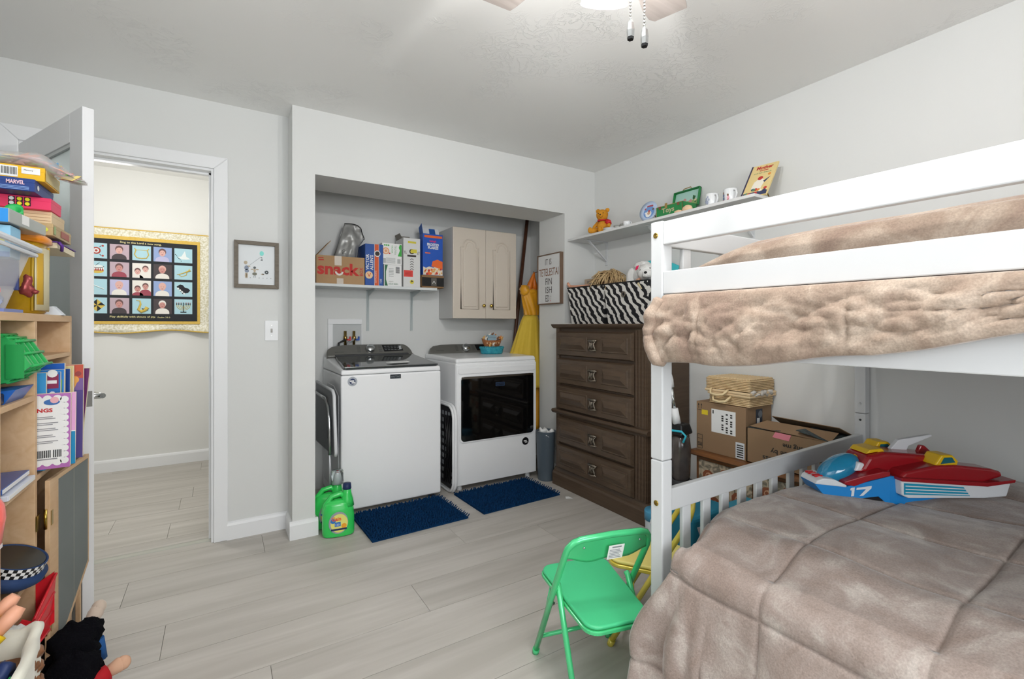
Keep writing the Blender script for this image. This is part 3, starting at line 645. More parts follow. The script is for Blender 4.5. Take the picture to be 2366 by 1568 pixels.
q = MB().hexa([(-w, d-0.002, h), (w, d-0.002, h), (w, d, h), (-w, d, h), (-w+0.01, d+0.02, h+0.06), (w, d+0.02, h+0.06), (w, d+0.022, h+0.06), (-w+0.01, d+0.022, h+0.06)]).build('flap', M('flap_white', '#dfe3e8', 0.5), t, world=False)
MB().hexa([(0.0, d-0.004, h+0.01), (0.05, d-0.004, h+0.01), (0.05, d-0.001, h+0.01), (0.0, d-0.001, h+0.01), (0.0, d+0.018, h+0.058), (0.05, d+0.018, h+0.058), (0.05, d+0.0195, h+0.058), (0.0, d+0.0195, h+0.058)]).build('flap_print', cb_, q, world=False)

# ---- wall cabinet
t = thing('wall_cabinet', 'cream wall cabinet with two arched-panel doors and brass knobs above the dryer', 'cabinet', (1.857, 3.55, 1.258))
creamc = M('cabinet_cream', '#d3c8ba', 0.4)
bx(1.562, 2.152, 3.43, 3.699, 1.258, 1.985).build('body', M('cabinet_side', '#d0d0ce', 0.5), t, bevel=0.002)
for k in range(2):
    x0 = 1.562+0.296*k; x1 = x0+0.294
    fr = XF(x0, 3.43, 1.258); w_ = 0.294
    dr = MB().prism(fr, [(0.0, 0), (w_, 0), (w_, 0.727), (0, 0.727)], 0, 0.018).build('door', creamc, t, bevel=0.004)
    def arch(i, zlo, zhi):
        a0, a1 = 0.068+i, w_-0.068-i; c = w_/2; pts = [(a0, zlo+i), (a1, zlo+i), (a1, zhi-0.03-i)]
        pts += [(a1-0.018, zhi-0.03-i*1.0), (a1-0.022, zhi-0.015-i)]
        pts += [(c+(a1-0.022-c)*math.cos(b), zhi-0.012-i+0.045*math.sin(b)) for b in [PI*j/12 for j in range(13)]]
        pts += [(a0+0.022, zhi-0.015-i), (a0+0.018, zhi-0.03-i), (a0, zhi-0.03-i)]
        return pts
    MB().tube([fr.p(a, b, 0.0185) for a, b in arch(0.0, 0.075, 0.60)], 0.0055, 8, closed=True).build('panel_moulding', creamc, dr)
    MB().prism(fr, arch(0.020, 0.075, 0.60), 0.017, 0.0265).build('raised_panel', creamc, dr, bevel=0.007, seg=2)
    kx = 0.268 if k == 0 else 0.040
    MB().lathe([(0.006, 0), (0.006, 0.012), (0.013, 0.016), (0.015, 0.022), (0.010, 0.028), (0, 0.03)], fr.p(kx, 0.105, 0.018), 14, 0, fr.N.to_track_quat('Z', 'Y').to_matrix()).build('knob', brass, dr)
tag(MB().tube([(2.405, 3.60, 2.30), (2.245, 3.60, 1.0), (2.20, 3.58, 0.0)], [0.016, 0.016, 0.016], 12).build('wooden_pole', M('dark_wood_pole', '#4b2c1e', 0.4, var=(20, '#5d3a28', 0.2))), 'dark brown wooden pole leaning in the closet corner right of the cabinet', 'pole')

# ---- outlet box with valves
t = thing('washer_outlet_box', 'recessed white outlet box with brass valves behind the washing machine', 'outlet box', (0.80, 3.70, 1.05))
fr = XF(0.676, 3.699, 1.0)
wb = MB()
for a, b, c, d in ((0, 0.25, 0.21, 0.25), (0, 0.25, 0, 0.03), (0, 0.036, 0.03, 0.21), (0.243, 0.25, 0.03, 0.21)): wb.fbox(fr, a, b, c, d, 0, 0.010)
wb.build('frame', wplast, t, bevel=0.002)
MB().fbox(fr, 0.036, 0.243, 0.03, 0.21, 0, 0.001).build('recess', M('box_inside', '#bfc2c2', 0.6), t)
for i, (x, m) in enumerate(((0.122, red), (0.186, blue))):
    v = MB().lathe([(0.009, 0.03), (0.009, 0.09), (0.014, 0.095), (0.014, 0.12), (0.010, 0.122), (0.010, 0.16)], fr.p(x, 0, 0.022), 10).build('valve', M('valve_brass', '#a98e55', 0.3, 1.0), t)
    MB().fbox(fr, x+0.014, x+0.04, 0.088, 0.100, 0.016, 0.028).fbox(fr, x+0.030, x+0.04, 0.100, 0.118, 0.016, 0.028).build('valve_handle', m, v)
    MB().tube([fr.p(x, 0.11, 0.022), fr.p(x-0.01, 0.09, 0.035), fr.p(x-0.05, 0.07, 0.04), fr.p(x-0.06, -0.1, 0.03)], 0.008, 8).build('hose', black if i == 0 else M('grey_hose', '#8b8f92', 0.4), t)

# ---- ark figurine on the dryer
t = thing('ark_figurine', 'small painted boat figurine with animals on a teal sea base on the dryer', 'figurine', (1.905, 3.40, 0.968), math.radians(-12))
MB().lathe([(0.088, 0), (0.094, 0.012), (0.100, 0.040), (0.108, 0.050), (0.090, 0.060), (0, 0.062)], (0, 0, 0), 26, sy=0.55).build('sea_base', M('figurine_teal', '#1b8298', 0.4, var=(40, '#3aa6b2', 0.2), bump=(60, 0.6, 0.01)), t, world=False)
wv = MB(); random.seed(5)
for i in range(30):
    a = 2*PI*i/30; wv.ell((0.098*math.cos(a), 0.054*math.sin(a), 0.053+random.uniform(-.003, .004)), (0.008, 0.007, 0.008), n=6, m=4)
wv.build('wave_crests', M('figurine_foam', '#2f93a4', 0.4), t, world=False)
hull = MB()
def hf(u, v):
    a = 2*PI*u; c, s_ = math.cos(a), math.sin(a); r = 0.62+0.38*v**0.6
    return Vector((0.088*r*math.copysign(abs(c)**0.8, c), 0.038*r*s_, 0.055+0.055*v+0.02*v*abs(c)**3))
hull.grid(hf, 28, 8).ell((0, 0, 0.107), (0.078, 0.033, 0.006), n=16, m=6)
hull.build('hull', M('figurine_brown', '#a8693b', 0.6, var=(60, '#8a5230', 0.2)), t, world=False)
cab_ = MB().box(-0.04, 0.03, -0.018, 0.018, 0.105, 0.135).prism(Fr((-0.042, 0, 0), (0, 1, 0), (0, 0, 1)), [(-0.024, 0.134), (0.024, 0.134), (0.0, 0.158)], 0, 0.075)
cab_.build('cabin', M('figurine_blue_grey', '#8fa9b5', 0.6), t, world=False)
random.seed(9)
acol = [M('animal_tan', '#d8a760', 0.6), M('animal_white', '#e8e2d6', 0.6), M('animal_brown', '#7d4d2d', 0.6), M('animal_orange', '#d9822e', 0.6)]
for i, (x, z) in enumerate(((-0.075, 0.135), (-0.055, 0.128), (0.045, 0.128), (0.065, 0.135), (0.08, 0.128), (-0.02, 0.158), (0.005, 0.16), (0.025, 0.148), (-0.03, 0.075), (0.0, 0.08), (0.03, 0.075))):
    y = -0.02 if z < 0.14 else 0.0
    if z < 0.1: y = -0.045
    m_ = acol[i % 4]
    MB().ell((x, y, z), (0.010, 0.007, 0.008), n=8, m=6).ell((x+0.008, y-0.003, z+0.010), (0.006, 0.005, 0.006), n=8, m=5).tube([(x-0.004, y, z-0.006), (x-0.004, y, z-0.016)], 0.003, 5).tube([(x+0.005, y, z-0.006), (x+0.005, y, z-0.016)], 0.003, 5).build('animal', m_, t, world=False)
for i in range(5): MB().disc(Fr((0, -0.0345, 0), (1, 0, 0), (0, 0, 1)), -0.05+0.025*i, 0.09, 0.005, 0, 0.003, 10).build('porthole', M('figurine_cream', '#e0c9a0', 0.6), t, world=False)

# ---- yellow gown hanging behind the jamb
t = thing('costume_dress', 'yellow satin costume dress hanging at the right end of the laundry closet', 'dress', (2.30, 3.34, 0.3))
satin = M('yellow_satin', '#e0a21f', 0.38, sheen=0.3, var=(6, '#c98a12', 0.25)); tulle = M('yellow_tulle', '#dcb93c', 0.7, sheen=0.5, var=(4, '#c9ac33', 0.25))
def sk(u, v):
    a = 2*PI*u; z = 1.30-0.62*v; rx = 0.070+0.20*v**0.8; ry = 0.045+0.075*v
    f_ = 1+0.10*math.sin(a*13+v*2)*v+0.04*math.sin(a*29)*v
    return Vector((2.285-0.02*v+rx*math.cos(a)*f_*(1 if math.cos(a) < 0 else 0.72), 3.375+ry*math.sin(a)*f_, z))
MB().grid(sk, 120, 16).build('skirt', tulle, t, solid=0.002, label='pale yellow tulle overskirt')
def sk2(u, v):
    a = 2*PI*u; z = 0.75-0.44*v; f_ = 1+0.09*math.sin(a*9+3*v)
    return Vector((2.30+0.10*math.cos(a)*f_, 3.375+0.07*math.sin(a)*f_, z))
MB().grid(sk2, 80, 10).build('underskirt', satin, t, solid=0.002)
def bod(u, v):
    a = 2*PI*u; z = 1.29+0.20*v; rx = 0.068+0.03*v; ry = 0.045
    n_ = 0.006*math.sin(a*8+6*v)
    return Vector((2.275+(rx+n_)*math.cos(a), 3.365+(ry+n_)*math.sin(a), z))
MB().grid(bod, 48, 8).ell((2.275, 3.365, 1.49), (0.095, 0.05, 0.03)).build('bodice', satin, t)
for s_ in (-1, 1): MB().ell((2.275+s_*0.075, 3.355, 1.50), (0.042, 0.045, 0.045), bump=0.02, bs=40).build('sleeve', satin, t)
MB().tube([(2.24, 3.36, 1.50), (2.262, 3.36, 1.56), (2.285, 3.355, 1.62), (2.29, 3.34, 1.66)], [0.03, 0.022, 0.015, 0.005], 10).tube([(2.31, 3.36, 1.50), (2.305, 3.36, 1.56), (2.292, 3.355, 1.62), (2.29, 3.34, 1.66)], [0.03, 0.022, 0.014, 0.005], 10).build('gathered_straps', M('orange_satin', '#cf6f1c', 0.4), t)
MB().tube([(2.29, 3.25, 1.66), (2.29, 3.30, 1.655), (2.29, 3.345, 1.65), (2.29, 3.355, 1.665)], 0.004, 6).build('hook', chrome, t)

# ---- waste bin
t = thing('waste_bin', 'slate grey plastic waste bin with white tissues between dryer and dresser', 'waste bin', (2.165, 2.99, 0))
t.location = (2.165, 3.00, 0); WM[t] = Matrix.Translation((2.165, 3.00, 0))
slate = M('slate_plastic', '#59656f', 0.45)
mb = MB().lathe([(0.062, 0.0), (0.064, 0.004), (0.078, 0.375), (0.081, 0.378), (0.078, 0.381), (0.073, 0.376), (0.060, 0.02), (0, 0.02)], (0, 0, 0), 28, sx=0.95, sy=1.0)
mb.build('bin_body', slate, t, world=False)
random.seed(4)
for i in range(5):
    a = 1.3*i; MB().ell((0.03*math.cos(a), 0.03*math.sin(a)-0.01, 0.345+0.012*(i % 3)), (0.036, 0.030, 0.03), bump=0.03, bs=45, n=12, m=8).build('tissue', paper, t, world=False)

# ================================================================== DRESSER AND WHAT STANDS ON IT
dw = M('dresser_wood', '#4c3c2f', 0.42, spec=0.4, var=(5, '#5a4939', 0.2), stretch=(1, 1, 12), bump=(40, 0.08, 0.001))
dwh = M('dresser_wood_front', '#4e3f32', 0.40, spec=0.4, var=(5, '#5d4c3c', 0.2), stretch=(12, 1.5, 12), bump=(40, 0.08, 0.001))
pewter = M('aged_pewter', '#8b8276', 0.32, 0.9)
t = thing('dresser', 'tall dark brown five-drawer dresser with raised panels beside the bunk bed', 'dresser', (2.36, 2.43, 0))
Y0, Y1 = 1.970, 2.882
bx(2.18, 2.565, Y0+0.01, Y1-0.01, 0.05, 1.185).build('body', dw, t, bevel=0.003)
tp = MB().prism(Fr((0, Y0-0.01, 0), (1, 0, 0), (0, 0, 1)), [(2.145, 1.190), (2.140, 1.196), (2.135, 1.203), (2.135, 1.211), (2.567, 1.211), (2.567, 1.180), (2.16, 1.180)], -(Y1-Y0+0.02), 0)
tp.build('top', dw, t, bevel=0.002)
MB().prism(Fr((0, Y0-0.012, 0), (1, 0, 0), (0, 0, 1)), [(2.15, 0), (2.567, 0), (2.567, 0.13), (2.176, 0.13), (2.172, 0.118), (2.166, 0.108), (2.156, 0.10), (2.15, 0.085)], -(Y1-Y0+0.024), 0).build('plinth', dw, t, bevel=0.002)
MB().prism(Fr((0, Y0-0.018, 0), (1, 0, 0), (0, 0, 1)), [(2.15, 0.545), (2.143, 0.555), (2.143, 0.565), (2.152, 0.573), (2.30, 0.573), (2.30, 0.540), (2.16, 0.540)], -(Y1-Y0+0.036), 0).build('waist_moulding', dw, t, bevel=0.003)
pl = MB()
for a, b, c in ((Y0+0.012, Y0+0.10, 1), (Y1-0.05, Y1-0.012, 0)):
    for z0, z1 in ((0.13, 0.54), (0.573, 1.18)):
        pl.box(2.168, 2.181, a, b, z0, z1)
        if c:
            for k in range(3): pl.box(2.162, 2.169, a+0.012+0.026*k, a+0.026+0.026*k, z0+0.01, z1-0.01)
pl.build('pilasters', dw, t, bevel=0.002)
dz = [(0.977, 1.158), (0.768, 0.960), (0.580, 0.757), (0.330, 0.520), (0.135, 0.318)]
YD1 = Y1-0.045
for z0, z1 in dz:
    fr = YF(2.168, YD1, z0); L = YD1-(Y0+0.105); h = z1-z0
    def frus(mb, a0, a1, b0, b1, w0, w1, ins, mi=0):
        mb.hexa([fr.p(a0, b0, w0), fr.p(a1, b0, w0), fr.p(a1-ins, b0+ins, w1), fr.p(a0+ins, b0+ins, w1), fr.p(a0, b1, w0), fr.p(a1, b1, w0), fr.p(a1-ins, b1-ins, w1), fr.p(a0+ins, b1-ins, w1)], mi)
    d_ = MB(); frus(d_, 0, L, 0, h, -0.002, 0.022, 0.010); d = d_.build('drawer', dwh, t, bevel=0.0015)
    for a0, a1 in ((0.045, 0.335), (0.500, L-0.045)):
        m_ = MB(); frus(m_, a0-0.012, a1+0.012, 0.042, h-0.036, 0.022, 0.027, 0.004); frus(m_, a0, a1, 0.054, h-0.048, 0.0265, 0.042, 0.032)
        m_.build('raised_panel', dwh, d, bevel=0.001)
    c = 0.415; hb = MB(); zc = h*0.5
    # ornate bail pull
    hb.tube([fr.p(c-0.034, zc+0.030, 0.036), fr.p(c+0.034, zc+0.030, 0.036)], 0.0085, 8)
    for s_ in (-1, 1):
        hb.ell(fr.p(c+s_*0.036, zc+0.030, 0.036), (0.0085,)*3, n=10, m=6)
        hb.tube([fr.p(c+s_*0.030, zc+0.028, 0.034), fr.p(c+s_*0.016, zc+0.008, 0.038), fr.p(c+s_*0.026, zc-0.016, 0.040), fr.p(c+s_*0.034, zc-0.032, 0.036)], 0.0058, 6)
        hb.tube([fr.p(c, zc+0.024, 0.032), fr.p(c+s_*0.012, zc-0.004, 0.036), fr.p(c+s_*0.004, zc-0.024, 0.036)], 0.005, 6)
        hb.ell(fr.p(c+s_*0.036, zc-0.034, 0.036), (0.006,)*3, n=8, m=5)
    hb.tube([fr.p(c-0.034, zc-0.032, 0.038), fr.p(c, zc-0.038, 0.042), fr.p(c+0.034, zc-0.032, 0.038)], 0.0058, 6)
    hb.build('handle', pewter, d)

# zebra bins
zeb = bpy.data.materials.new('zebra_fabric'); zeb.use_nodes = True; nt = zeb.node_tree
tc = nt.nodes.new('ShaderNodeTexCoord'); mp = nt.nodes.new('ShaderNodeMapping'); mp.inputs['Rotation'].default_value = (math.radians(-76), 0, 0); mp.inputs['Scale'].default_value = (1, 0.35, 1)
mp2 = nt.nodes.new('ShaderNodeMapping'); mp2.inputs['Rotation'].default_value = (math.radians(0), 0, 0)
wv = nt.nodes.new('ShaderNodeTexWave'); wv.bands_direction = 'Z'; wv.inputs['Scale'].default_value = 15; wv.inputs['Distortion'].default_value = 4.2; wv.inputs['Detail'].default_value = 1.5; wv.inputs['Detail Scale'].default_value = 1.6
rp = nt.nodes.new('ShaderNodeValToRGB'); rp.color_ramp.interpolation = 'CONSTANT'; rp.color_ramp.elements[1].position = 0.52; rp.color_ramp.elements[0].color = lin('#131318'); rp.color_ramp.elements[1].color = lin('#d9d6d0')
nt.links.new(tc.outputs['Object'], mp.inputs[0]); nt.links.new(mp.outputs[0], wv.inputs['Vector']); nt.links.new(wv.outputs['Fac'], rp.inputs[0]); nt.links.new(rp.outputs[0], nt.nodes['Principled BSDF'].inputs['Base Color']); nt.nodes['Principled BSDF'].inputs['Roughness'].default_value = 0.8
def zbin(y0, y1, lab, groms):
    t = thing('storage_bin', lab, 'bin', (2.40, (y0+y1)/2, 1.212), 0, 'zebra storage bins on the dresser')
    x0, x1, z0, z1, tp = 2.235, 2.54, 1.212, 1.482, 0.022
    mb = MB(); e = 0.006
    P_ = lambda i, z: [(x0+tp*(1-z)+i, y0+tp*(1-z)+i, z0+z*(z1-z0)), (x1-i, y0+tp*(1-z)+i, z0+z*(z1-z0)), (x1-i, y1-tp*(1-z)-i, z0+z*(z1-z0)), (x0+tp*(1-z)+i, y1-tp*(1-z)-i, z0+z*(z1-z0))]
    o_, i_ = P_(0, 0)+P_(0, 1), P_(e, 0.04)+P_(e, 1)
    mb.add(o_+i_, [(0, 1, 5, 4), (1, 2, 6, 5), (2, 3, 7, 6), (3, 0, 4, 7), (3, 2, 1, 0), (8, 9, 13, 12), (9, 10, 14, 13), (10, 11, 15, 14), (11, 8, 12, 15), (8, 9, 10, 11), (4, 5, 13, 12), (5, 6, 14, 13), (6, 7, 15, 14), (7, 4, 12, 15)])
    mb.build('fabric_body', zeb, t)
    MB().tube([(x0, y0, z1), (x1, y0, z1), (x1, y1, z1), (x0, y1, z1)], 0.005, 6, closed=True, sm=False).build('piping', black, t)
    if groms:
        f2 = YF(2.237, (y0+y1)/2+0.01, 1.405); R = f2.N.to_track_quat('Z', 'Y').to_matrix()
        MB().lathe([(0.011, 0.0), (0.011, 0.003), (0.019, 0.004), (0.020, 0.0)], f2.p(0, 0, 0), 20, 0, R).build('grommet', pewter, t)
        MB().disc(f2, 0, 0, 0.011, 0, 0.001).build('grommet_hole', black, t)
    return t
zbin(2.425, 2.815, 'zebra-striped fabric bin holding the blond doll, left on the dresser', False)
zbin(2.030, 2.420, 'zebra-striped fabric bin with round grommet holding the white bear, right on the dresser', True)
tag(MB().poly(Fr((2.15, 2.87, 1.2125), (0, -1, 0), (1, 0, 0)), [(0.0, 0.0), (0.16, 0.01), (0.17, 0.05), (0.02, 0.06)], 0, 0.003).build('paper_sheet', paper), 'white paper lying on the left corner of the dresser top', 'paper')
# doll
t = thing('doll', 'blond-haired doll lying in the left zebra bin, bare foot sticking out', 'doll', (2.38, 2.62, 1.40))
MB().tube([(2.36, 2.55, 1.47), (2.32, 2.70, 1.487), (2.30, 2.80, 1.493), (2.285, 2.845, 1.495)], [0.026, 0.02, 0.015, 0.016], 10).tube([(2.285, 2.838, 1.495), (2.28, 2.858, 1.512), (2.278, 2.866, 1.53)], [0.016, 0.014, 0.009], 8, ell=0.8).build('leg', skin, t)
MB().ell((2.37, 2.50, 1.50), (0.065, 0.06, 0.06)).build('head', skin, t)
hair = MB(); random.seed(12)
for i in range(260):
    a = random.uniform(0, 2*PI); b = random.uniform(0.0, 1.3)
    p0 = Vector((2.36+0.06*math.sin(b)*math.cos(a), 2.49+0.085*math.sin(b)*math.sin(a), 1.505+0.075*math.cos(b)))
    d = Vector((math.cos(a)*0.6-0.35, math.sin(a), random.uniform(-.1, .5))).normalized(); L = random.uniform(.05, .12)
    w_ = [p0 + d*L*s_ + Vector((random.uniform(-.014, .014), random.uniform(-.014, .014), -0.085*s_*s_+random.uniform(-.010, .012))) for s_ in (0, 0.3, 0.6, 1)]
    hair.tube(w_, [0.006, 0.0055, 0.0045, 0.002], 4)
hair.build('hair', M('doll_hair', '#d2b789', 0.5, var=(30, '#9c7c55', 0.25)), t)
tt, fr, w, d, h = carton('small_carton', 'small open carton with barcode behind the blond doll hair', 'carton', 2.38, 2.50, 2.66, 2.79, 1.44, 1.555, M('beige_card', '#b9a793', 0.7), hollow=True, rz=0.0)
MB().rect(YF(2.3797, 2.76, 1.50), 0.0, 0.05, 0.005, 0.04, 0).build('barcode', M('barcode_grey', '#8b8078', 0.7), tt)
# white bear plush
t = thing('polar_bear_plush', 'white plush polar bear leaning out of the right zebra bin', 'plush toy', (2.36, 2.16, 1.40))
fur = M('white_fur', '#ecebe8', 0.95, spec=0.1, bump=(180, 0.8, 0.006))
MB().ell((2.40, 2.20, 1.53), (0.075, 0.085, 0.075), bump=0.012, bs=60).ell((2.36, 2.28, 1.51), (0.035, 0.04, 0.075), bump=0.01, bs=60).ell((2.40, 2.22, 1.60), (0.05, 0.06, 0.03), bump=0.01, bs=60).build('body', fur, t)
hd = MB().ell((2.325, 2.115, 1.54), (0.055, 0.062, 0.058), bump=0.01, bs=60, n=18, m=12).ell((2.272, 2.065, 1.525), (0.034, 0.032, 0.028), n=14, m=8)
hd.ell((2.345, 2.165, 1.60), (0.015, 0.022, 0.02)).ell((2.365, 2.075, 1.60), (0.015, 0.02, 0.02)); head = hd.build('head', fur, t)
MB().ell((2.277, 2.125, 1.553), (0.006,)*3).ell((2.300, 2.068, 1.560), (0.006,)*3).build('eyes', black, head)
MB().ell((2.242, 2.052, 1.530), (0.009, 0.011, 0.008)).build('nose', black, head)
MB().prism(YF(2.30, 2.19, 1.56), [(0, 0), (0.02, 0.006), (0.03, 0.03), (0.008, 0.025)], 0, 0.003).build('ear_tag', pink, t)
tag(MB().prism(Fr((2.42, 2.40, 1.44), (0.25, -1, 0), (0.35, 0, 1)), [(0, 0.0), (0, 0.12), (0.10, 0.215), (0.22, 0.225), (0.36, 0.16), (0.36, 0)], 0, 0.012).build('plastic_tray', M('aqua_plastic', '#43bfc6', 0.35), None, bevel=0.004), 'aqua plastic tray standing behind the white plush bear', 'tray')
t = thing('fashion_doll', 'small doll lying at the far front corner of the right zebra bin', 'doll', (2.30, 2.07, 1.45))
MB().tube([(2.262, 2.135, 1.487), (2.245, 2.105, 1.462), (2.240, 2.080, 1.43)], [0.010, 0.014, 0.004], 8).build('hair', M('pale_blond', '#cbbd97', 0.6), t)
MB().tube([(2.262, 2.14, 1.49), (2.30, 2.15, 1.50)], 0.009, 8).build('neck', skin, t)

# framed sign on the jamb
t = thing('framed_sign', 'brown-framed white lettered sign hanging on the closet jamb left of the dresser', 'sign', (2.26, 3.07, 1.37))
fr = YF(2.273, 3.228, 1.372); W_, Hh = 0.312, 0.405
fb_ = M('sign_frame_wood', '#7d6654', 0.6, var=(8, '#6b5546', 0.2), stretch=(4, 4, 1))
mb = MB()
for a, b, c, d in ((0, 0.008, 0, Hh), (W_-0.008, W_, 0, Hh), (0.008, W_-0.008, 0, 0.008), (0.008, W_-0.008, Hh-0.008, Hh)): mb.fbox(fr, a, b, c, d, 0, 0.030)
mb.build('frame', fb_, t)
MB().fbox(fr, 0.008, W_-0.008, 0.008, Hh-0.008, 0.002, 0.024).build('panel', M('sign_white', '#dfe0e0', 0.6), t)
f2 = Fr(fr.p(0, 0, 0.0243), fr.R, fr.U)
MB().text(f2, 'IT IS', 0.105, 0.318, 0.085, 0.048, 0).text(f2, 'TETELESTAI', 0.020, 0.230, 0.262, 0.060, 1).text(f2, 'FIN', 0.110, 0.158, 0.085, 0.052, 0).text(f2, 'ISH', 0.110, 0.090, 0.085, 0.052, 0).text(f2, 'ED', 0.110, 0.022, 0.050, 0.052, 0).text(f2, 'John', 0.168, 0.052, 0.02, 0.018, 2).text(f2, '19:30', 0.166, 0.038, 0.022, 0.008, 2).disc(f2, 0.176, 0.028, 0.004, 3).build('lettering', [M('sign_ink', '#4a4542', 0.6), M('sign_brown_ink', '#8a5d44', 0.6), M('sign_light_ink', '#a9a4a0', 0.6), red], t)

# ================================================================== WALL SHELF OVER THE DRESSER
t = thing('display_shelf', 'long white wall shelf on brackets above the dresser, full of keepsakes', 'shelf', (2.58, 2.14, 1.855))
bx(2.30, 2.579, 1.385, 2.898, 1.855, 1.872).build('board', M('shelf_white2', '#dcdcdb', 0.5), t, bevel=0.002)
for y in (2.758, 2.16, 1.562):
    mb = MB().box(2.573, 2.579, y-0.012, y+0.012, 1.672, 1.853).box(2.36, 2.579, y-0.012, y+0.012, 1.849, 1.854)
    f_ = Fr((0, y+0.008, 0), (1, 0, 0), (0, 0, 1)); mb.prism(f_, [(2.385, 1.850), (2.40, 1.850), (2.575, 1.712), (2.575, 1.698)], 0, 0.016)
    mb.build('bracket', wht, t, bevel=0.001)
Z = 1.8725
# teddy
t = thing('teddy_bear', 'golden teddy bear in small red vest seated on the wall shelf', 'plush toy', (2.41, 2.62, Z), math.radians(-62))
tf = M('golden_plush', '#d99a38', 0.95, spec=0.1, var=(18, '#c98527', 0.25), bump=(160, 0.7, 0.005))
MB().ell((0, 0, 0.055), (0.042, 0.036, 0.056), bump=0.006, bs=70).build('body', tf, t, world=False)
h_ = MB().ell((0.0, -0.012, 0.143), (0.044, 0.040, 0.043), bump=0.004, bs=70, n=18, m=12).ell((0.004, -0.050, 0.134), (0.017, 0.015, 0.014))
h_.ell((-0.036, 0, 0.180), (0.017, 0.009, 0.016)).ell((0.036, 0, 0.180), (0.017, 0.009, 0.016)); hd = h_.build('head', tf, t, world=False)
MB().ell((0.004, -0.065, 0.137), (0.006, 0.004, 0.005)).build('nose', black, hd, world=False)
MB().ell((-0.015, -0.049, 0.151), (0.0035,)*3).ell((0.020, -0.048, 0.151), (0.0035,)*3).build('eyes', black, hd, world=False)
MB().tube([(-0.024, -0.02, 0.03), (-0.045, -0.07, 0.022), (-0.058, -0.105, 0.018)], [0.024, 0.02, 0.018], 10).ell((-0.058, -0.108, 0.022), (0.016, 0.012, 0.022)).build('leg', tf, t, world=False)
MB().tube([(0.022, -0.02, 0.03), (0.02, -0.075, 0.022), (0.016, -0.10, 0.018)], [0.025, 0.021, 0.018], 10).ell((0.016, -0.104, 0.020), (0.016, 0.012, 0.020)).build('leg', tf, t, world=False)
MB().tube([(-0.036, 0, 0.09), (-0.055, -0.025, 0.06), (-0.056, -0.045, 0.035)], [0.015, 0.013, 0.012], 8).build('arm', tf, t, world=False)
MB().tube([(0.036, 0, 0.09), (0.055, -0.02, 0.065), (0.056, -0.035, 0.045)], [0.015, 0.013, 0.012], 8).build('arm', tf, t, world=False)
MB().tube([(0.030, -0.01, 0.098), (0.048, -0.008, 0.088), (0.056, -0.016, 0.072)], [0.019, 0.021, 0.018], 10).tube([(0.034*math.cos(a), 0.030*math.sin(a)-0.004, 0.104) for a in [2*PI*i/14 for i in range(14)]], 0.006, 6, closed=True).build('vest', red, t, world=False)
# saucers, cups
china = M('white_china', '#e9ebec', 0.15, spec=0.6)
glassm = M('cut_glass', '#dfe0da', 0.12, trans=0.6, spec=0.6)
for k in range(3):
    o = MB().lathe([(0.020, 0), (0.022, 0.002), (0.045, 0.006), (0.046, 0.007), (0.024, 0.004), (0, 0.003)], (2.365, 2.50, Z+0.0075*k), 24).build('saucer', china)
    tag(o, 'white saucer, %s of the three stacked before the teddy bear' % ('lowest', 'middle', 'topmost')[k], 'saucer', 'stacked saucers')
for k, (y, m_, lab) in enumerate(((2.455, glassm, 'small cut-glass cup directly right of the stacked saucers'), (2.395, glassm, 'small cut-glass cup between the other glass cup and the white cup'), (2.325, china, 'small white china cup left of the decorated plate'))):
    tt = thing('tea_cup', lab, 'cup', (2.40 if k < 2 else 2.36, y, Z), 0, 'small cups on the wall shelf')
    MB().lathe([(0.014, 0), (0.018, 0.004), (0.026, 0.02), (0.028, 0.038), (0.026, 0.038), (0.022, 0.02), (0.0, 0.008)], (0, 0, 0), 16 if k < 2 else 20).build('bowl', m_, tt, world=False)
    MB().tube([(0, -0.026, 0.033), (0, -0.040, 0.028), (0, -0.038, 0.014), (0, -0.022, 0.012)], 0.003, 6).build('handle', m_, tt, world=False)
# plate on a stand
t = thing('display_plate', 'round plate with blue and red printed scene standing upright in a black holder', 'plate', (2.40, 2.15, Z))
fr = Fr((2.385, 2.15, Z+0.072), (0.12, -1, 0), (0.25, 0, 1)); R = fr.N.to_track_quat('Z', 'Y').to_matrix()
pl_ = MB().lathe([(0.0, 0.0), (0.045, 0.0), (0.066, 0.009), (0.067, 0.012), (0.044, 0.004), (0, 0.004)], fr.O, 32, 0, R).build('plate_body', M('plate_blue', '#b7c8e2', 0.15, spec=0.6), t)
p = MB(); f2 = Fr(fr.p(0, 0, 0.0045), fr.R, fr.U)
p.disc(f2, 0, -0.004, 0.040, 0); p.disc(f2, 0.0, -0.018, 0.022, 1, 0.001); p.disc(f2, 0.002, -0.012, 0.012, 2, 0.0014); p.disc(f2, 0.002, 0.002, 0.008, 3, 0.0018, 10)
p.rect(f2, -0.02, 0.026, 0.032, 0.042, 3, 0.001); p.disc(f2, 0.03, 0.012, 0.007, 4, 0.0012, 8); p.disc(f2, -0.03, 0.02, 0.006, 3, 0.0012, 8); p.disc(f2, -0.024, -0.01, 0.007, 5, 0.0012, 8)
p.build('printed_scene', [M('sky_print', '#6f97cf', 0.3), paper, M('print_tan', '#c79f83', 0.4), M('print_red', '#b04a52', 0.4), M('print_brown', '#6d5a4c', 0.4), M('print_pale', '#dfe4ec', 0.4)], pl_)
MB().box(2.355, 2.365, 2.115, 2.128, Z, Z+0.016).box(2.355, 2.365, 2.172, 2.185, Z, Z+0.016).box(2.36, 2.43, 2.118, 2.124, Z, Z+0.004).box(2.36, 2.43, 2.176, 2.182, Z, Z+0.004).tube([(2.43, 2.12, Z+0.003), (2.415, 2.15, Z+0.09), (2.43, 2.18, Z+0.003)], 0.003, 6).build('holder', black, t)
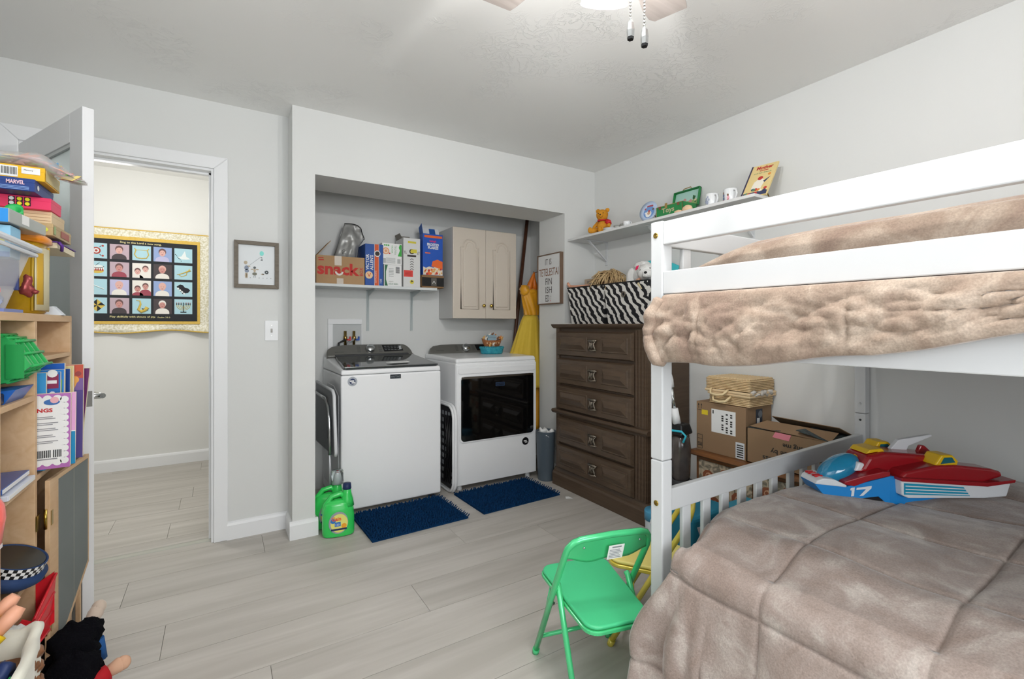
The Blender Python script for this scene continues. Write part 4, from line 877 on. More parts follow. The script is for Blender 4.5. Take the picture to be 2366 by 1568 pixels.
# green toy tin
t = thing('toy_tin', 'small green tin case lettered Toys with its lid open on the wall shelf', 'tin case', (2.43, 1.97, Z))
gt = M('tin_green', '#2f8a4c', 0.35, 0.2); gold = M('tin_gold', '#a88d58', 0.4, 0.5)
mb = MB(); a0, a1, b0, b1, hh = 2.362, 2.495, 1.872, 2.072, 0.078
mb.box(a0, a0+0.003, b0, b1, Z, Z+hh).box(a1-0.003, a1, b0, b1, Z, Z+hh).box(a0, a1, b0, b0+0.003, Z, Z+hh).box(a0, a1, b1-0.003, b1, Z, Z+hh).box(a0, a1, b0, b1, Z, Z+0.003)
mb.build('case', gt, t)
fr = YF(a0-0.0003, b1, Z)
p = MB().text(fr, 'Toys', 0.045, 0.022, 0.095, 0.04, 0, 0.001, bold=0.03)
for a, b, c, d in ((0, 0.2, 0, 0.003), (0, 0.2, 0.075, 0.078), (0, 0.003, 0, 0.078), (0.197, 0.2, 0, 0.078)): p.rect(fr, a, b, c, d, 1, 0.001)
for a in (0.02, 0.16): p.rect(fr, a, a+0.018, 0.06, 0.078, 2, 0.0015)
f3 = XF(a0, b0-0.0003, Z); p.rect(f3, 0.02, 0.11, 0.01, 0.035, 2, 0.001).rect(f3, 0.045, 0.085, 0.03, 0.06, 1, 0.0012)
p.build('printing', [M('tin_letter', '#b7b38c', 0.4), gold, M('tin_brown', '#7c4a36', 0.4)], t)
MB().box(a0-0.003, a0, 1.985, 2.003, Z+0.058, Z+0.09).build('clasp', gold, t)
lf = Fr((2.497, 2.066, Z+hh), (0, -1, 0), (0.22, 0, 1))
lid = MB().fbox(lf, 0, 0.194, 0, 0.118, -0.022, -0.019).fbox(lf, 0, 0.003, 0, 0.118, -0.022, 0.0).fbox(lf, 0.191, 0.194, 0, 0.118, -0.022, 0.0).fbox(lf, 0, 0.194, 0.115, 0.118, -0.022, 0.0).build('lid', gt, t)
p = MB(); f2 = Fr(lf.p(0, 0, -0.0187), lf.R, lf.U)
p.rect(f2, 0.006, 0.188, 0.004, 0.112, 0); p.rect(f2, 0.006, 0.188, 0.004, 0.045, 1, 0.001)
random.seed(21)
for i in range(22): p.disc(f2, random.uniform(0.02, 0.175), random.uniform(0.015, 0.055), random.uniform(0.006, 0.012), random.choice([2, 3, 4, 5]), 0.0014+0.0001*i, 7)
p.disc(f2, 0.15, 0.065, 0.014, 3, 0.004, 3)
p.build('printed_scene', [M('tin_sky', '#a9cfc4', 0.4), M('tin_field', '#8fa96c', 0.4), M('tin_pink', '#c98f8a', 0.4), M('tin_tree', '#35653a', 0.4), M('tin_rust', '#a65a3b', 0.4), M('tin_cream', '#e0d0ae', 0.4)], lid)
MB().tube([lf.p(0.06, 0.118, -0.01), lf.p(0.07, 0.132, -0.01), lf.p(0.12, 0.135, -0.01), lf.p(0.13, 0.118, -0.01)], 0.003, 6).build('carry_handle', gold, lid)
tag(MB().lathe([(0, 0), (0.026, 0.004), (0.032, 0.016), (0.026, 0.03), (0.012, 0.038), (0, 0.040)], (2.345, 1.825, Z), 20, sx=0.6, sy=1.1).lathe([(0.0, 0.0), (0.018, 0.004), (0.02, 0.016), (0.0, 0.024)], (2.34, 1.885, Z), 14, sx=0.8, sy=1.4).build('shell_ornament', M('peach_ceramic', '#e8c5a0', 0.4)), 'peach shell-like ornament on the wall shelf right of the green tin', 'ornament')
def mug(y, lab, m_, motifs):
    t = thing('mug', lab, 'mug', (2.40, y, Z), math.radians(-25), 'mugs on the wall shelf')
    MB().lathe([(0.030, 0), (0.033, 0.003), (0.036, 0.08), (0.034, 0.082), (0.0325, 0.078), (0.030, 0.008), (0, 0.007)], (0, 0, 0), 28).build('cup_body', m_, t, world=False)
    MB().tube([(0.0, -0.034, 0.068), (0.0, -0.055, 0.066), (0.0, -0.062, 0.045), (0.0, -0.052, 0.024), (0.0, -0.032, 0.018)], 0.005, 8).build('handle', m_, t, world=False)
    p = MB()
    for a, z, r, mi in motifs:
        a = math.radians(a); fr = Fr((0.0362*math.cos(a), 0.0362*math.sin(a), z), (-math.sin(a), math.cos(a), 0), (0, 0, 1)); p.disc(fr, 0, 0, r, mi, 0.0012, 8, r*1.5)
    p.build('printed_motif', [M('motif_blue', '#3c5a86', 0.4), M('motif_red', '#b5434a', 0.4), M('motif_pink', '#e0a3ad', 0.4), M('motif_brown', '#7a5138', 0.4), M('motif_grey', '#a3abc0', 0.4)], t, world=False)
mug(1.70, 'white mug with faint blue drawing on the wall shelf, left of the other mug', china, [(190, 0.05, 0.006, 4), (200, 0.03, 0.008, 4), (180, 0.035, 0.006, 4), (215, 0.045, 0.005, 4), (205, 0.06, 0.004, 4)])
mug(1.585, 'white mug with small red and blue painted figures, left of the leaning book', china, [(172, 0.058, 0.005, 3), (175, 0.046, 0.006, 0), (176, 0.028, 0.006, 0), (170, 0.016, 0.006, 1), (178, 0.012, 0.005, 1), (220, 0.044, 0.005, 3), (222, 0.03, 0.007, 2), (221, 0.014, 0.007, 1)])
# leaning book
t = thing('picture_book', 'tall yellowed picture book leaning on an easel at the right end of the wall shelf', 'book', (2.42, 1.43, Z))
fr = Fr((2.365, 1.505, Z+0.004), (0.12, -1, 0), (0.62, 0.0, 1)); Wb, Hb = 0.135, 0.225
MB().fbox(fr, 0, Wb, 0, Hb, -0.010, 0).build('cover', M('book_yellow', '#e0c98c', 0.5), t, bevel=0.001)
MB().fbox(fr, 0.003, Wb-0.002, 0.003, Hb-0.003, -0.0085, -0.0015).build('pages', cream, t)
MB().fbox(fr, -0.002, 0.006, 0, Hb, -0.011, 0.001).build('spine', M('book_spine_navy', '#3a3550', 0.5), t)
p = MB(); f2 = Fr(fr.p(0, 0, 0.0002), fr.R, fr.U)
p.text(f2, 'Mother', 0.03, 0.190, 0.085, 0.024, 0, bold=0.04); p.text(f2, 'Goose', 0.05, 0.176, 0.045, 0.012, 0, bold=0.03); p.text(f2, 'and her friends', 0.025, 0.160, 0.09, 0.010, 1); p.disc(f2, 0.11, 0.145, 0.008, 4, 0.0008, 8)
p.poly(f2, [(0.04, 0.055), (0.09, 0.05), (0.10, 0.10), (0.07, 0.13), (0.045, 0.10)], 2, 0.0008); p.disc(f2, 0.07, 0.125, 0.013, 0, 0.0012); p.poly(f2, [(0.09, 0.10), (0.12, 0.125), (0.10, 0.09)], 3, 0.001)
p.rect(f2, 0.008, Wb-0.004, 0.004, 0.03, 3, 0.0008)
random.seed(2)
for i in range(12): p.disc(f2, random.uniform(0.015, 0.12), random.uniform(0.01, 0.05), 0.009, random.choice([0, 1, 2, 3, 4]), 0.001+0.0001*i, 7)
p.build('cover_print', [M('print_red2', '#c23b33', 0.5), M('print_green', '#5c8a6b', 0.5), M('print_white', '#ece6d6', 0.5), M('print_navy', '#39405e', 0.5), M('print_orange', '#d98a3c', 0.5)], t)
MB().tube([(2.36, 1.48, Z+0.003), (2.50, 1.46, Z+0.003), (2.47, 1.44, Z+0.10)], 0.003, 6).tube([(2.36, 1.40, Z+0.003), (2.50, 1.42, Z+0.003), (2.47, 1.44, Z+0.10)], 0.003, 6).build('easel', brass, t)

# ================================================================== BACK WALL: picture, switch; hall: quilt
t = thing('framed_picture', 'small square grey-wood framed pebble picture with a turquoise balloon', 'picture', (0.176, 3.09, 1.40))
fr = XF(0.064, 3.089, 1.415); W_, Hh = 0.226, 0.268
mb = MB(); e = 0.021
for q in ([(0, 0), (W_, 0), (W_-e, e), (e, e)], [(W_, 0), (W_, Hh), (W_-e, Hh-e), (W_-e, e)], [(W_, Hh), (0, Hh), (e, Hh-e), (W_-e, Hh-e)], [(0, Hh), (0, 0), (e, e), (e, Hh-e)]): mb.prism(fr, q, 0, 0.022)
mb.build('frame', M('frame_greywood', '#7b7368', 0.7, var=(30, '#6a6257', 0.3), stretch=(1, 1, 3)), t, bevel=0.001)
MB().fbox(fr, e, W_-e, e, Hh-e, 0.002, 0.006).build('mount', M('mount_white', '#dfe3e5', 0.6), t)
f2 = Fr(fr.p(0, 0, 0.0062), fr.R, fr.U); p = MB()
peb = [(0.057, 0.145, .009, .010, 0), (0.061, 0.115, .011, .013, 1), (0.063, 0.098, .011, .010, 1), (0.058, 0.072, .005, .016, 0), (0.064, 0.072, .004, .016, 0), (0.073, 0.125, .008, .003, 0), (0.102, 0.118, .007, .007, 2), (0.102, 0.101, .006, .009, 0), (0.102, 0.082, .012, .009, 3), (0.090, 0.108, .008, .0025, 0), (0.115, 0.108, .008, .0025, 0), (0.098, 0.066, .002, .006, 4), (0.106, 0.066, .002, .006, 4), (0.143, 0.082, .009, .004, 0), (0.145, 0.083, .004, .003, 4), (0.138, 0.202, .011, .014, 5), (0.137, 0.178, .004, .002, 2), (0.139, 0.170, .005, .002, 2), (0.138, 0.163, .006, .002, 2)]
for u, v, a, b, m_ in peb: p.disc(f2, u, v, a, m_, 0.002, 12, b)
for i in range(7): a = 2*PI*i/7; p.disc(f2, 0.163+0.007*math.cos(a), 0.094+0.007*math.sin(a), 0.004, 2, 0.002, 8)
for x in (0.08, 0.125, 0.145, 0.165, 0.185): p.disc(f2, x, 0.06, 0.003, 4, 0.001, 6)
p.prism(f2, [(0.076, 0.132), (0.078, 0.131), (0.134, 0.180), (0.133, 0.182)], 0, 0.0008, 4)
p.build('pebble_figures', [M('pebble_tan', '#b7a78f', 0.6), M('pebble_blue_grey', '#8792a3', 0.6), M('pebble_dark', '#555c5e', 0.6), M('pebble_olive', '#77776a', 0.6), M('pebble_light', '#a9adb0', 0.6), M('sea_glass', '#6ccfc4', 0.3)], t)
t = thing('light_switch', 'white toggle light switch plate below the pebble picture', 'light switch', (0.253, 3.09, 1.11))
fr = XF(0.2185, 3.089, 1.112)
MB().prism(fr, rrect(0, 0.070, 0, 0.118, 0.004, 3), 0, 0.005).build('plate', wplast, t, bevel=0.002)
MB().fbox(fr, 0.030, 0.040, 0.047, 0.071, 0.005, 0.007).fbox(fr, 0.031, 0.039, 0.056, 0.066, 0.007, 0.016).build('toggle', M('toggle_grey', '#a9a6a1', 0.4), t)
MB().disc(Fr(fr.p(0, 0, 0.005), fr.R, fr.U), 0.035, 0.029, 0.003, 0, 0.001).disc(Fr(fr.p(0, 0, 0.005), fr.R, fr.U), 0.035, 0.089, 0.003, 0, 0.001).build('screws', M('screw_grey', '#b0b0ae', 0.3, 0.6), t)

t = thing('wall_quilt', 'photo and music quilt with gold and cream borders hanging on the hall wall', 'quilt', (-0.563, 5.0, 1.15))
QX0, QX1, QZ0, QZ1 = -1.041, -0.085, 1.150, 1.998
def qf(u, v):
    x = QX0+(QX1-QX0)*u; z = QZ0+(QZ1-QZ0)*v
    a = max(0, (0.07-v)/0.07)
    return Vector((x, 5.018-0.045*a*(0.5+0.5*math.sin(u*14+0.6)) - 0.012, z+0.012*a*math.cos(u*9)))
qcream = M('quilt_cream', '#ebe8dd', 0.9, var=(70, '#c9c3a6', 0.12))
mb = MB().grid(qf, 60, 30); mb.build('cream_border', qcream, t, solid=0.008, recalc=False)
gd = M('quilt_gold', '#cfa94a', 0.85, var=(60, '#d9ba62', 0.3))
def strip(pts, r): return MB().tube(pts, r, 6, sm=False)
MB().tube([qf(i/40, 0) for i in range(41)]+[qf(1, i/20) for i in range(1, 21)]+[qf(1-i/40, 1) for i in range(1, 41)]+[qf(0, 1-i/20) for i in range(1, 20)], 0.006, 6, closed=True).build('gold_binding', gd, t)
fr = XF(0, 4.998, 0)
MB().fbox(fr, -0.972, -0.156, 1.213, 1.937, -0.010, 0.002).build('gold_border', gd, t)
MB().fbox(fr, -0.951, -0.176, 1.238, 1.908, 0.0, 0.004).build('black_ground', M('quilt_black', '#2b2d31', 0.9), t)
cols = [(-0.910, -0.786), (-0.769, -0.645), (-0.625, -0.501), (-0.484, -0.358), (-0.340, -0.212)]
rows = [(1.745, 1.868), (1.600, 1.722), (1.452, 1.578), (1.300, 1.428)]
qb = M('quilt_blue', '#a9cdd8', 0.9); qy = M('quilt_yellow', '#cdb255', 0.8); qk = M('quilt_ink', '#22242a', 0.8); qw = M('quilt_white', '#dfe6e6', 0.8); qr = M('quilt_red', '#a8443a', 0.8)
skn = [M('photo_skin', '#d5a9a0', 0.8), M('photo_skin2', '#c28d86', 0.8), M('photo_hair', '#6d5150', 0.8), M('photo_maroon', '#984a58', 0.8), M('photo_lav', '#b6b4d3', 0.8), M('photo_bg', '#b7a3ad', 0.8), M('photo_white', '#e0dcd6', 0.8), M('photo_dark', '#4a4346', 0.8), M('photo_blue', '#8fa3cc', 0.8)]
icons = {(0, 0): 'flower', (0, 2): 'lyre', (0, 4): 'dove', (1, 0): 'drum', (1, 4): 'horn', (2, 0): 'flute', (2, 4): 'piano', (3, 0): 'star', (3, 2): 'sax', (3, 4): 'menorah'}
ph = {(0, 1): (5, 7, 2, 1), (0, 3): (8, 4, 2, 1), (1, 1): (5, 3, 2, 1), (1, 2): (6, 6, 2, 2), (1, 3): (7, 6, 0, 1), (2, 1): (4, 6, 0, 1), (2, 2): (6, 3, 2, 2), (2, 3): (8, 6, 0, 1), (3, 1): (5, 7, 2, 1), (3, 3): (7, 6, 6, 1)}
for r, (z0, z1) in enumerate(rows):
    for c, (x0, x1) in enumerate(cols):
        f2 = XF(x0, 4.994, z0); w_ = x1-x0; h_ = z1-z0; p = MB(); k = (r, c)
        if k in icons:
            p.rect(f2, 0, w_, 0, h_, 0, 0.001); ic = icons[k]; cx, cy = w_/2, h_/2
            if ic == 'flower':
                p.disc(f2, cx-0.005, cy, 0.028, 4, 0.002); p.disc(f2, cx-0.005, cy, 0.018, 3, 0.003); p.disc(f2, cx-0.005, cy, 0.009, 4, 0.004)
                for a, b in ((0.035, 0.04), (0.035, -0.04), (-0.04, 0.035), (-0.04, -0.035)): p.disc(f2, cx+a, cy+b, 0.008, 4, 0.002, 6); p.prism(f2, [(cx+a*0.4, cy+b*0.75), (cx+a*0.5, cy+b*0.7), (cx+a*0.8, cy+b), (cx+a*0.7, cy+b*1.05)], 0, 0.002, 2)
            if ic == 'lyre': p.tube([f2.p(0.015, 0.10, 0.002), f2.p(0.024, 0.085, 0.002), f2.p(0.014, 0.05, 0.002), f2.p(0.03, 0.022, 0.002), f2.p(0.062, 0.018, 0.002), f2.p(0.094, 0.022, 0.002), f2.p(0.108, 0.05, 0.002), f2.p(0.10, 0.085, 0.002), f2.p(0.109, 0.10, 0.002)], 0.004, 5, 1); p.rect(f2, 0.025, 0.10, 0.085, 0.089, 1, 0.003)
            if ic == 'dove': p.poly(f2, [(0.02, 0.05), (0.05, 0.055), (0.075, 0.105), (0.085, 0.055), (0.115, 0.035), (0.085, 0.03), (0.055, 0.03)], 3, 0.002); [p.disc(f2, 0.008+0.008*i, 0.07-0.011*i, 0.004, 2, 0.002, 5) for i in range(6)]
            if ic == 'drum':
                p.disc(f2, cx, 0.045, 0.042, 1, 0.002, 20, 0.022); p.rect(f2, cx-0.042, cx+0.042, 0.045, 0.075, 3, 0.003)
                for i in range(6): p.prism(f2, [(cx-0.042+0.014*i, 0.045), (cx-0.028+0.014*i, 0.045), (cx-0.035+0.014*i, 0.070)], 0, 0.004, 4)
                p.disc(f2, cx, 0.078, 0.044, 2, 0.0035, 20, 0.012); p.disc(f2, cx, 0.080, 0.040, 3, 0.004, 20, 0.010); p.tube([f2.p(cx-0.01, 0.085, 0.004), f2.p(cx+0.015, 0.11, 0.004)], 0.0015, 4, 2)
            if ic == 'horn': p.tube([f2.p(0.018, 0.04, 0.003), f2.p(0.06, 0.055, 0.003), f2.p(0.10, 0.075, 0.003), f2.p(0.112, 0.085, 0.003)], [0.002, 0.004, 0.006, 0.013], 6, 1); p.tube([f2.p(0.03, 0.045, 0.003), f2.p(0.05, 0.025, 0.003), f2.p(0.085, 0.04, 0.003), f2.p(0.09, 0.07, 0.003)], 0.003, 5, 1)
            if ic == 'flute': p.tube([f2.p(0.02, 0.085, 0.003), f2.p(0.105, 0.045, 0.003)], 0.0035, 5, 3)
            if ic == 'piano':
                p.poly(f2, [(0.015, 0.085), (0.04, 0.105), (0.06, 0.10), (0.075, 0.078), (0.10, 0.072), (0.112, 0.055), (0.098, 0.035), (0.07, 0.028), (0.06, 0.02)], 2, 0.002)
                for i in range(4): p.prism(f2, [(0.018+0.014*i, 0.072-0.014*i), (0.028+0.014*i, 0.078-0.014*i), (0.036+0.014*i, 0.066-0.014*i), (0.026+0.014*i, 0.060-0.014*i)], 0, 0.004, 3)
            if ic == 'star':
                for i in range(8): a = PI/4*i; p.prism(f2, [(cx, cy), (cx+0.050*math.cos(a)*(1 if i % 2 == 0 else 0.72), cy+0.050*math.sin(a)*(1 if i % 2 == 0 else 0.72)), (cx+0.050*math.cos(a+PI/4)*(1 if i % 2 else 0.72), cy+0.050*math.sin(a+PI/4)*(1 if i % 2 else 0.72))], 0, 0.002, 1 if i % 2 else 2)
            if ic == 'sax': p.tube([f2.p(0.025, 0.112, 0.003), f2.p(0.05, 0.108, 0.003), f2.p(0.055, 0.08, 0.003), f2.p(0.04, 0.035, 0.003), f2.p(0.06, 0.018, 0.003), f2.p(0.085, 0.03, 0.003), f2.p(0.10, 0.055, 0.003)], [0.002, 0.005, 0.007, 0.010, 0.014, 0.012, 0.016], 6, 1); [p.prism(f2, [(0.062+0.012*i, 0.045), (0.070+0.012*i, 0.045), (0.082+0.012*i, 0.028), (0.074+0.012*i, 0.028)], 0, 0.006, 2) for i in range(3)]
            if ic == 'menorah':
                p.rect(f2, cx-0.003, cx+0.003, 0.02, 0.10, 2, 0.003); p.rect(f2, cx-0.022, cx+0.022, 0.012, 0.022, 2, 0.002)
                for i in range(1, 5):
                    rr = 0.012*i; p.tube([f2.p(cx+rr*math.cos(a), 0.078+rr*math.sin(a)*0.9, 0.002) for a in [PI+PI*j/8 for j in range(9)]], 0.002, 4, 1)
                for i in range(-4, 5): p.rect(f2, cx+0.012*i-0.003, cx+0.012*i+0.003, 0.078, 0.094, 2 if i else 4, 0.002); p.rect(f2, cx+0.012*i-0.002, cx+0.012*i+0.002, 0.094, 0.101, 4, 0.002)
            p.build('picture_block', [qb, qy, qk, qw, qr], t)
        else:
            bg, cl, hr, n_ = ph[k]
            p.rect(f2, 0, w_, 0, h_, bg, 0.001)
            for q in range(n_):
                cx = w_*0.48 if n_ == 1 else w_*(0.28+0.42*q); cy = h_*(0.60 if n_ == 1 else 0.42+0.18*q); s_ = 1.0 if n_ == 1 else 0.8
                sh = [(cx+0.048*s_*math.cos(a), max(0.0, cy-0.052*s_)+0.036*s_*math.sin(a)-0.012) for a in [PI*j/10 for j in range(11)]]
                sh = [(min(max(a, 0), w_), max(b, 0)) for a, b in sh]
                p.prism(f2, sh+[(sh[-1][0], 0), (sh[0][0], 0)], 0, 0.0016, cl)
                p.disc(f2, cx, min(cy+0.009*s_, h_-0.03*s_), 0.026*s_, hr, 0.0022, 16, 0.030*s_)
                p.disc(f2, cx, cy-0.003, 0.0215*s_, 0 if (r+c) % 2 else 1, 0.0028, 16, 0.026*s_)
                p.disc(f2, cx-0.008*s_, cy+0.003, 0.0022, 7, 0.0032, 6); p.disc(f2, cx+0.008*s_, cy+0.003, 0.0022, 7, 0.0032, 6); p.disc(f2, cx, cy-0.014*s_, 0.007*s_, 3, 0.0032, 8, 0.0022)
            p.build('photo_block', skn, t)
f2 = XF(0, 4.9935, 0)
MB().text(f2, 'Sing to the Lord a new song,', -0.705, 1.877, 0.275, 0.020, 0, bold=0.01).text(f2, 'Play skillfully with shouts of joy.', -0.769, 1.262, 0.30, 0.020, 0, bold=0.01).text(f2, 'Psalm 33:3', -0.455, 1.264, 0.085, 0.012, 0).build('lettering', M('quilt_letter', '#e6dca0', 0.8), t)

# ================================================================== BUNK BED (local: x across, -y towards the camera side)
BA = math.radians(1.13)
t = bed = thing('bunk_bed', 'white wooden bunk bed filling the right side of the room', 'bed', (1.12, 1.005, 0), BA)
BW, BL, PS = 1.442, 2.02, 0.045
for x in (0, BW-PS):
    for y in (-PS, -BL):
        MB().box(x, x+PS, y, y+PS, 0, 0.7935).build('post', wht, t, world=False, bevel=0.004)
        MB().box(x, x+PS, y, y+PS, 0.795, 1.514).build('post', wht, t, world=False, bevel=0.004)
def bp(name, x0, x1, y0, y1, z0, z1, par=t, **k): return MB().box(x0, x1, y0, y1, z0, z1).build(name, wht, par, world=False, bevel=0.003, **k)
for x in (0.002, BW-0.024):
    bp('guard_rail', x, x+0.022, -BL+PS, -PS, 1.441, 1.511)
    bp('guard_rail', x, x+0.022, -BL+PS, -PS, 1.294, 1.362)
    bp('side_panel', x, x+0.022, -BL+PS, -PS, 1.114, 1.262)
    bp('side_rail', x, x+0.022, -BL+PS, -PS, 0.27, 0.40)
sx = [0.1155, 0.2195, 0.321, 0.426, 0.529, 0.634, 0.7565, 0.8585, 0.958, 1.06, 1.161, 1.25, 1.33]
for y0 in (-0.034, -BL+0.012):
    bp('end_rail', PS, BW-PS, y0, y0+0.022, 0.632, 0.700)
    bp('end_rail', PS, BW-PS, y0, y0+0.022, 0.25, 0.33)
    bp('end_rail', PS, BW-PS, y0, y0+0.022, 1.441, 1.511)
    bp('end_rail', PS, BW-PS, y0, y0+0.022, 1.114, 1.262)
    for k, x in enumerate(sx):
        bp('slat', x, x+0.040, y0+0.004, y0+0.018, 0.33, 0.632)
        if k % 2 == 0: bp('slat', x, x+0.040, y0+0.004, y0+0.018, 1.262, 1.441)
for z in (0.29, 1.125):
    bs = MB()
    for k in range(11): bs.box(0.024, BW-0.024, -BL+0.12+0.17*k, -BL+0.19+0.17*k, z, z+0.018)
    bs.build('bed_slats', wht, t, world=False)
def bolt(x, y, z, rx=True, m=brass, r=0.0085):
    c = Vector((x, y, z)); R = Vector((-1, 0, 0) if rx else (0, -1, 0)).to_track_quat('Z', 'Y').to_matrix()
    o = MB().lathe([(r, -0.001), (r, 0.0015), (r*0.8, 0.0025), (r*0.45, 0.0005), (0, 0.0005)], c, 14, 0, R).build('bolt', m, t, world=False)
bolt(0, -0.020, 1.472); bolt(0, -0.022, 0.664)
for x, z, m_ in ((BW-PS, 0.840, chrome), (BW-PS, 0.765, grey_d)): bolt(x, -0.025, z, True, m_, 0.005)
for y in (-BL+0.022,):
    for z in (1.472, 0.664): bolt(0, y, z)

mt = M('mattress_ticking', '#d5d2cb', 0.85)
def mattress(z0, z1, lab):
    o = thing('mattress', lab, 'mattress', (1.12, 1.005, z0), BA, 'mattresses')
    WM[o] = Matrix.Translation((1.12, 1.005, 0)) @ Matrix.Rotation(BA, 4, 'Z'); WM[o] = Matrix.Translation((1.12, 1.005, z0)) @ Matrix.Rotation(BA, 4, 'Z')
    o_ = MB().box(0.035, BW-0.035, -BL+0.06, -0.055, 0, z1-z0).build('mattress_body', mt, o, world=False, bevel=0.03, seg=3)
mattress(1.145, 1.27, 'mattress of the upper bunk, hidden under the light brown comforter'); mattress(0.31, 0.53, 'mattress of the lower bunk, under the comforter with the toy vehicle')

# plush comforters
def velvet(name, c1, c2, c3, s1):
    m = bpy.data.materials.new(name); m.use_nodes = True; nt = m.node_tree; N = nt.nodes; L = nt.links; b = N['Principled BSDF']
    tc = N.new('ShaderNodeTexCoord')
    n1 = N.new('ShaderNodeTexNoise'); n1.inputs['Scale'].default_value = s1; n1.inputs['Detail'].default_value = 5; n1.inputs['Distortion'].default_value = 0.8
    r = N.new('ShaderNodeValToRGB'); r.color_ramp.elements[0].position = 0.36; r.color_ramp.elements[1].position = 0.66
    r.color_ramp.elements[0].color = lin(c1); r.color_ramp.elements[1].color = lin(c3); e = r.color_ramp.elements.new(0.52); e.color = lin(c2)
    n2 = N.new('ShaderNodeTexNoise'); n2.inputs['Scale'].default_value = 260; n2.inputs['Detail'].default_value = 3
    mx = N.new('ShaderNodeMixRGB'); mx.blend_type = 'OVERLAY'; mx.inputs[0].default_value = 0.35
    L.new(tc.outputs['Object'], n1.inputs['Vector']); L.new(tc.outputs['Object'], n2.inputs['Vector']); L.new(n1.outputs['Fac'], r.inputs[0]); L.new(r.outputs[0], mx.inputs[1]); L.new(n2.outputs['Fac'], mx.inputs[2])
    L.new(mx.outputs[0], b.inputs['Base Color'])
    b.inputs['Roughness'].default_value = 0.9; b.inputs['Sheen Weight'].default_value = 0.35; b.inputs['Sheen Roughness'].default_value = 0.35; b.inputs['Specular IOR Level'].default_value = 0.1
    n3 = N.new('ShaderNodeTexNoise'); n3.inputs['Scale'].default_value = 120; n3.inputs['Detail'].default_value = 4; L.new(tc.outputs['Object'], n3.inputs['Vector'])
    bp_ = N.new('ShaderNodeBump'); bp_.inputs['Strength'].default_value = 0.4; bp_.inputs['Distance'].default_value = 0.004; L.new(n3.outputs['Fac'], bp_.inputs['Height']); L.new(bp_.outputs[0], b.inputs['Normal'])
    return m
vel_lo = velvet('plush_brown_lower', '#93837a', '#a0928a', '#b7ada5', 8); vel_up = velvet('plush_brown_upper', '#947f71', '#a39080', '#baa999', 9)
def nz(x, y, s, o=0.0): return noise.noise(Vector((x*s, y*s, o)))
def sstep(a, b, x):
    t_ = max(0, min(1, (x-a)/(b-a))); return t_*t_*(3-2*t_)
def groove(d, w=0.010): return math.exp(-(d/w)**2)
def lower(u, v):
    # v: 0 far end .. 1 camera end ; u: 0 wall side .. 1 hem outside
    y = -0.050 - (BL-0.12)*v
    Ltop = 1.36; Ld = 0.60; s_ = u*(Ltop+0.10+Ld)
    qx = 0.0; seam = 0
    pz = 0.585 + 0.022*nz(u*3, v*4, 1.6) + 0.02*math.sin(2.2*v+0.5)
    fold = 0
    ex = 0.052*sstep(0, 0.03, v)
    if s_ < Ltop:
        x = 1.375 - s_; z = pz + 0.018*sstep(0, 0.25, s_)
        # far corner roll down to the foot rail
        z -= 0.035*(1-sstep(0, 0.035, v))
        edge = 1-sstep(Ltop-0.16, Ltop, s_); z -= 0.045*(1-edge)
    elif s_ < Ltop+0.10:
        a = (s_-Ltop)/0.10*PI/2; r = 0.055
        x = 0.018 - r*math.sin(a); z = pz - 0.027 - r*(1-math.cos(a))
    else:
        d = (s_-Ltop-0.10); x = -0.037 - 0.09*d
        z = pz - 0.082 - d*0.86
        f_ = sstep(0.0, 0.30, d); far = 1-sstep(0.06, 0.16, v)
        rid = far*(0.030*(abs(math.sin(v*58+0.7+1.2*d))**0.55-0.4)+0.012*math.sin(v*150+3*d)) + (1-far)*(0.022*math.sin(v*23+2.2+1.1*d)+0.020*nz(v*6, d*1.5, 1.7, 3.3))
        x -= f_*rid
        y += (-0.060+0.100*f_+0.012*math.sin(d*13))*(1-sstep(0, 0.10, v)) + 0.012*f_*math.cos(v*58)*far
        z = max(z, 0.014+0.006*math.sin(v*40)); x -= 0.03*sstep(0.52, 0.60, d)
    if s_ < Ltop+0.10: y -= 0.060*(1-sstep(0, 0.07, v))*sstep(Ltop-0.30, Ltop, s_); z -= 0.012*(1-sstep(0, 0.04, v))*sstep(Ltop-0.2, Ltop, s_)
    # quilting: lines across (v) and along (u)
    dy = (BL-0.12)*v; gy = (dy+0.0001) % 0.31; gy = min(gy, 0.31-gy) if dy > 0.1 else 0.15; gx = (s_-(Ltop+0.125)) % 0.305; gx = min(gx, 0.305-gx)
    g = max(groove(gy), groove(gx)); puff = 0
    w = -0.008*groove(min(gx, gy), 0.006) + 0.008*min(1, gy/0.09)*min(1, gx/0.09) + 0.005*nz(u*9, v*11, 1) + 0.0015*nz(u*40, v*45, 1, 2)
    if s_ < Ltop: z += w
    else: x -= w
    return Vector((x, y, z))
t = thing('comforter', 'grey-brown plush quilted comforter on the lower bunk, draping to the floor', 'comforter', (1.12, 1.005, 0.6), BA)
WMb = Matrix.Translation((1.12, 1.005, 0)) @ Matrix.Rotation(BA, 4, 'Z')
mb = MB().grid(lower, 250, 330); mb.v = [WMb @ v for v in mb.v]
mb.build('quilted_cover', vel_lo, t, solid=0.010, recalc=False)

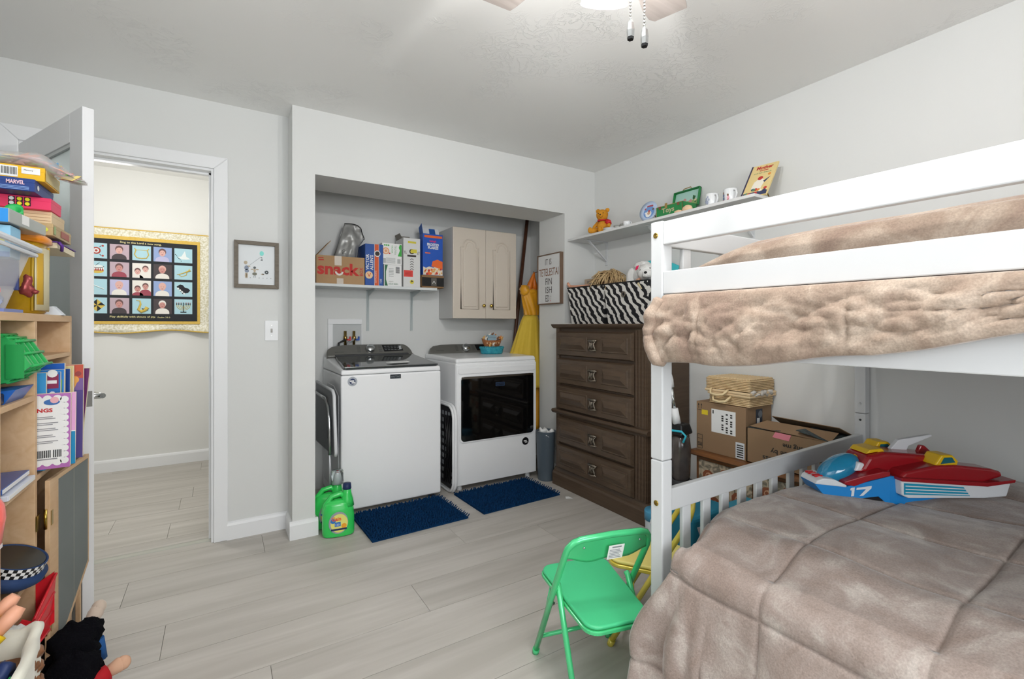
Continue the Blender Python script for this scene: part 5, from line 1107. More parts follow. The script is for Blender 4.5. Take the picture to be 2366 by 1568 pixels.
def lerp_tab(tab, x):
    for (a, p), (b, q) in zip(tab[:-1], tab[1:]):
        if x <= b: return p+(q-p)*max(0, (x-a))/(b-a)
    return tab[-1][1]
def upper(u, v):
    Ltop, Lin, Lr = 1.27, 0.17, 0.07
    y = -0.075 - (BL-0.17)*v
    drop = lerp_tab([(0, 0.165), (0.086, 0.165), (0.173, 0.140), (0.276, 0.118), (0.39, 0.070), (0.6, 0.055), (1, 0.09)], v)
    zt = lerp_tab([(0, 1.335), (0.02, 1.372), (0.06, 1.398), (0.10, 1.412), (0.2, 1.425), (1, 1.42)], v)
    s_ = u*(Ltop+Lin+Lr+0.24)
    if s_ < Ltop:
        x = 1.365 - s_; k = sstep(0, 0.20, s_)
        z = 1.275 + (zt+0.018-1.275)*k + (0.020*nz(u*4, v*7, 1.3, 5) + 0.006*nz(u*14, v*18, 1.0, 2))*k*(1-0.7*sstep(Ltop-0.25, Ltop, s_))
        z -= 0.020*sstep(Ltop-0.07, Ltop, s_)**2
        z = min(z, 1.50)
    elif s_ < Ltop+Lin:
        a = (s_-Ltop)/Lin
        x = 0.095 - 0.045*math.sin(a*PI/2) ; z = zt - (zt-1.288)*(1-math.cos(a*PI/2))**0.9
        b_ = math.sin(a*PI); x += 0.004*nz(v*30, a*3, 1, 9)*b_; z += 0.010*b_*nz(v*14, 1.0, 1, 3)
    elif s_ < Ltop+Lin+Lr:
        a = (s_-Ltop-Lin)/Lr; x = 0.050 - 0.080*a; z = 1.288 - 0.004*a
    else:
        d = (s_-Ltop-Lin-Lr)/0.24
        bul = math.sin(PI*min(1, d))
        if d < 0.90: x = -0.030 - 0.016*math.sin(d*PI/0.9*0.55); z = 1.284 - (drop+0.01)*(d/0.90)
        else:
            b = (d-0.90)/0.10*PI; x = -0.046 + 0.014*(1-math.cos(b)); z = 1.274-drop - 0.012*math.sin(b)
        e_ = 1-sstep(0.10, 0.2, v)
        w = bul*(0.011*e_*abs(math.sin(v*105+2.5*nz(v*9, d*2, 1)+4.0*d))**0.6 + 0.021*(1-0.4*e_)*nz(v*22+d*2.5, d*4-v*9, 1, 4) + 0.012*nz(v*55+d*5, d*9-v*20, 1, 7) + 0.004*nz(v*140, d*20, 1, 8))
        x -= w; y += 0.025*bul*(1-sstep(0, 0.05, v)); z += 0.012*nz(v*9, 0.3, 1)*d
        dy = (BL-0.17)*v; x += 0.008*(groove(dy-0.125, 0.005)+groove(dy-0.47, 0.005))*bul
    return Vector((x, y, z))
t = thing('comforter', 'light brown plush comforter on the upper bunk, hanging out below the guard rail', 'comforter', (1.12, 1.005, 1.28), BA)
mb = MB().grid(upper, 200, 320); mb.v = [WMb @ v for v in mb.v]
mb.build('quilted_cover', vel_up, t, solid=0.012, recalc=False)
ed = []
for i in range(26): q = upper(0.866+0.134*i/25, 0.0); ed.append(WMb @ (q + Vector((-0.004, 0.006, 0))))
MB().tube(ed, [0.012]+[0.019]*24+[0.017], 12).build('rolled_hem', vel_up, t)
ed = [WMb @ (upper(1.0, i/120)+Vector((-0.003, 0, 0.004))) for i in range(121)]
MB().tube(ed, [0.014+0.003*nz(i*0.3, 0, 1) for i in range(121)], 10).build('rolled_hem', vel_up, t)

# ---- toy rescue vehicle
class SFr(Fr):
    def p(s, u, v, w=0.0): return s.O + s.R*(u*s.k) + s.U*(v*s.k) + s.N*(w*s.k)
tfr = SFr((1.704, 0.783, 0.600), (0.856, -0.517, 0.0), (0.0, 0.0, 1.0)); tfr.k = 0.915
def taper(fr, poly, hw, mb=None, wc=-0.11):
    mb = mb or MB(); n = len(poly); k = len(mb.v)
    vs = [fr.p(u, v, wc-hw(u, v)) for u, v in poly] + [fr.p(u, v, wc+hw(u, v)) for u, v in poly]
    mb.add(vs, [tuple(range(n-1, -1, -1)), tuple(range(n, 2*n))]);
    for i in range(n): mb.f.append((k+i, k+(i+1) % n, k+n+(i+1) % n, k+n+i)); mb.m.append(0); mb.s.append(False)
    return mb
HW = lambda u, v: 0.042+0.064*max(0.0, min(1.0, u/0.24))
t = thing('toy_vehicle', 'large blue, red and white toy race craft numbered 17 on the lower bunk', 'toy vehicle', (1.95, 0.63, 0.6), 0)
tb = M('toy_blue', '#1f86cf', 0.3, coat=0.3); tr_ = M('toy_red', '#96161f', 0.25, coat=0.4); tw = M('toy_white', '#dcdfe3', 0.35); ty = M('toy_yellow', '#e2b713', 0.35); tt_ = M('toy_teal', '#1f93b5', 0.3)
q = taper(tfr, [(0.0075, 0.058), (0.03, 0.028), (0.073, 0.006), (0.107, 0.0), (0.115, 0.012), (0.205, 0.032), (0.237, 0.003), (0.24, 0.003), (0.24, 0.108), (0.18, 0.085), (0.105, 0.058), (0.045, 0.070)], HW)
taper(tfr, [(0.24, 0.003), (0.474, 0.003), (0.462, 0.034), (0.44, 0.105), (0.24, 0.108)], HW, q).build('hull', tb, t)
taper(tfr, [(0.006, 0.060), (0.107, 0.056), (0.108, 0.064), (0.07, 0.082), (0.035, 0.084), (0.014, 0.074)], lambda u, v: HW(u, v)+0.002).build('nose_cap', tw, t, bevel=0.005)
p = MB()
for w0 in (-0.085, -0.125):
    for k in range(2): p.fbox(tfr, 0.02, 0.048, 0.080, 0.087, w0-0.016*k-0.006, w0-0.016*k, 0)
p.build('nose_flames', red, t)
taper(tfr, [(0.100, 0.066), (0.13, 0.062), (0.18, 0.088), (0.24, 0.109), (0.24, 0.125), (0.22, 0.124), (0.16, 0.104), (0.10, 0.078)], lambda u, v: HW(u, v)+0.003).build('red_deck', tr_, t, bevel=0.003)
# main red body with side pods
MB().prism(tfr, [(0.16, 0.105), (0.20, 0.170), (0.26, 0.182), (0.42, 0.172), (0.50, 0.150), (0.52, 0.10)], -0.170, -0.050).build('body_cover', tr_, t, bevel=0.014, seg=3)
for w0, w1, sgn in ((-0.062, 0.012, 1), (-0.235, -0.160, -1)):
    MB().prism(tfr, [(0.255, 0.100), (0.285, 0.128), (0.40, 0.150), (0.47, 0.152), (0.60, 0.138), (0.635, 0.128), (0.640, 0.110), (0.565, 0.088)], w0, w1).build('side_pod', tr_, t, bevel=0.012, seg=3)
    MB().prism(tfr, [(0.258, 0.104), (0.56, 0.082), (0.655, 0.090), (0.640, 0.043), (0.56, 0.037), (0.285, 0.038), (0.262, 0.048)], w0+(0.045 if sgn > 0 else -0.006), w1+(0.012 if sgn > 0 else -0.052)).build('white_sponson', tw, t, bevel=0.004)
    MB().prism(tfr, [(0.255, 0.112), (0.565, 0.094), (0.668, 0.104), (0.664, 0.094), (0.565, 0.080), (0.255, 0.100)], w0+(0.04 if sgn > 0 else -0.01), w1+(0.018 if sgn > 0 else -0.046)).build('side_stripe', tr_, t, bevel=0.002)
    ax = -0.03 if sgn > 0 else -0.195
    # yellow intake
    q = MB(); A = lambda u, v, w: tfr.p(u, v, w)
    o1, o2 = (0.025, 0.004) if sgn > 0 else (-0.075, 0.012); pts = [(0.375+o1, 0.145+o2), (0.400+o1, 0.182+o2), (0.440+o1, 0.182+o2), (0.462+o1, 0.160+o2), (0.455+o1, 0.140+o2)]
    q.prism(tfr, pts, ax-0.032, ax+0.032); q.build('intake', ty, t, bevel=0.004)
    MB().prism(tfr, [(0.395+o1, 0.150+o2), (0.408+o1, 0.173+o2), (0.436+o1, 0.174+o2), (0.448+o1, 0.156+o2)], ax+0.018, ax+0.0335).build('intake_grille', M('toy_dark_teal', '#15616e', 0.4), t)
tf2 = SFr(tfr.p(0, 0, 0.0243), tfr.R, tfr.U); tf2.k = tfr.k
q = MB().prism(tf2, [(0.267, 0.093), (0.482, 0.078), (0.505, 0.046), (0.267, 0.052)], 0, 0.001, 0)
for k in range(3): q.prism(tf2, [(0.272, 0.0845-0.0115*k), (0.488+0.006*k, 0.0725-0.010*k), (0.489+0.006*k, 0.0690-0.010*k), (0.272, 0.0810-0.0115*k)], 0, 0.0018, 1)
q.build('stripe_panel', [tt_, tw], t)
a_ = tfr.p(0.107, 0, -0.11+HW(0.107, 0)+0.0015); b_ = tfr.p(0.237, 0, -0.11+HW(0.237, 0)+0.0015); tf3 = SFr(a_-(b_-a_)*(0.107/0.13), b_-a_, tfr.U); tf3.k = tfr.k
MB().prism(tf3, [(0.127, 0.057), (0.136, 0.059), (0.133, 0.027), (0.124, 0.025), (0.126, 0.047), (0.121, 0.047), (0.122, 0.054)], 0, 0.0008).prism(tf3, [(0.142, 0.058), (0.190, 0.069), (0.189, 0.060), (0.163, 0.031), (0.151, 0.029), (0.172, 0.056), (0.141, 0.050)], 0, 0.0008).build('number', tw, t)
taper(tfr, [(0.113, 0.002), (0.232, 0.002), (0.206, 0.030), (0.116, 0.010)], lambda u, v: HW(u, v)-0.003).build('wheel_bay', black, t)
MB().prism(tfr, [(0.150, 0.11), (0.21, 0.112), (0.205, 0.135), (0.165, 0.145)], -0.165, -0.055).build('canopy_frame', tw, t, bevel=0.006)
Rc = Matrix((tfr.R, tfr.U, -tfr.N)).transposed() @ Matrix.Rotation(math.radians(30), 3, 'Z')
MB().ell(tfr.p(0.122, 0.108, -0.108), (0.078, 0.040, 0.046), n=24, m=16, R=Rc).build('canopy', M('toy_canopy', '#1f9fd0', 0.08, trans=0.35, spec=0.7, coat=0.5), t)
MB().ell(tfr.p(0.185, 0.150, -0.105), (0.012, 0.010, 0.010)).build('beacon', ty, t)
MB().prism(tfr, [(0.200, 0.172), (0.215, 0.188), (0.262, 0.192), (0.275, 0.178), (0.270, 0.160), (0.250, 0.165), (0.245, 0.180)], -0.155, -0.066).build('scoop', ty, t, bevel=0.003)
MB().prism(tfr, [(0.335, 0.172), (0.372, 0.212), (0.500, 0.232), (0.502, 0.225), (0.410, 0.188), (0.403, 0.172)], -0.140, -0.122).build('fin', tw, t, bevel=0.002)
MB().prism(tfr, [(0.42, 0.15), (0.44, 0.195), (0.455, 0.195), (0.48, 0.172), (0.53, 0.16)], -0.118, -0.102).build('fin_mount', tr_, t, bevel=0.003)
MB().tube([tfr.p(0.465, 0.036, -0.10), tfr.p(0.50, 0.004, -0.06)], 0.009, 8).tube([tfr.p(0.525, 0.036, -0.10), tfr.p(0.505, 0.008, -0.06)], 0.007, 8).prism(tfr, [(0.47, -0.012), (0.555, -0.014), (0.52, 0.010), (0.49, 0.010)], -0.085, -0.030).build('landing_leg', black, t, bevel=0.002)

# ================================================================== BEHIND THE FOOT OF THE BED
wd = M('walnut_wood', '#6f4527', 0.4, var=(8, '#82552f', 0.25), stretch=(6, 1, 6))
t = thing('low_cabinet', 'low wooden cabinet with floral panels behind the foot of the bunk bed', 'cabinet', (2.44, 1.42, 0))
MB().prism(Fr((0, 1.035, 0), (1, 0, 0), (0, 0, 1)), [(2.285, 0.470), (2.29, 0.482), (2.30, 0.491), (2.575, 0.491), (2.575, 0.462), (2.30, 0.462)], -0.735, 0).build('top', wd, t, bevel=0.003)
MB().box(2.325, 2.57, 1.06, 1.745, 0.03, 0.461).build('body', wd, t)
flo = M('floral_fabric', '#c9b79c', 0.8, var=(22, '#7d7464', 0.08), wave=1.5)
for k in range(2):
    fr = YF(2.3248, 1.725-0.335*k, 0.06); pn = MB().fbox(fr, 0, 0.315, 0, 0.38, 0, 0.006).build('door_panel', flo, t)
    f2 = Fr(fr.p(0, 0, 0.006), fr.R, fr.U)
    for (u, v, r) in ((0.06, 0.30, 0.035), (0.16, 0.33, 0.03), (0.24, 0.22, 0.04), (0.10, 0.15, 0.045), (0.22, 0.08, 0.035)):
        MB().disc(f2, u, v, r, 0, 0.001, 9).disc(f2, u+0.004, v, r*0.6, 1, 0.0016, 8).disc(f2, u-0.002, v+0.003, r*0.28, 0, 0.0022, 7).build('printed_flower', [M('flower_rust', '#8f5236', 0.8), M('flower_peach', '#c99a78', 0.8)], pn)
ktm = cardl
def lbl(mb, fr, u0, u1, v0, v1, a, b):
    mb.rect(fr, u0, u1, v0, v1, a, 0.0006)
t = thing('moving_box', 'closed brown shipping box with large white label under the wicker case', 'box', (2.45, 1.60, 0.4915))
kraft = M('kraft_board', '#8f7459', 0.8, spec=0.15, var=(3, '#967b60', 0.3))
MB().box(2.333, 2.572, 1.452, 1.752, 0.4915, 0.768).build('body', kraft, t, bevel=0.002)
fr = YF(2.3327, 1.752, 0.4915); p = MB()
p.rect(fr, 0.098, 0.243, 0.118, 0.246, 0); p.rect(fr, 0.035, 0.075, 0.205, 0.232, 1); p.rect(fr, 0.243, 0.293, 0.005, 0.09, 2)
for i in range(6): p.rect(fr, 0.250, 0.287, 0.012+0.012*i, 0.018+0.012*i, 3, 0.001)
for j in range(3):
    for i in range(9):
        if (i*7+j*3) % 4: p.rect(fr, 0.16+0.026*j, 0.172+0.026*j, 0.125+0.012*i, 0.133+0.012*i, 3, 0.001)
p.rect(fr, 0.105, 0.112, 0.22, 0.24, 3, 0.001)
for s_ in (0, 0.018): p.prism(fr, [(0.014+s_, 0.238), (0.016+s_, 0.238), (0.016+s_, 0.255), (0.020+s_, 0.255), (0.015+s_, 0.266), (0.010+s_, 0.255), (0.014+s_, 0.255)], 0, 0.0007, 3)
p.rect(fr, 0.006, 0.040, 0.228, 0.230, 3, 0.0007)
for a, b, c, d in ((0.008, 0.040, 0.01, 0.012), (0.008, 0.040, 0.088, 0.090), (0.008, 0.010, 0.01, 0.09), (0.038, 0.040, 0.01, 0.09), (0.008, 0.04, 0.065, 0.067), (0.008, 0.04, 0.042, 0.045), (0.008, 0.04, 0.035, 0.038), (0.008, 0.04, 0.026, 0.031)): p.rect(fr, a, b, c, d, 3, 0.0007)
f3 = XF(2.333, 1.4517, 0.4915); p.rect(f3, 0.09, 0.15, 0.17, 0.262, 4, 0.0008); p.rect(f3, 0.10, 0.125, 0.18, 0.215, 0, 0.001); p.disc(f3, 0.13, 0.235, 0.02, 5, 0.001, 8)
p.build('printing', [paper, M('label_yellow2', '#e2c830', 0.6), M('label_white2', '#d9dbe0', 0.6), M('black_ink2', '#2b2926', 0.6), M('hand_hole', '#2f3440', 0.5), M('hole_grey', '#6d737b', 0.5)], t)
t = thing('moving_box', 'open-flapped brown box with upside-down lettering right of the wicker case', 'box', (2.45, 1.24, 0.4915))
e = 0.004; x0, x1, y0, y1, z0, z1 = 2.333, 2.572, 1.050, 1.447, 0.4915, 0.672
MB().box(x0, x0+e, y0, y1, z0, z1).box(x1-e, x1, y0, y1, z0, z1).box(x0, x1, y0, y0+e, z0, z1).box(x0, x1, y1-e, y1, z0, z1).box(x0, x1, y0, y1, z0, z0+e).build('body', kraft, t)
fr = YF(x0-0.0003, y1, z0); p = MB()
ik = 0
p.text(fr, 'can\'t guess', 0.085, 0.030, 0.18, 0.032, 0, 0.0008, rot=180, bold=0.02); p.text(fr, 'what\'s inside by', 0.125, 0.070, 0.25, 0.032, 0, 0.0008, rot=180, bold=0.02); p.text(fr, 'just looking me', 0.185, 0.112, 0.21, 0.030, 0, 0.0008, rot=180, bold=0.02)
p.prism(fr, [(0.135, 0.155), (0.215, 0.150), (0.225, 0.180), (0.15, 0.183)], 0, 0.0016, 1)
p.build('printing', [M('black_ink2', '#2b2926', 0.6), M('pink_tape', '#e58a97', 0.5)], t)
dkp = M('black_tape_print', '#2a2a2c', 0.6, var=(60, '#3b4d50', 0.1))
def flap(name, a, b, c, d, m): # four corners
    n_ = (Vector(b)-Vector(a)).cross(Vector(d)-Vector(a)).normalized()*0.003
    return MB().hexa([a, b, c, d, Vector(a)+n_, Vector(b)+n_, Vector(c)+n_, Vector(d)+n_]).build(name, m, t)
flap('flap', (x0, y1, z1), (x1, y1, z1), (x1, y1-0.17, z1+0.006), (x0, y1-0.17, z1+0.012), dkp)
flap('flap', (x0, y1-0.02, z1+0.008), (x0, y0, z1), (x0+0.10, y0+0.01, z1+0.028), (x0+0.10, y1-0.05, z1+0.03), kraft)
flap('flap', (x1, y1-0.05, z1+0.002), (x1, y0, z1), (x1-0.11, y0+0.02, z1+0.05), (x1-0.11, y1-0.06, z1+0.055), kraft)
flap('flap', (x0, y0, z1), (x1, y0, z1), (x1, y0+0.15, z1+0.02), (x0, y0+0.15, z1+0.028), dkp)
# wicker suitcase
wk = M('wicker', '#e6cda4', 0.6, var=(60, '#d3b484', 0.3)); 
t = thing('wicker_case', 'small pale wicker suitcase with two handles on top of the shipping box', 'suitcase', (2.45, 1.58, 0.769))
def weave(x0, x1, y0, y1, z0, z1, dz=0.0085, dv=0.011):
    mb = MB(); mb.box(x0+0.003, x1-0.003, y0+0.003, y1-0.003, z0, z1); 
    n = int((z1-z0)/dz); per = [((x0, y1), (x0, y0)), ((x0, y0), (x1, y0)), ((x1, y0), (x1, y1)), ((x1, y1), (x0, y1))]
    for k in range(n):
        z = z0+dz*(k+0.5); pts = []
        for (a, b) in per:
            L = math.hypot(b[0]-a[0], b[1]-a[1]); m = max(2, int(L/dv)); nx, ny = (b[1]-a[1])/L, -(b[0]-a[0])/L
            for i in range(m):
                o_ = 0.0018*(1 if (i+k) % 2 else -1); pts.append((a[0]+(b[0]-a[0])*i/m+nx*o_*-1, a[1]+(b[1]-a[1])*i/m+ny*o_*-1, z))
        mb.tube(pts, 0.0036, 4, closed=True)
    m = int((y1-y0)/dz)
    for k in range(m):
        y = y0+dz*(k+0.5); mb.tube([(x0+dv*i, y, z1+0.0015*(1 if (i+k) % 2 else -1)) for i in range(int((x1-x0)/dv)+1)], 0.0036, 4)
    return mb
weave(2.345, 2.56, 1.440, 1.672, 0.770, 0.832).build('base', wk, t, kind='stuff')
weave(2.340, 2.565, 1.436, 1.690, 0.850, 0.915).build('lid', wk, t, kind='stuff')
MB().tube([(2.336, 1.69, 0.842), (2.336, 1.432, 0.840), (2.57, 1.432, 0.840), (2.57, 1.69, 0.842)], 0.008, 8, closed=True, sm=False).tube([(2.338, 1.675, 0.828), (2.338, 1.432, 0.826), (2.57, 1.432, 0.826), (2.57, 1.675, 0.828)], 0.007, 8, closed=True, sm=False).build('rim', M('wicker_rim', '#e0c59c', 0.6), t)
for dz_, dy in ((0.0, 0.0), (-0.035, -0.016)):
    y = 1.655+dy; MB().tube([(2.335, y, 0.852+dz_), (2.318, y-0.004, 0.842+dz_), (2.306, y-0.015, 0.826+dz_), (2.304, y-0.05, 0.822+dz_), (2.306, y-0.088, 0.828+dz_), (2.318, y-0.098, 0.842+dz_), (2.335, y-0.10, 0.852+dz_)], 0.0065, 8).build('handle', M('cane', '#e6d0a4', 0.45), t)
q = MB(); random.seed(8)
for i in range(14): q.ell((2.40+random.uniform(-.04, .12), 1.434+random.uniform(-.004, .004), 0.842+random.uniform(-.008, .008)), (0.018, 0.012, 0.012), bump=0.02, bs=60, n=8, m=6)
q.build('padding', M('polyfill', '#c9c3bb', 0.9), t)

# cordless vacuum
t = thing('upright_vacuum', 'white and black upright vacuum with cyan trim standing between dresser and shipping box', 'vacuum cleaner', (2.12, 1.70, 0))
vs = M('smoke_plastic', '#3f3a38', 0.15, trans=0.15, spec=0.6, var=(12, '#5c5350', 0.2))
MB().tube([(2.10, 1.765, 0.95), (2.105, 1.765, 0.945), (2.112, 1.758, 0.90), (2.116, 1.752, 0.86)], [0.012, 0.017, 0.02, 0.017], 12).build('upper_grip', wplast, t)
MB().tube([(2.116, 1.752, 0.865), (2.128, 1.735, 0.72)], 0.0085, 10).build('wand', chrome, t)
MB().tube([(2.126, 1.738, 0.745), (2.134, 1.728, 0.66)], [0.019, 0.023], 12).build('wand_socket', wplast, t)
MB().hexa([(2.10, 1.67, 0.60), (2.19, 1.66, 0.615), (2.20, 1.76, 0.60), (2.10, 1.77, 0.60), (2.11, 1.68, 0.665), (2.18, 1.675, 0.67), (2.185, 1.75, 0.665), (2.11, 1.76, 0.665)]).build('head_housing', black, t, bevel=0.012, seg=3)
MB().tube([(2.095, 1.775, 0.585), (2.098, 1.765, 0.625), (2.10, 1.67, 0.632), (2.112, 1.652, 0.61), (2.10, 1.66, 0.575)], 0.006, 8).build('cyan_band', M('cyan', '#35b3c9', 0.35), t)
MB().lathe([(0.038, 0), (0.050, 0.03), (0.054, 0.18), (0.048, 0.24), (0.030, 0.26)], (2.15, 1.715, 0.345), 16).build('dust_canister', vs, t)
MB().box(2.10, 2.20, 1.655, 1.78, 0.33, 0.36).build('canister_clip', grey_d, t, bevel=0.005)
MB().hexa([(2.07, 1.58, 0.05), (2.22, 1.58, 0.05), (2.22, 1.76, 0.05), (2.07, 1.76, 0.05), (2.10, 1.65, 0.34), (2.20, 1.65, 0.34), (2.20, 1.78, 0.34), (2.10, 1.78, 0.34)]).build('lower_body', black, t, bevel=0.015, seg=3)
MB().box(2.04, 2.26, 1.55, 1.765, 0.0, 0.07).build('floor_head', wplast, t, bevel=0.02, seg=3)
MB().hexa([(2.03, 1.72, 0.10), (2.06, 1.72, 0.10), (2.06, 1.83, 0.10), (2.03, 1.83, 0.10), (2.085, 1.735, 0.43), (2.10, 1.735, 0.43), (2.10, 1.78, 0.43), (2.085, 1.78, 0.43)]).build('side_fin', wplast, t, bevel=0.004)

# teal things on the floor behind the foot board
t = thing('folding_bin', 'teal fabric toy bin with pale triangle print behind the slatted foot board', 'bin', (1.89, 1.43, 0))
tl = M('teal_canvas', '#17708a', 0.7)
MB().box(1.745, 2.03, 1.33, 1.53, 0.0, 0.36).build('fabric_body', tl, t, bevel=0.02, seg=3)
p = MB(); f2 = XF(1.745, 1.3295, 0)
for (u, v, a) in ((0.05, 0.10, 0.3), (0.12, 0.24, 1.2), (0.22, 0.12, 2.0), (0.25, 0.27, 0.8), (0.05, 0.30, 2.6), (0.18, 0.32, 0.1)): p.prism(f2, [(u+0.024*math.cos(a+2.1*i), v+0.03*math.sin(a+2.1*i)) for i in range(3)], 0, 0.0015)
p.build('printed_triangles', M('pale_pink_print', '#c9bfc6', 0.7), t)
t = thing('plastic_tub', 'pale blue lidded tub standing at the right foot of the dresser', 'tub', (2.10, 1.84, 0))
MB().lathe([(0.055, 0), (0.06, 0.01), (0.064, 0.10), (0.062, 0.105)], (0, 0, 0), 24).build('tub_body', M('tub_clear', '#cfd8dc', 0.3), t, world=False)
MB().lathe([(0.067, 0.105), (0.068, 0.15), (0.064, 0.158), (0, 0.16)], (0, 0, 0), 24).build('lid', M('tub_blue', '#4f9cc0', 0.35), t, world=False)
t = thing('teal_ride_on', 'teal plastic toy box lying against the wooden low cabinet', 'toy box', (2.15, 1.30, 0))
MB().box(2.07, 2.28, 1.10, 1.42, 0.0, 0.30).build('box_body', teal, t, bevel=0.02, seg=3)
MB().box(2.06, 2.29, 1.09, 1.43, 0.302, 0.325).build('lid', M('teal_light', '#2f93b0', 0.4), t, bevel=0.006)

# ================================================================== FOLDING CHAIRS
def folding_chair(lab, mname, col, colseat, loc, rz, sticker):
    t = thing('folding_chair', lab, 'chair', loc, rz, 'children\'s folding chairs')
    m = M(mname, col, 0.25, 0.2, spec=0.5, coat=0.5); ms = M(mname+'_vinyl', colseat, 0.35, spec=0.4)
    hw = 0.150; r = 0.0105
    top = []; za, ya = 0.475, -0.080
    L = [(-hw, 0.178, 0.012), (-hw, 0.003, 0.33), (-hw, ya, za), (-hw+0.004, -0.095, 0.505), (-hw+0.02, -0.104, 0.525), (-hw+0.045, -0.108, 0.533)]
    Rr = [(-x, y, z) for x, y, z in reversed(L)]
    MB().tube(L+[(0, -0.112, 0.538)]+Rr, r, 12).build('back_frame', m, t, world=False)
    for s_ in (-1, 1):
        MB().tube([(s_*(hw-0.020), 0.02, 0.335), (s_*(hw-0.018), 0.010, 0.325), (s_*(hw-0.012), -0.150, 0.012)], 0.0098, 12).build('rear_leg', m, t, world=False)
        MB().tube([(s_*(hw-0.012), -0.151, 0.022), (s_*(hw-0.012), -0.1515, 0.0)], 0.012, 10).build('rubber_foot', m, t, world=False)
        MB().tube([(s_*hw, 0.172, 0.022), (s_*hw, 0.181, 0.0)], 0.013, 10).build('rubber_foot', m, t, world=False)
        MB().tube([(s_*(hw-0.028), 0.10, 0.285), (s_*(hw+0.002), 0.095, 0.165*0+0.165)], 0.004, 6).build('hinge_strut', m, t, world=False)
        MB().ell((s_*(hw-0.01), 0.045, 0.255), (0.010, 0.007, 0.007)).build('rivet', chrome, t, world=False)
    MB().tube([(-hw+0.002, 0.135, 0.09), (hw-0.002, 0.135, 0.09)], 0.0075, 8).build('front_crossbar', m, t, world=False)
    MB().tube([(-hw+0.014, -0.122, 0.065), (hw-0.014, -0.122, 0.065)], 0.0075, 8).build('rear_crossbar', m, t, world=False)
    # seat: padded, narrower at the back
    sh = []
    for (cx, cy, rr, a0) in ((0.108, 0.150, 0.040, 0), (-0.108, 0.150, 0.040, PI/2), (-0.085, -0.125, 0.045, PI), (0.085, -0.125, 0.045, 1.5*PI)):
        sh += [(cx+rr*math.cos(a0+PI/2*i/6)*1.0-(0.018 if cx > 0 else -0.018), cy+rr*math.sin(a0+PI/2*i/6)) for i in range(7)]
    sfr = Fr((0, 0, 0.287), (1, 0, 0), (0, 1, 0.06))
    MB().prism(sfr, [(u*1.03, v*1.02) for u, v in sh], -0.012, 0.002).build('seat_pan', m, t, world=False, bevel=0.004, seg=3)
    MB().prism(sfr, sh, 0.003, 0.016).build('seat', ms, t, world=False, bevel=0.008, seg=4)
    # back panel between the uprights
    def pan(u, v):
        x = (-hw+0.006)+(2*hw-0.012)*u; zt = 0.536; zb = 0.462-0.012*math.sin(u*PI)*1.0+0.006*math.cos(u*4*PI)
        z = zb+(zt-zb)*v; y = -0.106 + (0.536-z)*0.34 - 0.010*math.sin(u*PI)
        c = min(u, 1-u)*2*hw
        if v > 0.6 and c < 0.03: z -= (0.03-c)*0.8*(v-0.6)/0.4; y += 0.0
        return Vector((x, y, z))
    MB().grid(pan, 30, 8).build('back_panel', m, t, world=False, solid=0.004)
    if sticker:
        fr = Fr((0.022, -0.1155+0.002, 0.520), (1, 0, 0), (0, -0.34, 1)); fr = Fr(Vector((-0.018, -0.0935, 0.463)), (1, 0.0, 0), (0, -0.34, 1.0)); fr.O = fr.O + fr.N*0.0155
        p = MB().prism(fr, [(0.0, 0), (0.055, 0), (0.055, 0.054), (0.0, 0.054)], 0, 0.0008, 0)
        p.rect(fr, 0.012, 0.045, 0.044, 0.049, 1, 0.0014)
        for i in range(6): p.rect(fr, 0.005, 0.048-0.004*(i % 3), 0.005+0.006*i, 0.0072+0.006*i, 1, 0.0014)
        p.build('warning_label', [paper, M('label_ink', '#8b9094', 0.6)], t, world=False)
        for x in (-0.095, 0.105): MB().ell((x, -0.105, 0.505), (0.004, 0.004, 0.004), n=8, m=5).build('rivet', chrome, t, world=False)
    return t
folding_chair('glossy green child\'s folding chair with white warning label, beside the bunk bed post', 'green_enamel', '#4ccb85', '#48c386', (1.085, 1.215, 0), math.radians(-14), True)
folding_chair('pale yellow child\'s folding chair behind the green chair and bunk bed post', 'yellow_enamel', '#e3cf55', '#efe084', (1.475, 1.262, 0), math.radians(37.4), False)

# ================================================================== TOY SHELF ON THE LEFT
pine = M('pine', '#c9a47c', 0.55, var=(4, '#d8b892', 0.22), stretch=(8, 1.5, 8), wave=0.8)
ply = M('plywood', '#b9966f', 0.6, var=(3, '#c9a67e', 0.25), stretch=(1.5, 1, 8), wave=1.5)
t = thing('cubby_shelf', 'pale wooden cubby shelf full of toys and books at the left edge', 'shelf', (-0.62, 1.8, 0))
XF0, XB0 = -0.46, -0.77
def bd(name, x0, x1, y0, y1, z0, z1, m=pine): return MB().box(x0, x1, y0, y1, z0, z1).build(name, m, t, bevel=0.0012)
bd('top_board', XB0, XF0, 1.05, 2.296, 1.213, 1.235)
for y0, y1, z0 in ((2.274, 2.296, 0.0), (1.896, 1.917, 0.0), (1.625, 1.646, 0.0), (1.05, 1.07, 0.0)): bd('divider', XB0, XF0, y0, y1, z0, 1.213)
bd('back_panel', XB0-0.006, XB0, 1.05, 2.296, 0.0, 1.235, ply)
bd('shelf_board', XB0, XF0, 1.917, 2.274, 1.092, 1.106); bd('shelf_board', XB0, XF0, 1.917, 2.274, 0.742, 0.758); bd('shelf_board', XB0, XF0, 1.917, 2.274, 0.36, 0.376)
for z in (0.982, 0.745, 0.47, 0.20): bd('shelf_board', XB0, XF0, 1.646, 1.896, z, z+0.016)
for z in (0.982, 0.70, 0.35): bd('shelf_board', XB0, XF0, 1.07, 1.625, z, z+0.016)
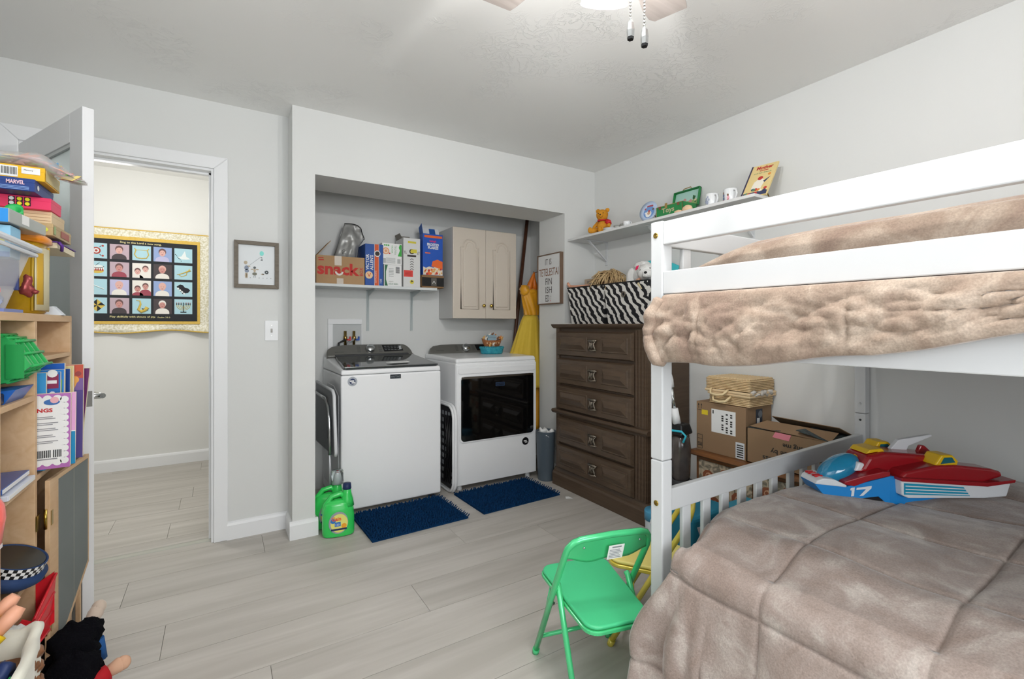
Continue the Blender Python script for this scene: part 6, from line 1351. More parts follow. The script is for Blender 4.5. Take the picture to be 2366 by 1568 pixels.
# chalkboard door, hinged at the middle divider
t = cb2 = thing('chalkboard_door', 'grey chalkboard flap with pine edge and clipped corner hinged on the cubby shelf', 'chalkboard', (-0.445, 1.95, 0.45))
cfr = Fr((-0.448, 1.935, 0), (0.085, 0.996, 0), (0, 0, 1))     # N points to +X side? checked below
sgn = 1 if cfr.N.x > 0 else -1
poly = [(0.0, 0.17), (0.05, 0.17), (0.335, 0.345), (0.335, 0.735), (0.0, 0.735)]
cb2o = MB().prism(cfr, poly, 0, sgn*0.012).build('board', pine, cb2, bevel=0.001)
inn = [(0.062, 0.205), (0.318, 0.358), (0.318, 0.722), (0.062, 0.722)]
MB().prism(cfr, inn, sgn*0.012, sgn*0.0135).build('slate_face', M('slate_grey', '#6e7473', 0.7, var=(4, '#7b8180', 0.3)), cb2)
MB().prism(cfr, [(0.183, 0.28), (0.186, 0.282), (0.186, 0.722), (0.183, 0.722)], sgn*0.0135, sgn*0.0142).build('seam', M('slate_line', '#8f8f84', 0.7), cb2)
for z in (0.62, 0.30):
    MB().tube([(XF0+0.014, 1.937, z-0.03), (XF0+0.014, 1.937, z+0.03)], 0.005, 8).box(XF0+0.001, XF0+0.004, 1.900, 1.935, z-0.022, z+0.022).box(XF0+0.022, XF0+0.026, 1.940, 1.972, z-0.022, z+0.022).build('hinge', brass, cb2)
t = thing('plastic_sleeve', 'clear plastic sleeve with papers standing behind the clipped chalkboard corner', 'folder', (-0.45, 2.2, 0.1))
MB().hexa([(-0.52, 2.10, 0.02), (-0.44, 2.10, 0.02), (-0.44, 2.106, 0.02), (-0.52, 2.106, 0.02), (-0.50, 2.13, 0.34), (-0.43, 2.13, 0.34), (-0.43, 2.136, 0.34), (-0.50, 2.136, 0.34)]).build('sleeve', M('sleeve_plastic', '#b9b7c2', 0.2, var=(14, '#cfa8b0', 0.1)), t)
tag(bx(-0.445, -0.432, 2.268, 2.284, 0.0, 0.34).build('wooden_strut', pine, None, bevel=0.001), 'thin pine strut standing behind the chalkboard flap near the open door', 'strut')
tag(bx(-0.60, -0.455, 2.05, 2.07, 0.0, 0.33).build('black_folder', black), 'black folder standing in the dark under the chalkboard flap', 'folder')

# books in the right cubby
def book(lab, y, th, xr, z0, z1, mcol, prints=None, w=0.19, lean=0.0):
    t = thing('book', lab, 'book', (xr-w/2, y, z0), 0, 'books standing in the right cubby')
    bm_ = M('cover_'+mcol.lstrip('#'), mcol, 0.35, spec=0.4)
    MB().hexa([(xr-w, y, z0), (xr-0.002, y, z0), (xr-0.002, y+th, z0), (xr-w, y+th, z0), (xr-w+lean, y, z1), (xr+lean, y, z1), (xr+lean, y+th, z1), (xr-w+lean, y+th, z1)]).build('cover', bm_, t)
    MB().hexa([(xr-w+0.004, y+0.0015, z0+0.004), (xr+0.0008-0.002, y+0.0015, z0+0.004), (xr+0.0008-0.002, y+th-0.0015, z0+0.004), (xr-w+0.004, y+th-0.0015, z0+0.004), (xr-w+0.004+lean, y+0.0015, z1+0.0006), (xr+0.0008+lean, y+0.0015, z1+0.0006), (xr+0.0008+lean, y+th-0.0015, z1+0.0006), (xr-w+0.004+lean, y+th-0.0015, z1+0.0006)]).build('pages', cream, t)
    if prints:
        p = MB(); fr = Fr((xr, y-0.0003, z0), (1, 0, 0), (0, 0, 1)); ms = prints(p, fr, z1-z0); p.build('cover_print', ms, t)
    return t
def songs(p, fr, h):
    r = 0.010
    p.rect(fr, -0.19, -0.012, 0.014, h-0.012, 0, 0.0004)
    for i in range(11): p.disc(fr, -0.014, 0.022+i*(h-0.04)/10, r, 0, 0.0008, 12)
    for i in range(5): p.disc(fr, -0.03-0.022*i, h-0.014, r, 0, 0.0008, 12); p.disc(fr, -0.03-0.022*i, 0.018, r, 0, 0.0008, 12)
    p.text(fr, 'SONGS', -0.098, 0.170, 0.058, 0.012, 1, 0.0013, bold=0.04)
    p.disc(fr, -0.042, 0.200, 0.018, 2, 0.0013, 14, 0.009); p.disc(fr, -0.036, 0.206, 0.010, 3, 0.0016, 10)
    for i, z in enumerate((0.155, 0.150, 0.137, 0.132, 0.120, 0.115, 0.100, 0.095, 0.082, 0.077)): p.rect(fr, -0.088, -0.040+0.006*(i % 3), z, z+0.0022, 4, 0.0013)
    for i in range(14):
        if i not in (8,): p.rect(fr, -0.075+0.0040*i, -0.0728+0.0040*i, 0.034, 0.056, 5, 0.0013)
    p.rect(fr, -0.078, -0.03, 0.028, 0.031, 4, 0.0013)
    return [paper, red, M('print_blue2', '#3f6fb0', 0.4), M('print_pink2', '#e8b0b8', 0.4), M('print_grey3', '#8f8f93', 0.5), ink]
book('white songbook with scalloped lilac border and barcode, frontmost in the cubby', 1.935, 0.008, -0.390, 0.770, 0.995, '#b46fb4', songs, lean=0.0)
def pb(p, fr, h): p.rect(fr, -0.19, -0.001, 0, 0.10, 0); p.rect(fr, -0.19, -0.001, 0.10, 0.103, 1, 0.0008); return [M('book_teal', '#1b86b5', 0.4), paper]
book('thin pink and blue book directly behind the white songbook', 1.948, 0.006, -0.381, 0.775, 0.995, '#dfa6cf', pb)
book('light blue narrow book, leftmost upright in the right cubby', 1.965, 0.010, -0.452, 0.760, 1.056, '#3f9bd6', None, w=0.12)
def pc(p, fr, h):
    p.rect(fr, -0.03, -0.004, h-0.05, h-0.006, 0); p.disc(fr, -0.018, h-0.004, 0.012, 1, 0.001, 12); p.rect(fr, -0.03, -0.008, h-0.035, h-0.025, 1, 0.0012)
    random.seed(6)
    for i in range(9): p.disc(fr, random.uniform(-0.03, -0.006), h-random.uniform(0.05, 0.11), 0.007, [2, 1, 3][i % 3], 0.001+0.0001*i, 7)
    return [M('maroon', '#8c2a4f', 0.4), paper, M('print_blue4', '#2a66b4', 0.4), M('print_brown4', '#6b3a28', 0.5)]
book('maroon and blue picture book with a white badge in the right cubby', 1.985, 0.008, -0.424, 0.760, 1.056, '#2c6fb8', pc, w=0.13)
def pd(p, fr, h): p.prism(fr, [(-0.03, 0.0), (-0.012, 0.0), (-0.004, h-0.03), (-0.02, h-0.06)], 0, 0.0006, 0); return [M('lime', '#7cc242', 0.4)]
book('blue book with a lime green swoosh in the right cubby', 2.005, 0.008, -0.420, 0.760, 1.062, '#2f84d0', pd, w=0.15)
book('large royal blue book behind the lime swoosh book', 2.030, 0.012, -0.424, 0.760, 1.080, '#1c5cb6', None, w=0.17)
book('dark blue slim book next to the cream one in the right cubby', 2.055, 0.008, -0.416, 0.760, 1.060, '#163f86', None, w=0.16)
book('cream yellow slim book behind the dark blue one', 2.075, 0.012, -0.412, 0.760, 1.068, '#dcc88e', None, w=0.17)
def pe(p, fr, h):
    p.rect(fr, -0.06, 0, h-0.045, h, 0); p.rect(fr, -0.06, 0, h-0.085, h-0.045, 1); p.disc(fr, -0.022, h-0.05, 0.012, 2, 0.001); p.prism(fr, [(-0.05, h-0.13), (-0.04, h-0.13), (-0.014, h-0.055), (-0.028, h-0.055)], 0, 0.0012, 2)
    p.disc(fr, -0.012, h-0.03, 0.008, 3, 0.0012)
    return [M('sunset_red', '#c2523d', 0.4), M('sunset_violet', '#7a5f9a', 0.4), M('sunset_orange', '#e3a14d', 0.4), M('sunset_deep', '#93403f', 0.4)]
book('orange and violet sunset-coloured book in the right cubby', 2.100, 0.010, -0.392, 0.760, 1.070, '#5c4f8f', pe, w=0.19)
def pf_(p, fr, h): p.rect(fr, -0.19, -0.022, 0, h*0.55, 0); p.rect(fr, -0.020, -0.014, 0, h, 1); p.disc(fr, -0.05, h*0.35, 0.010, 2, 0.0012); return [M('lilac_glitter', '#a884b4', 0.4), paper, black]
book('tall purple album leaning out of the right cubby beside the door', 2.140, 0.012, -0.405, 0.762, 1.054, '#6a2a63', pf_, w=0.20, lean=0.022)

# things in the left cubbies
t = thing('storage_basket', 'green plastic caddy tilted out of the upper left cubby', 'caddy', (-0.50, 1.76, 1.0))
gp = M('caddy_green', '#2fae5c', 0.35, spec=0.5)
gfr = Fr((-0.60, 1.752, 1.04), (1, 0, 0), (0, 0, 1))
hexp = [(0.0, 0.0), (0.075, 0.004), (0.122, 0.010), (0.168, 0.052), (0.135, 0.118), (0.10, 0.135), (0.0, 0.150)]
g = MB().prism(gfr, hexp, -0.012, 0.0)
for k in range(4): g.prism(gfr, [(u*(1+0.02*k), v) for u, v in hexp], -0.03-0.028*k, -0.022-0.028*k)
for (a, b) in zip(hexp[1:], hexp[2:]):
    m_ = ((a[0]+b[0])/2, (a[1]+b[1])/2)
    for q in (a, m_): g.tube([gfr.p(q[0]*1.01, q[1], -0.0), gfr.p(q[0]*1.07, q[1], -0.125)], 0.004, 5)
g.prism(gfr, [(u*0.97, v*0.97+0.002) for u, v in hexp], -0.12, -0.005)
g.build('caddy_body', gp, t)
pz_ = MB()
for q in ((0.02, 0.06), (0.07, 0.06), (0.12, 0.055)): pz_.fbox(gfr, q[0], q[0]+0.035, 0.02, 0.11, 0.0, 0.003)
pz_.build('recessed_panels', M('caddy_green_dark', '#1f9a4c', 0.4), t)
tag(MB().hexa([(-0.66, 1.70, 0.9985), (-0.47, 1.70, 0.9985), (-0.47, 1.84, 0.9985), (-0.66, 1.84, 0.9985), (-0.66, 1.70, 1.022), (-0.448, 1.70, 1.035), (-0.448, 1.84, 1.035), (-0.66, 1.84, 1.022)]).build('thin_book', M('book_azure', '#1f5fb4', 0.3)), 'blue thin book lying under the green caddy', 'book')
t = thing('toy_engine', 'small black and grey toy vehicle under the blue thin book', 'toy vehicle', (-0.50, 1.68, 1.0))
MB().box(-0.53, -0.468, 1.655, 1.70, 1.0005, 1.028).build('chassis', black, t, bevel=0.004)
q = MB()
for x in (-0.52, -0.49): q.lathe([(0.012, 0), (0.012, 0.006), (0, 0.006)], (x, 1.654, 1.013), 12, 0, Vector((0, -1, 0)).to_track_quat('Z', 'Y').to_matrix())
q.build('wheels', grey_d, t); MB().box(-0.525, -0.475, 1.66, 1.69, 1.028, 1.042).build('cab', M('toy_grey', '#77757c', 0.4), t, bevel=0.004)
for k, (z, m_, dx, lab) in enumerate(((0.7612, '#d3d9e6', 0.012, 'pale grey-white book, lowest of the two lying in the middle left cubby'), (0.778, '#27519b', 0.0, 'glossy blue book lying on the pale one in the middle left cubby'))):
    o = thing('lying_book', lab, 'book', (-0.57, 1.76, z)); MB().box(-0.70, -0.462+dx, 1.66, 1.86, z, z+0.014).build('cover', M('lying_'+m_.lstrip('#'), m_, 0.25), o, bevel=0.002)
    MB().box(-0.695, -0.4615+dx, 1.663, 1.857, z+0.002, z+0.012).build('pages', paper, o)
t = thing('coral_cup', 'translucent coral plastic cup at the very left edge of the cubby shelf', 'cup', (-0.395, 1.30, 0.70))
MB().lathe([(0.02, 0.0), (0.036, 0.01), (0.042, 0.06), (0.040, 0.085), (0.030, 0.105), (0, 0.11)], (-0.408, 1.335, 0.755), 20).build('cup_body', M('coral_clear', '#ee6f66', 0.15, spec=0.6), t)
MB().box(-0.46, -0.38, 1.30, 1.37, 0.747, 0.755).build('tray', M('tray_clear', '#e0d4d4', 0.3), t)
# police cap
t = thing('toy_hat', 'navy toy hat with black and white checkered band in the lower cubby', 'hat', (-0.47, 1.83, 0.53))
Rk = Matrix.Rotation(math.radians(24), 3, 'Y')
c0 = Vector((-0.485, 1.80, 0.545))
prof = [(0.072, -0.035), (0.092, -0.018), (0.094, 0.0), (0.078, 0.004), (0.080, 0.030), (0.076, 0.030), (0.072, 0.0), (0.0, -0.006)]
MB().lathe(prof, c0, 36, 0, Rk, sx=0.85).build('crown', M('cap_navy', '#1f3a66', 0.7), t)
q = MB(); 
for j in range(3):
    for i in range(48):
        a0 = 2*PI*i/48; a1 = 2*PI*(i+1)/48
        r_ = 0.0805; f_ = lambda a, z: c0 + Rk @ Vector((r_*0.85*math.cos(a), r_*math.sin(a), z))
        z0 = 0.005+0.008*j
        q.add([f_(a0, z0), f_(a1, z0), f_(a1, z0+0.008), f_(a0, z0+0.008)], [(0, 1, 2, 3)], (i+j) % 2)
q.build('checkered_band', [black, paper], t)
MB().lathe([(0.0, -0.002), (0.071, 0.0), (0.073, 0.029)], c0, 36, 0, Rk, sx=0.85).build('lining', black, t)
# red bin, grey plush, hand
t = thing('red_bin', 'red plastic stacking bin sticking out of the lowest cubby under the cap', 'bin', (-0.45, 1.90, 0.35))
rp_ = M('bin_red', '#d51f2c', 0.35, spec=0.5)
rf = Fr((-0.56, 1.79, 0.30), (1, 0, 0), (0, 0, 1))
q = MB().prism(rf, [(0, 0), (0.11, 0), (0.125, 0.02), (0.125, 0.085), (0.10, 0.10), (0.085, 0.075), (0.0, 0.07)], -0.004, 0)
q.prism(rf, [(0, 0), (0.115, 0), (0.14, 0.02), (0.14, 0.17), (0.11, 0.15), (0, 0.15)], -0.118, -0.114)
q.box(-0.56, -0.44, 1.79, 1.905, 0.30, 0.304)
q.hexa([(-0.448, 1.79, 0.30), (-0.444, 1.79, 0.30), (-0.43, 1.905, 0.30), (-0.434, 1.905, 0.30), (-0.439, 1.79, 0.395), (-0.435, 1.79, 0.395), (-0.415, 1.905, 0.465), (-0.419, 1.905, 0.465)])
for z in (0.0, 0.33, 0.66, 1.0): q.tube([(-0.446+0.011*z, 1.787, 0.302+0.093*z), (-0.430+0.014*z, 1.905, 0.302+0.162*z)], 0.004, 6)
q.build('bin_body', rp_, t)
t = thing('fuzzy_toy', 'grey-white fuzzy toy hanging at the left edge over the red bin', 'plush toy', (-0.42, 1.55, 0.42))
q = MB(); random.seed(14)
for i in range(9): q.ell((-0.420+random.uniform(-.028, .025), 1.555+random.uniform(-.02, .02), 0.455+random.uniform(-.045, .035)), (0.022, 0.020, 0.022), bump=0.02, bs=60, n=12, m=8)
q.build('body', M('grey_fuzz', '#c9c9c6', 0.9, sheen=0.5), t)
MB().tube([(-0.405, 1.55, 0.43), (-0.392, 1.56, 0.405), (-0.385, 1.565, 0.38)], [0.012, 0.016, 0.008], 8).build('tuft', M('white_fuzz', '#e2e2e0', 0.9, sheen=0.5), t)
MB().tube([(-0.425, 1.60, 0.52), (-0.445, 1.58, 0.46), (-0.45, 1.56, 0.36)], [0.01, 0.02, 0.03], 8).build('ribbon', M('pale_grey', '#c5cbcd', 0.5), t)

# lined wicker hamper, nearest the camera
t = thing('wicker_hamper', 'dark brown wicker hamper with cream cloth liner at the bottom left corner', 'hamper', (-0.38, 1.10, 0.0))
wb_ = M('dark_wicker', '#6d4427', 0.45, var=(30, '#8a5b37', 0.25))
hx0, hx1, hy0, hy1, hz1 = -0.440, -0.312, 0.88, 1.325, 0.565
q = MB().box(hx0+0.01, hx1-0.01, hy0+0.01, hy1-0.01, 0.0, hz1-0.02)
for k in range(38):
    z = 0.008+0.0145*k; pts = []; per = [((hx0, hy1), (hx0, hy0)), ((hx0, hy0), (hx1, hy0)), ((hx1, hy0), (hx1, hy1)), ((hx1, hy1), (hx0, hy1))]
    for (a, b) in per:
        L = math.hypot(b[0]-a[0], b[1]-a[1]); m_ = max(2, int(L/0.022)); nx, ny = (b[1]-a[1])/L, -(b[0]-a[0])/L
        for i in range(m_): o_ = 0.004*(1 if (i+k) % 2 else -1); pts.append((a[0]+(b[0]-a[0])*i/m_-nx*o_, a[1]+(b[1]-a[1])*i/m_-ny*o_, z))
    q.tube(pts, 0.0062, 5, closed=True)
q.build('woven_body', wb_, t, kind='stuff')
lm = M('liner_cloth', '#d6d3c6', 0.9, sheen=0.3, var=(5, '#c9c8bb', 0.3), bump=(60, 0.3, 0.002))
def liner(u, v):
    # v 0 = inside bottom, .55 rim, 1 = outside hem
    cx, cy = (hx0+hx1)/2, (hy0+hy1)/2; a = 2*PI*u; c, s_ = math.cos(a), math.sin(a)
    sq = lambda q: math.copysign(abs(q)**0.45, q)
    ax, ay = (hx1-hx0)/2, (hy1-hy0)/2
    wob = 0.008*math.sin(a*7+1)+0.006*noise.noise(Vector((c*3, s_*3, v*4)))
    if v < 0.5:
        k = v/0.5; rx, ry = ax*(0.72+0.26*k), ay*(0.80+0.18*k); z = 0.42+(hz1+0.016-0.42)*k
    elif v < 0.62:
        k = (v-0.5)/0.12*PI; rx, ry = ax+0.004-0.010*math.cos(k)+0.004, ay+0.004-0.010*math.cos(k)+0.004; z = hz1+0.014+0.012*math.sin(k)
    else:
        k = (v-0.62)/0.38; rx, ry = ax+0.010+0.002*k, ay+0.014+0.004*k; z = hz1+0.014-(0.055+0.03*math.sin(a*2+0.4))*k
    z += 0.02*c*s_*0.5
    return Vector((cx+(rx+wob*0.5)*sq(c), cy+(ry+wob*0.5)*sq(s_), z+wob*0.5))
MB().grid(liner, 120, 30).build('cloth_liner', lm, t, solid=0.003, recalc=False)
# things in the hamper
t = thing('sleeved_doll', 'doll in yellow sleeve with hands up, lying in the hamper', 'doll', (-0.38, 1.26, 0.55))
ys = M('sleeve_yellow', '#e3bd16', 0.6)
MB().tube([(-0.43, 1.23, 0.56), (-0.385, 1.262, 0.598), (-0.362, 1.275, 0.618)], [0.024, 0.021, 0.020], 12).build('sleeve', ys, t)
MB().tube([(-0.432, 1.26, 0.585), (-0.392, 1.30, 0.62), (-0.372, 1.312, 0.636)], [0.022, 0.018, 0.016], 12).build('sleeve', ys, t)
MB().tube([(-0.364, 1.274, 0.617), (-0.342, 1.286, 0.640), (-0.334, 1.292, 0.650)], [0.013, 0.014, 0.010], 12).build('hand', skin, t)
MB().tube([(-0.374, 1.311, 0.635), (-0.356, 1.322, 0.652), (-0.348, 1.326, 0.660)], [0.012, 0.013, 0.009], 12).build('hand', skin, t)
t = thing('dark_plush', 'dark navy and black fuzzy toy lying inside the hamper', 'plush toy', (-0.40, 1.15, 0.45))
MB().ell((-0.345, 1.20, 0.565), (0.028, 0.03, 0.028), bump=0.02, bs=50).build('head', navy, t); MB().ell((-0.338, 1.17, 0.525), (0.034, 0.035, 0.035), bump=0.02, bs=50).build('body', black, t)
MB().tube([(-0.33, 1.195, 0.56), (-0.322, 1.198, 0.567)], 0.002, 5).build('green_thread', green, t)

# black plush doll on the floor in front of the shelf
t = thing('black_plush_doll', 'black fuzzy plush doll with beige hands and red sleeve on the floor at the left', 'plush toy', (-0.36, 1.95, 0.05))
bf = M('black_fur', '#0b0b10', 0.95, spec=0.1, bump=(140, 0.8, 0.006))
MB().ell((-0.392, 1.955, 0.20), (0.062, 0.06, 0.075), bump=0.02, bs=45, n=26, m=18).ell((-0.352, 1.985, 0.225), (0.032, 0.04, 0.045), bump=0.012, bs=60, n=18, m=12).ell((-0.38, 1.90, 0.12), (0.075, 0.07, 0.10), bump=0.02, bs=45, n=26, m=18).build('body', bf, t)
bs_ = M('beige_felt', '#c9b8a8', 0.9, sheen=0.4)
MB().tube([(-0.36, 1.99, 0.24), (-0.345, 2.01, 0.268), (-0.337, 2.018, 0.290)], [0.016, 0.022, 0.016], 14).ell((-0.338, 2.018, 0.282), (0.020, 0.020, 0.022)).build('hand', bs_, t)
MB().tube([(-0.35, 1.87, 0.115), (-0.315, 1.885, 0.125), (-0.295, 1.895, 0.130)], [0.026, 0.025, 0.024], 12).build('sleeve', M('felt_red', '#b3161f', 0.8), t)
MB().tube([(-0.298, 1.893, 0.130), (-0.270, 1.905, 0.138), (-0.258, 1.91, 0.138)], [0.017, 0.022, 0.017], 14).ell((-0.262, 1.908, 0.138), (0.021, 0.021, 0.021)).build('hand', M('felt_peach', '#d8ab8e', 0.8), t)
MB().tube([(-0.36, 1.84, 0.07), (-0.32, 1.83, 0.085), (-0.285, 1.82, 0.075)], [0.03, 0.032, 0.02], 10).build('light_blue_garment', M('felt_lblue', '#7fb4d2', 0.8), t)
MB().tube([(-0.33, 1.98, 0.20), (-0.325, 1.985, 0.13)], [0.012, 0.014], 8).build('blue_garment', M('felt_blue', '#1f5590', 0.8), t)
MB().lathe([(0.05, 0), (0.05, 0.02), (0, 0.02)], (-0.38, 1.91, 0.0), 16).build('sitting_pad', bf, t)

# things on top of the cubby shelf
Z1 = 1.2355
t = thing('clear_tub', 'milky clear plastic tub with a coral toy inside on top of the cubby shelf', 'tub', (-0.60, 1.77, Z1))
tubm = M('milky_plastic', '#f2f4f7', 0.25, alpha=0.30, spec=0.5)
def tubf(x0, x1, y0, y1, z0, z1, tp):
    m_ = MB(); a = [(x0+tp, y0+tp, z0), (x1-tp, y0+tp, z0), (x1-tp, y1-tp, z0), (x0+tp, y1-tp, z0)]; b = [(x0, y0, z1), (x1, y0, z1), (x1, y1, z1), (x0, y1, z1)]
    m_.add(a+b, [(3, 2, 1, 0), (0, 1, 5, 4), (1, 2, 6, 5), (2, 3, 7, 6), (3, 0, 4, 7)]); return m_
tubf(-0.74, -0.468, 1.60, 1.900, Z1+0.003, 1.418, 0.045).build('tub_wall', tubm, t, solid=0.003, bevel=0.012)
MB().tube([(-0.75, 1.592, 1.421), (-0.455, 1.592, 1.421), (-0.455, 1.912, 1.421), (-0.75, 1.912, 1.421)], 0.009, 8, closed=True, sm=False).tube([(-0.745, 1.597, 1.405), (-0.460, 1.597, 1.405), (-0.460, 1.907, 1.405), (-0.745, 1.907, 1.405)], 0.006, 8, closed=True, sm=False).build('rim', M('rim_white', '#d5d9df', 0.35), t)
t = thing('toy_cone', 'coral pink pyramid toy seen through the milky tub', 'toy', (-0.55, 1.80, 1.30))
MB().lathe([(0.055, 0), (0.055, 0.01), (0.0, 0.10)], (-0.555, 1.79, 1.29), 4, sm=False).build('pyramid', M('coral', '#e8565f', 0.4), t)
t = thing('clothes_bundle', 'pale pink and grey items at the bottom of the milky tub', 'toys', (-0.60, 1.72, 1.25)); MB().ell((-0.60, 1.74, 1.29), (0.09, 0.09, 0.045), bump=0.03, bs=25).build('pink_item', M('pale_rose', '#cfa9b2', 0.6), t); MB().ell((-0.56, 1.83, 1.27), (0.05, 0.04, 0.03), bump=0.02, bs=30).build('grey_item', M('pale_blue_grey', '#a9b3cf', 0.6), t)
tag(bx(-0.66, -0.475, 1.72, 1.86, 1.2356, 1.2445).build('flat_box', M('periwinkle', '#6d7cb8', 0.4)), 'thin periwinkle blue box peeking out below the milky tub', 'box')
t = thing('yellow_jar', 'translucent yellow barrel with orange lid on top of the cubby shelf', 'jar', (-0.585, 2.06, Z1))
ym = M('amber_plastic', '#cfa21a', 0.2, trans=0.25, spec=0.5, var=(3, '#b58e18', 0.3))
MB().lathe([(0.098, 0), (0.106, 0.006), (0.108, 0.10), (0.110, 0.222), (0.104, 0.228)], (-0.583, 2.065, Z1), 28).build('jar_body', ym, t)
for a in range(8): b = 2*PI*a/8+0.2; MB().tube([(-0.583+0.1085*math.cos(b), 2.065+0.1085*math.sin(b), Z1+0.01), (-0.583+0.1105*math.cos(b), 2.065+0.1105*math.sin(b), Z1+0.215)], 0.0035, 5).build('jar_rib', M('amber_rib', '#c9a536', 0.25), t)
MB().lathe([(0.112, 0.222), (0.121, 0.226), (0.120, 0.240), (0.100, 0.256), (0, 0.258)], (-0.583, 2.065, Z1), 32).build('lid', M('lid_orange', '#ef8f1c', 0.25, coat=0.4), t)
q = MB(); base_ = len(q.v)
def lab(u, v): a = -0.55+1.0*u; return Vector((-0.583+0.1125*math.cos(a), 2.065+0.1125*math.sin(a), Z1+0.012+0.195*v))
q.grid(lab, 14, 2); q.build('paper_label', M('label_cream', '#d9d0ac', 0.5), t, solid=0.001)
q = MB(); q.grid(lambda u, v: Vector((-0.583+0.1138*math.cos(-0.50+0.22*u), 2.065+0.1138*math.sin(-0.50+0.22*u), Z1+0.03+0.16*v)), 6, 2); q.build('label_band', M('label_amber', '#d3a836', 0.5), t, solid=0.001)
t = thing('purple_notebook', 'spiral notebook with violet cover sandwiched between orange lid and carton box', 'notebook', (-0.56, 2.21, 1.455))
MB().hexa([(-0.66, 2.165, 1.462), (-0.47, 2.165, 1.462), (-0.455, 2.31, 1.450), (-0.66, 2.31, 1.450), (-0.66, 2.165, 1.480), (-0.47, 2.165, 1.480), (-0.455, 2.31, 1.468), (-0.66, 2.31, 1.468)]).build('pages', cream, t)
MB().hexa([(-0.665, 2.160, 1.481), (-0.467, 2.160, 1.481), (-0.452, 2.315, 1.470), (-0.665, 2.315, 1.470), (-0.665, 2.160, 1.484), (-0.467, 2.160, 1.484), (-0.452, 2.315, 1.473), (-0.665, 2.315, 1.473)]).build('cover', M('violet', '#5a2f8f', 0.4), t)
MB().tube([(-0.466, 2.16, 1.482), (-0.458, 2.165, 1.470), (-0.462, 2.18, 1.455)], 0.005, 6).build('ribbon', M('violet', '#5a2f8f', 0.4), t)
def gbox(name, lab_, x0, x1, y0, y1, z0, z1, mcol, pr=None, sidepr=None, cat='box'):
    t = thing(name, lab_, cat, ((x0+x1)/2, (y0+y1)/2, z0))
    MB().box(x0, x1, y0, y1, z0, z1).build('box_body', mcol, t, bevel=0.0015)
    MB().box(x0-0.0006, x1+0.0006, y0-0.0006, y1+0.0006, z1-(z1-z0)*0.32, z1+0.0004).build('lid', mcol, t, bevel=0.001)
    if pr:
        p = MB(); ms = pr(p, Fr((x1, y0-0.0009, z0), (1, 0, 0), (0, 0, 1)), z1-z0); p.build('box_print', ms, t)
    if sidepr:
        p = MB(); ms = sidepr(p, Fr((x1+0.0009, y0, z0), (0, 1, 0), (0, 0, 1)), z1-z0); p.build('side_print', ms, t)
    return t
def p_apes(p, fr, h):
    p.text(fr, 'SHAPES', -0.175, 0.012, 0.085, 0.022, 1, 0.0008, bold=0.06); p.text(fr, 'SHAPES', -0.174, 0.014, 0.083, 0.019, 0, 0.0014, bold=0.03)
    p.disc(fr, -0.04, 0.018, 0.030, 2, 0.0008, 14, 0.012); p.text(fr, 'Melissa', -0.06, 0.019, 0.04, 0.007, 3, 0.0014); p.text(fr, '& Doug', -0.055, 0.010, 0.03, 0.006, 3, 0.0014)
    return [M('apes_red', '#b8322b', 0.5), ink, M('lime_yellow', '#d9e04a', 0.5), M('olive_ink', '#5d6a2a', 0.5)]
gbox('shape_game_box', 'wood-patterned puzzle box with red lettering, lowest of the stacked games', -0.715, -0.468, 2.105, 2.325, 1.495, 1.533, M('woodprint', '#c9b184', 0.5, var=(14, '#b89c6c', 0.3)), p_apes, lambda p, fr, h: (p.rect(fr, 0.09, 0.19, 0.008, 0.03, 0), p.rect(fr, 0.01, 0.03, 0.006, 0.032, 1), [M('brick_print', '#a85a4c', 0.5), M('sage_print', '#9db37a', 0.5)])[-1])
def p_wood(p, fr, h):
    for i in range(3): p.rect(fr, -0.22, -0.002, 0.008+0.010*i, 0.0088+0.010*i, 0)
    return [M('pine_line', '#a9825c', 0.6)]
gbox('wooden_game_box', 'plain pale wooden box between the pink game and the wood-patterned box', -0.70, -0.472, 2.11, 2.258, 1.534, 1.572, M('pale_pine', '#d9bd92', 0.5, var=(6, '#e3cba3', 0.3)), p_wood, None)
def p_pink(p, fr, h):
    for j in range(3):
        for i in range(2):
            p.rect(fr, -0.098+0.018*j, -0.083+0.018*j, 0.007+0.014*i, 0.020+0.014*i, 0, 0.0008)
            p.disc(fr, -0.0905+0.018*j, 0.0135+0.014*i, 0.0058, 1 if j else 2, 0.0014, 8)
    return [ink, M('bubble_yellow', '#f2e418', 0.5), paper]
gbox('pink_game_box', 'hot pink game box with yellow bubble letters', -0.70, -0.468, 2.085, 2.20, 1.573, 1.611, M('hot_pink', '#ea2f62', 0.45), p_pink, None)
def p_blue(p, fr, h):
    p.text(fr, 'MARVEL', -0.062, 0.019, 0.040, 0.012, 0, 0.0008, bold=0.03)
    p.rect(fr, -0.20, -0.135, 0.004, 0.028, 1, 0.0008)
    for i in range(12): p.rect(fr, -0.198+0.005*i, -0.1955+0.005*i, 0.006, 0.026, 2, 0.0014)
    for i in range(3): p.rect(fr, -0.11, -0.012, 0.003+0.004*i, 0.005+0.004*i, 3, 0.0008)
    return [M('pinkish_white', '#f0c7cf', 0.5), paper, ink, M('pale_blue_ink', '#7f9fd6', 0.5)]
gbox('blue_game_box', 'navy blue game box with barcode and white lettering above the pink box', -0.76, -0.488, 2.01, 2.20, 1.612, 1.650, M('game_navy', '#17397f', 0.45), p_blue, lambda p, fr, h: (p.disc(fr, 0.03, 0.018, 0.008, 0), [paper])[-1])
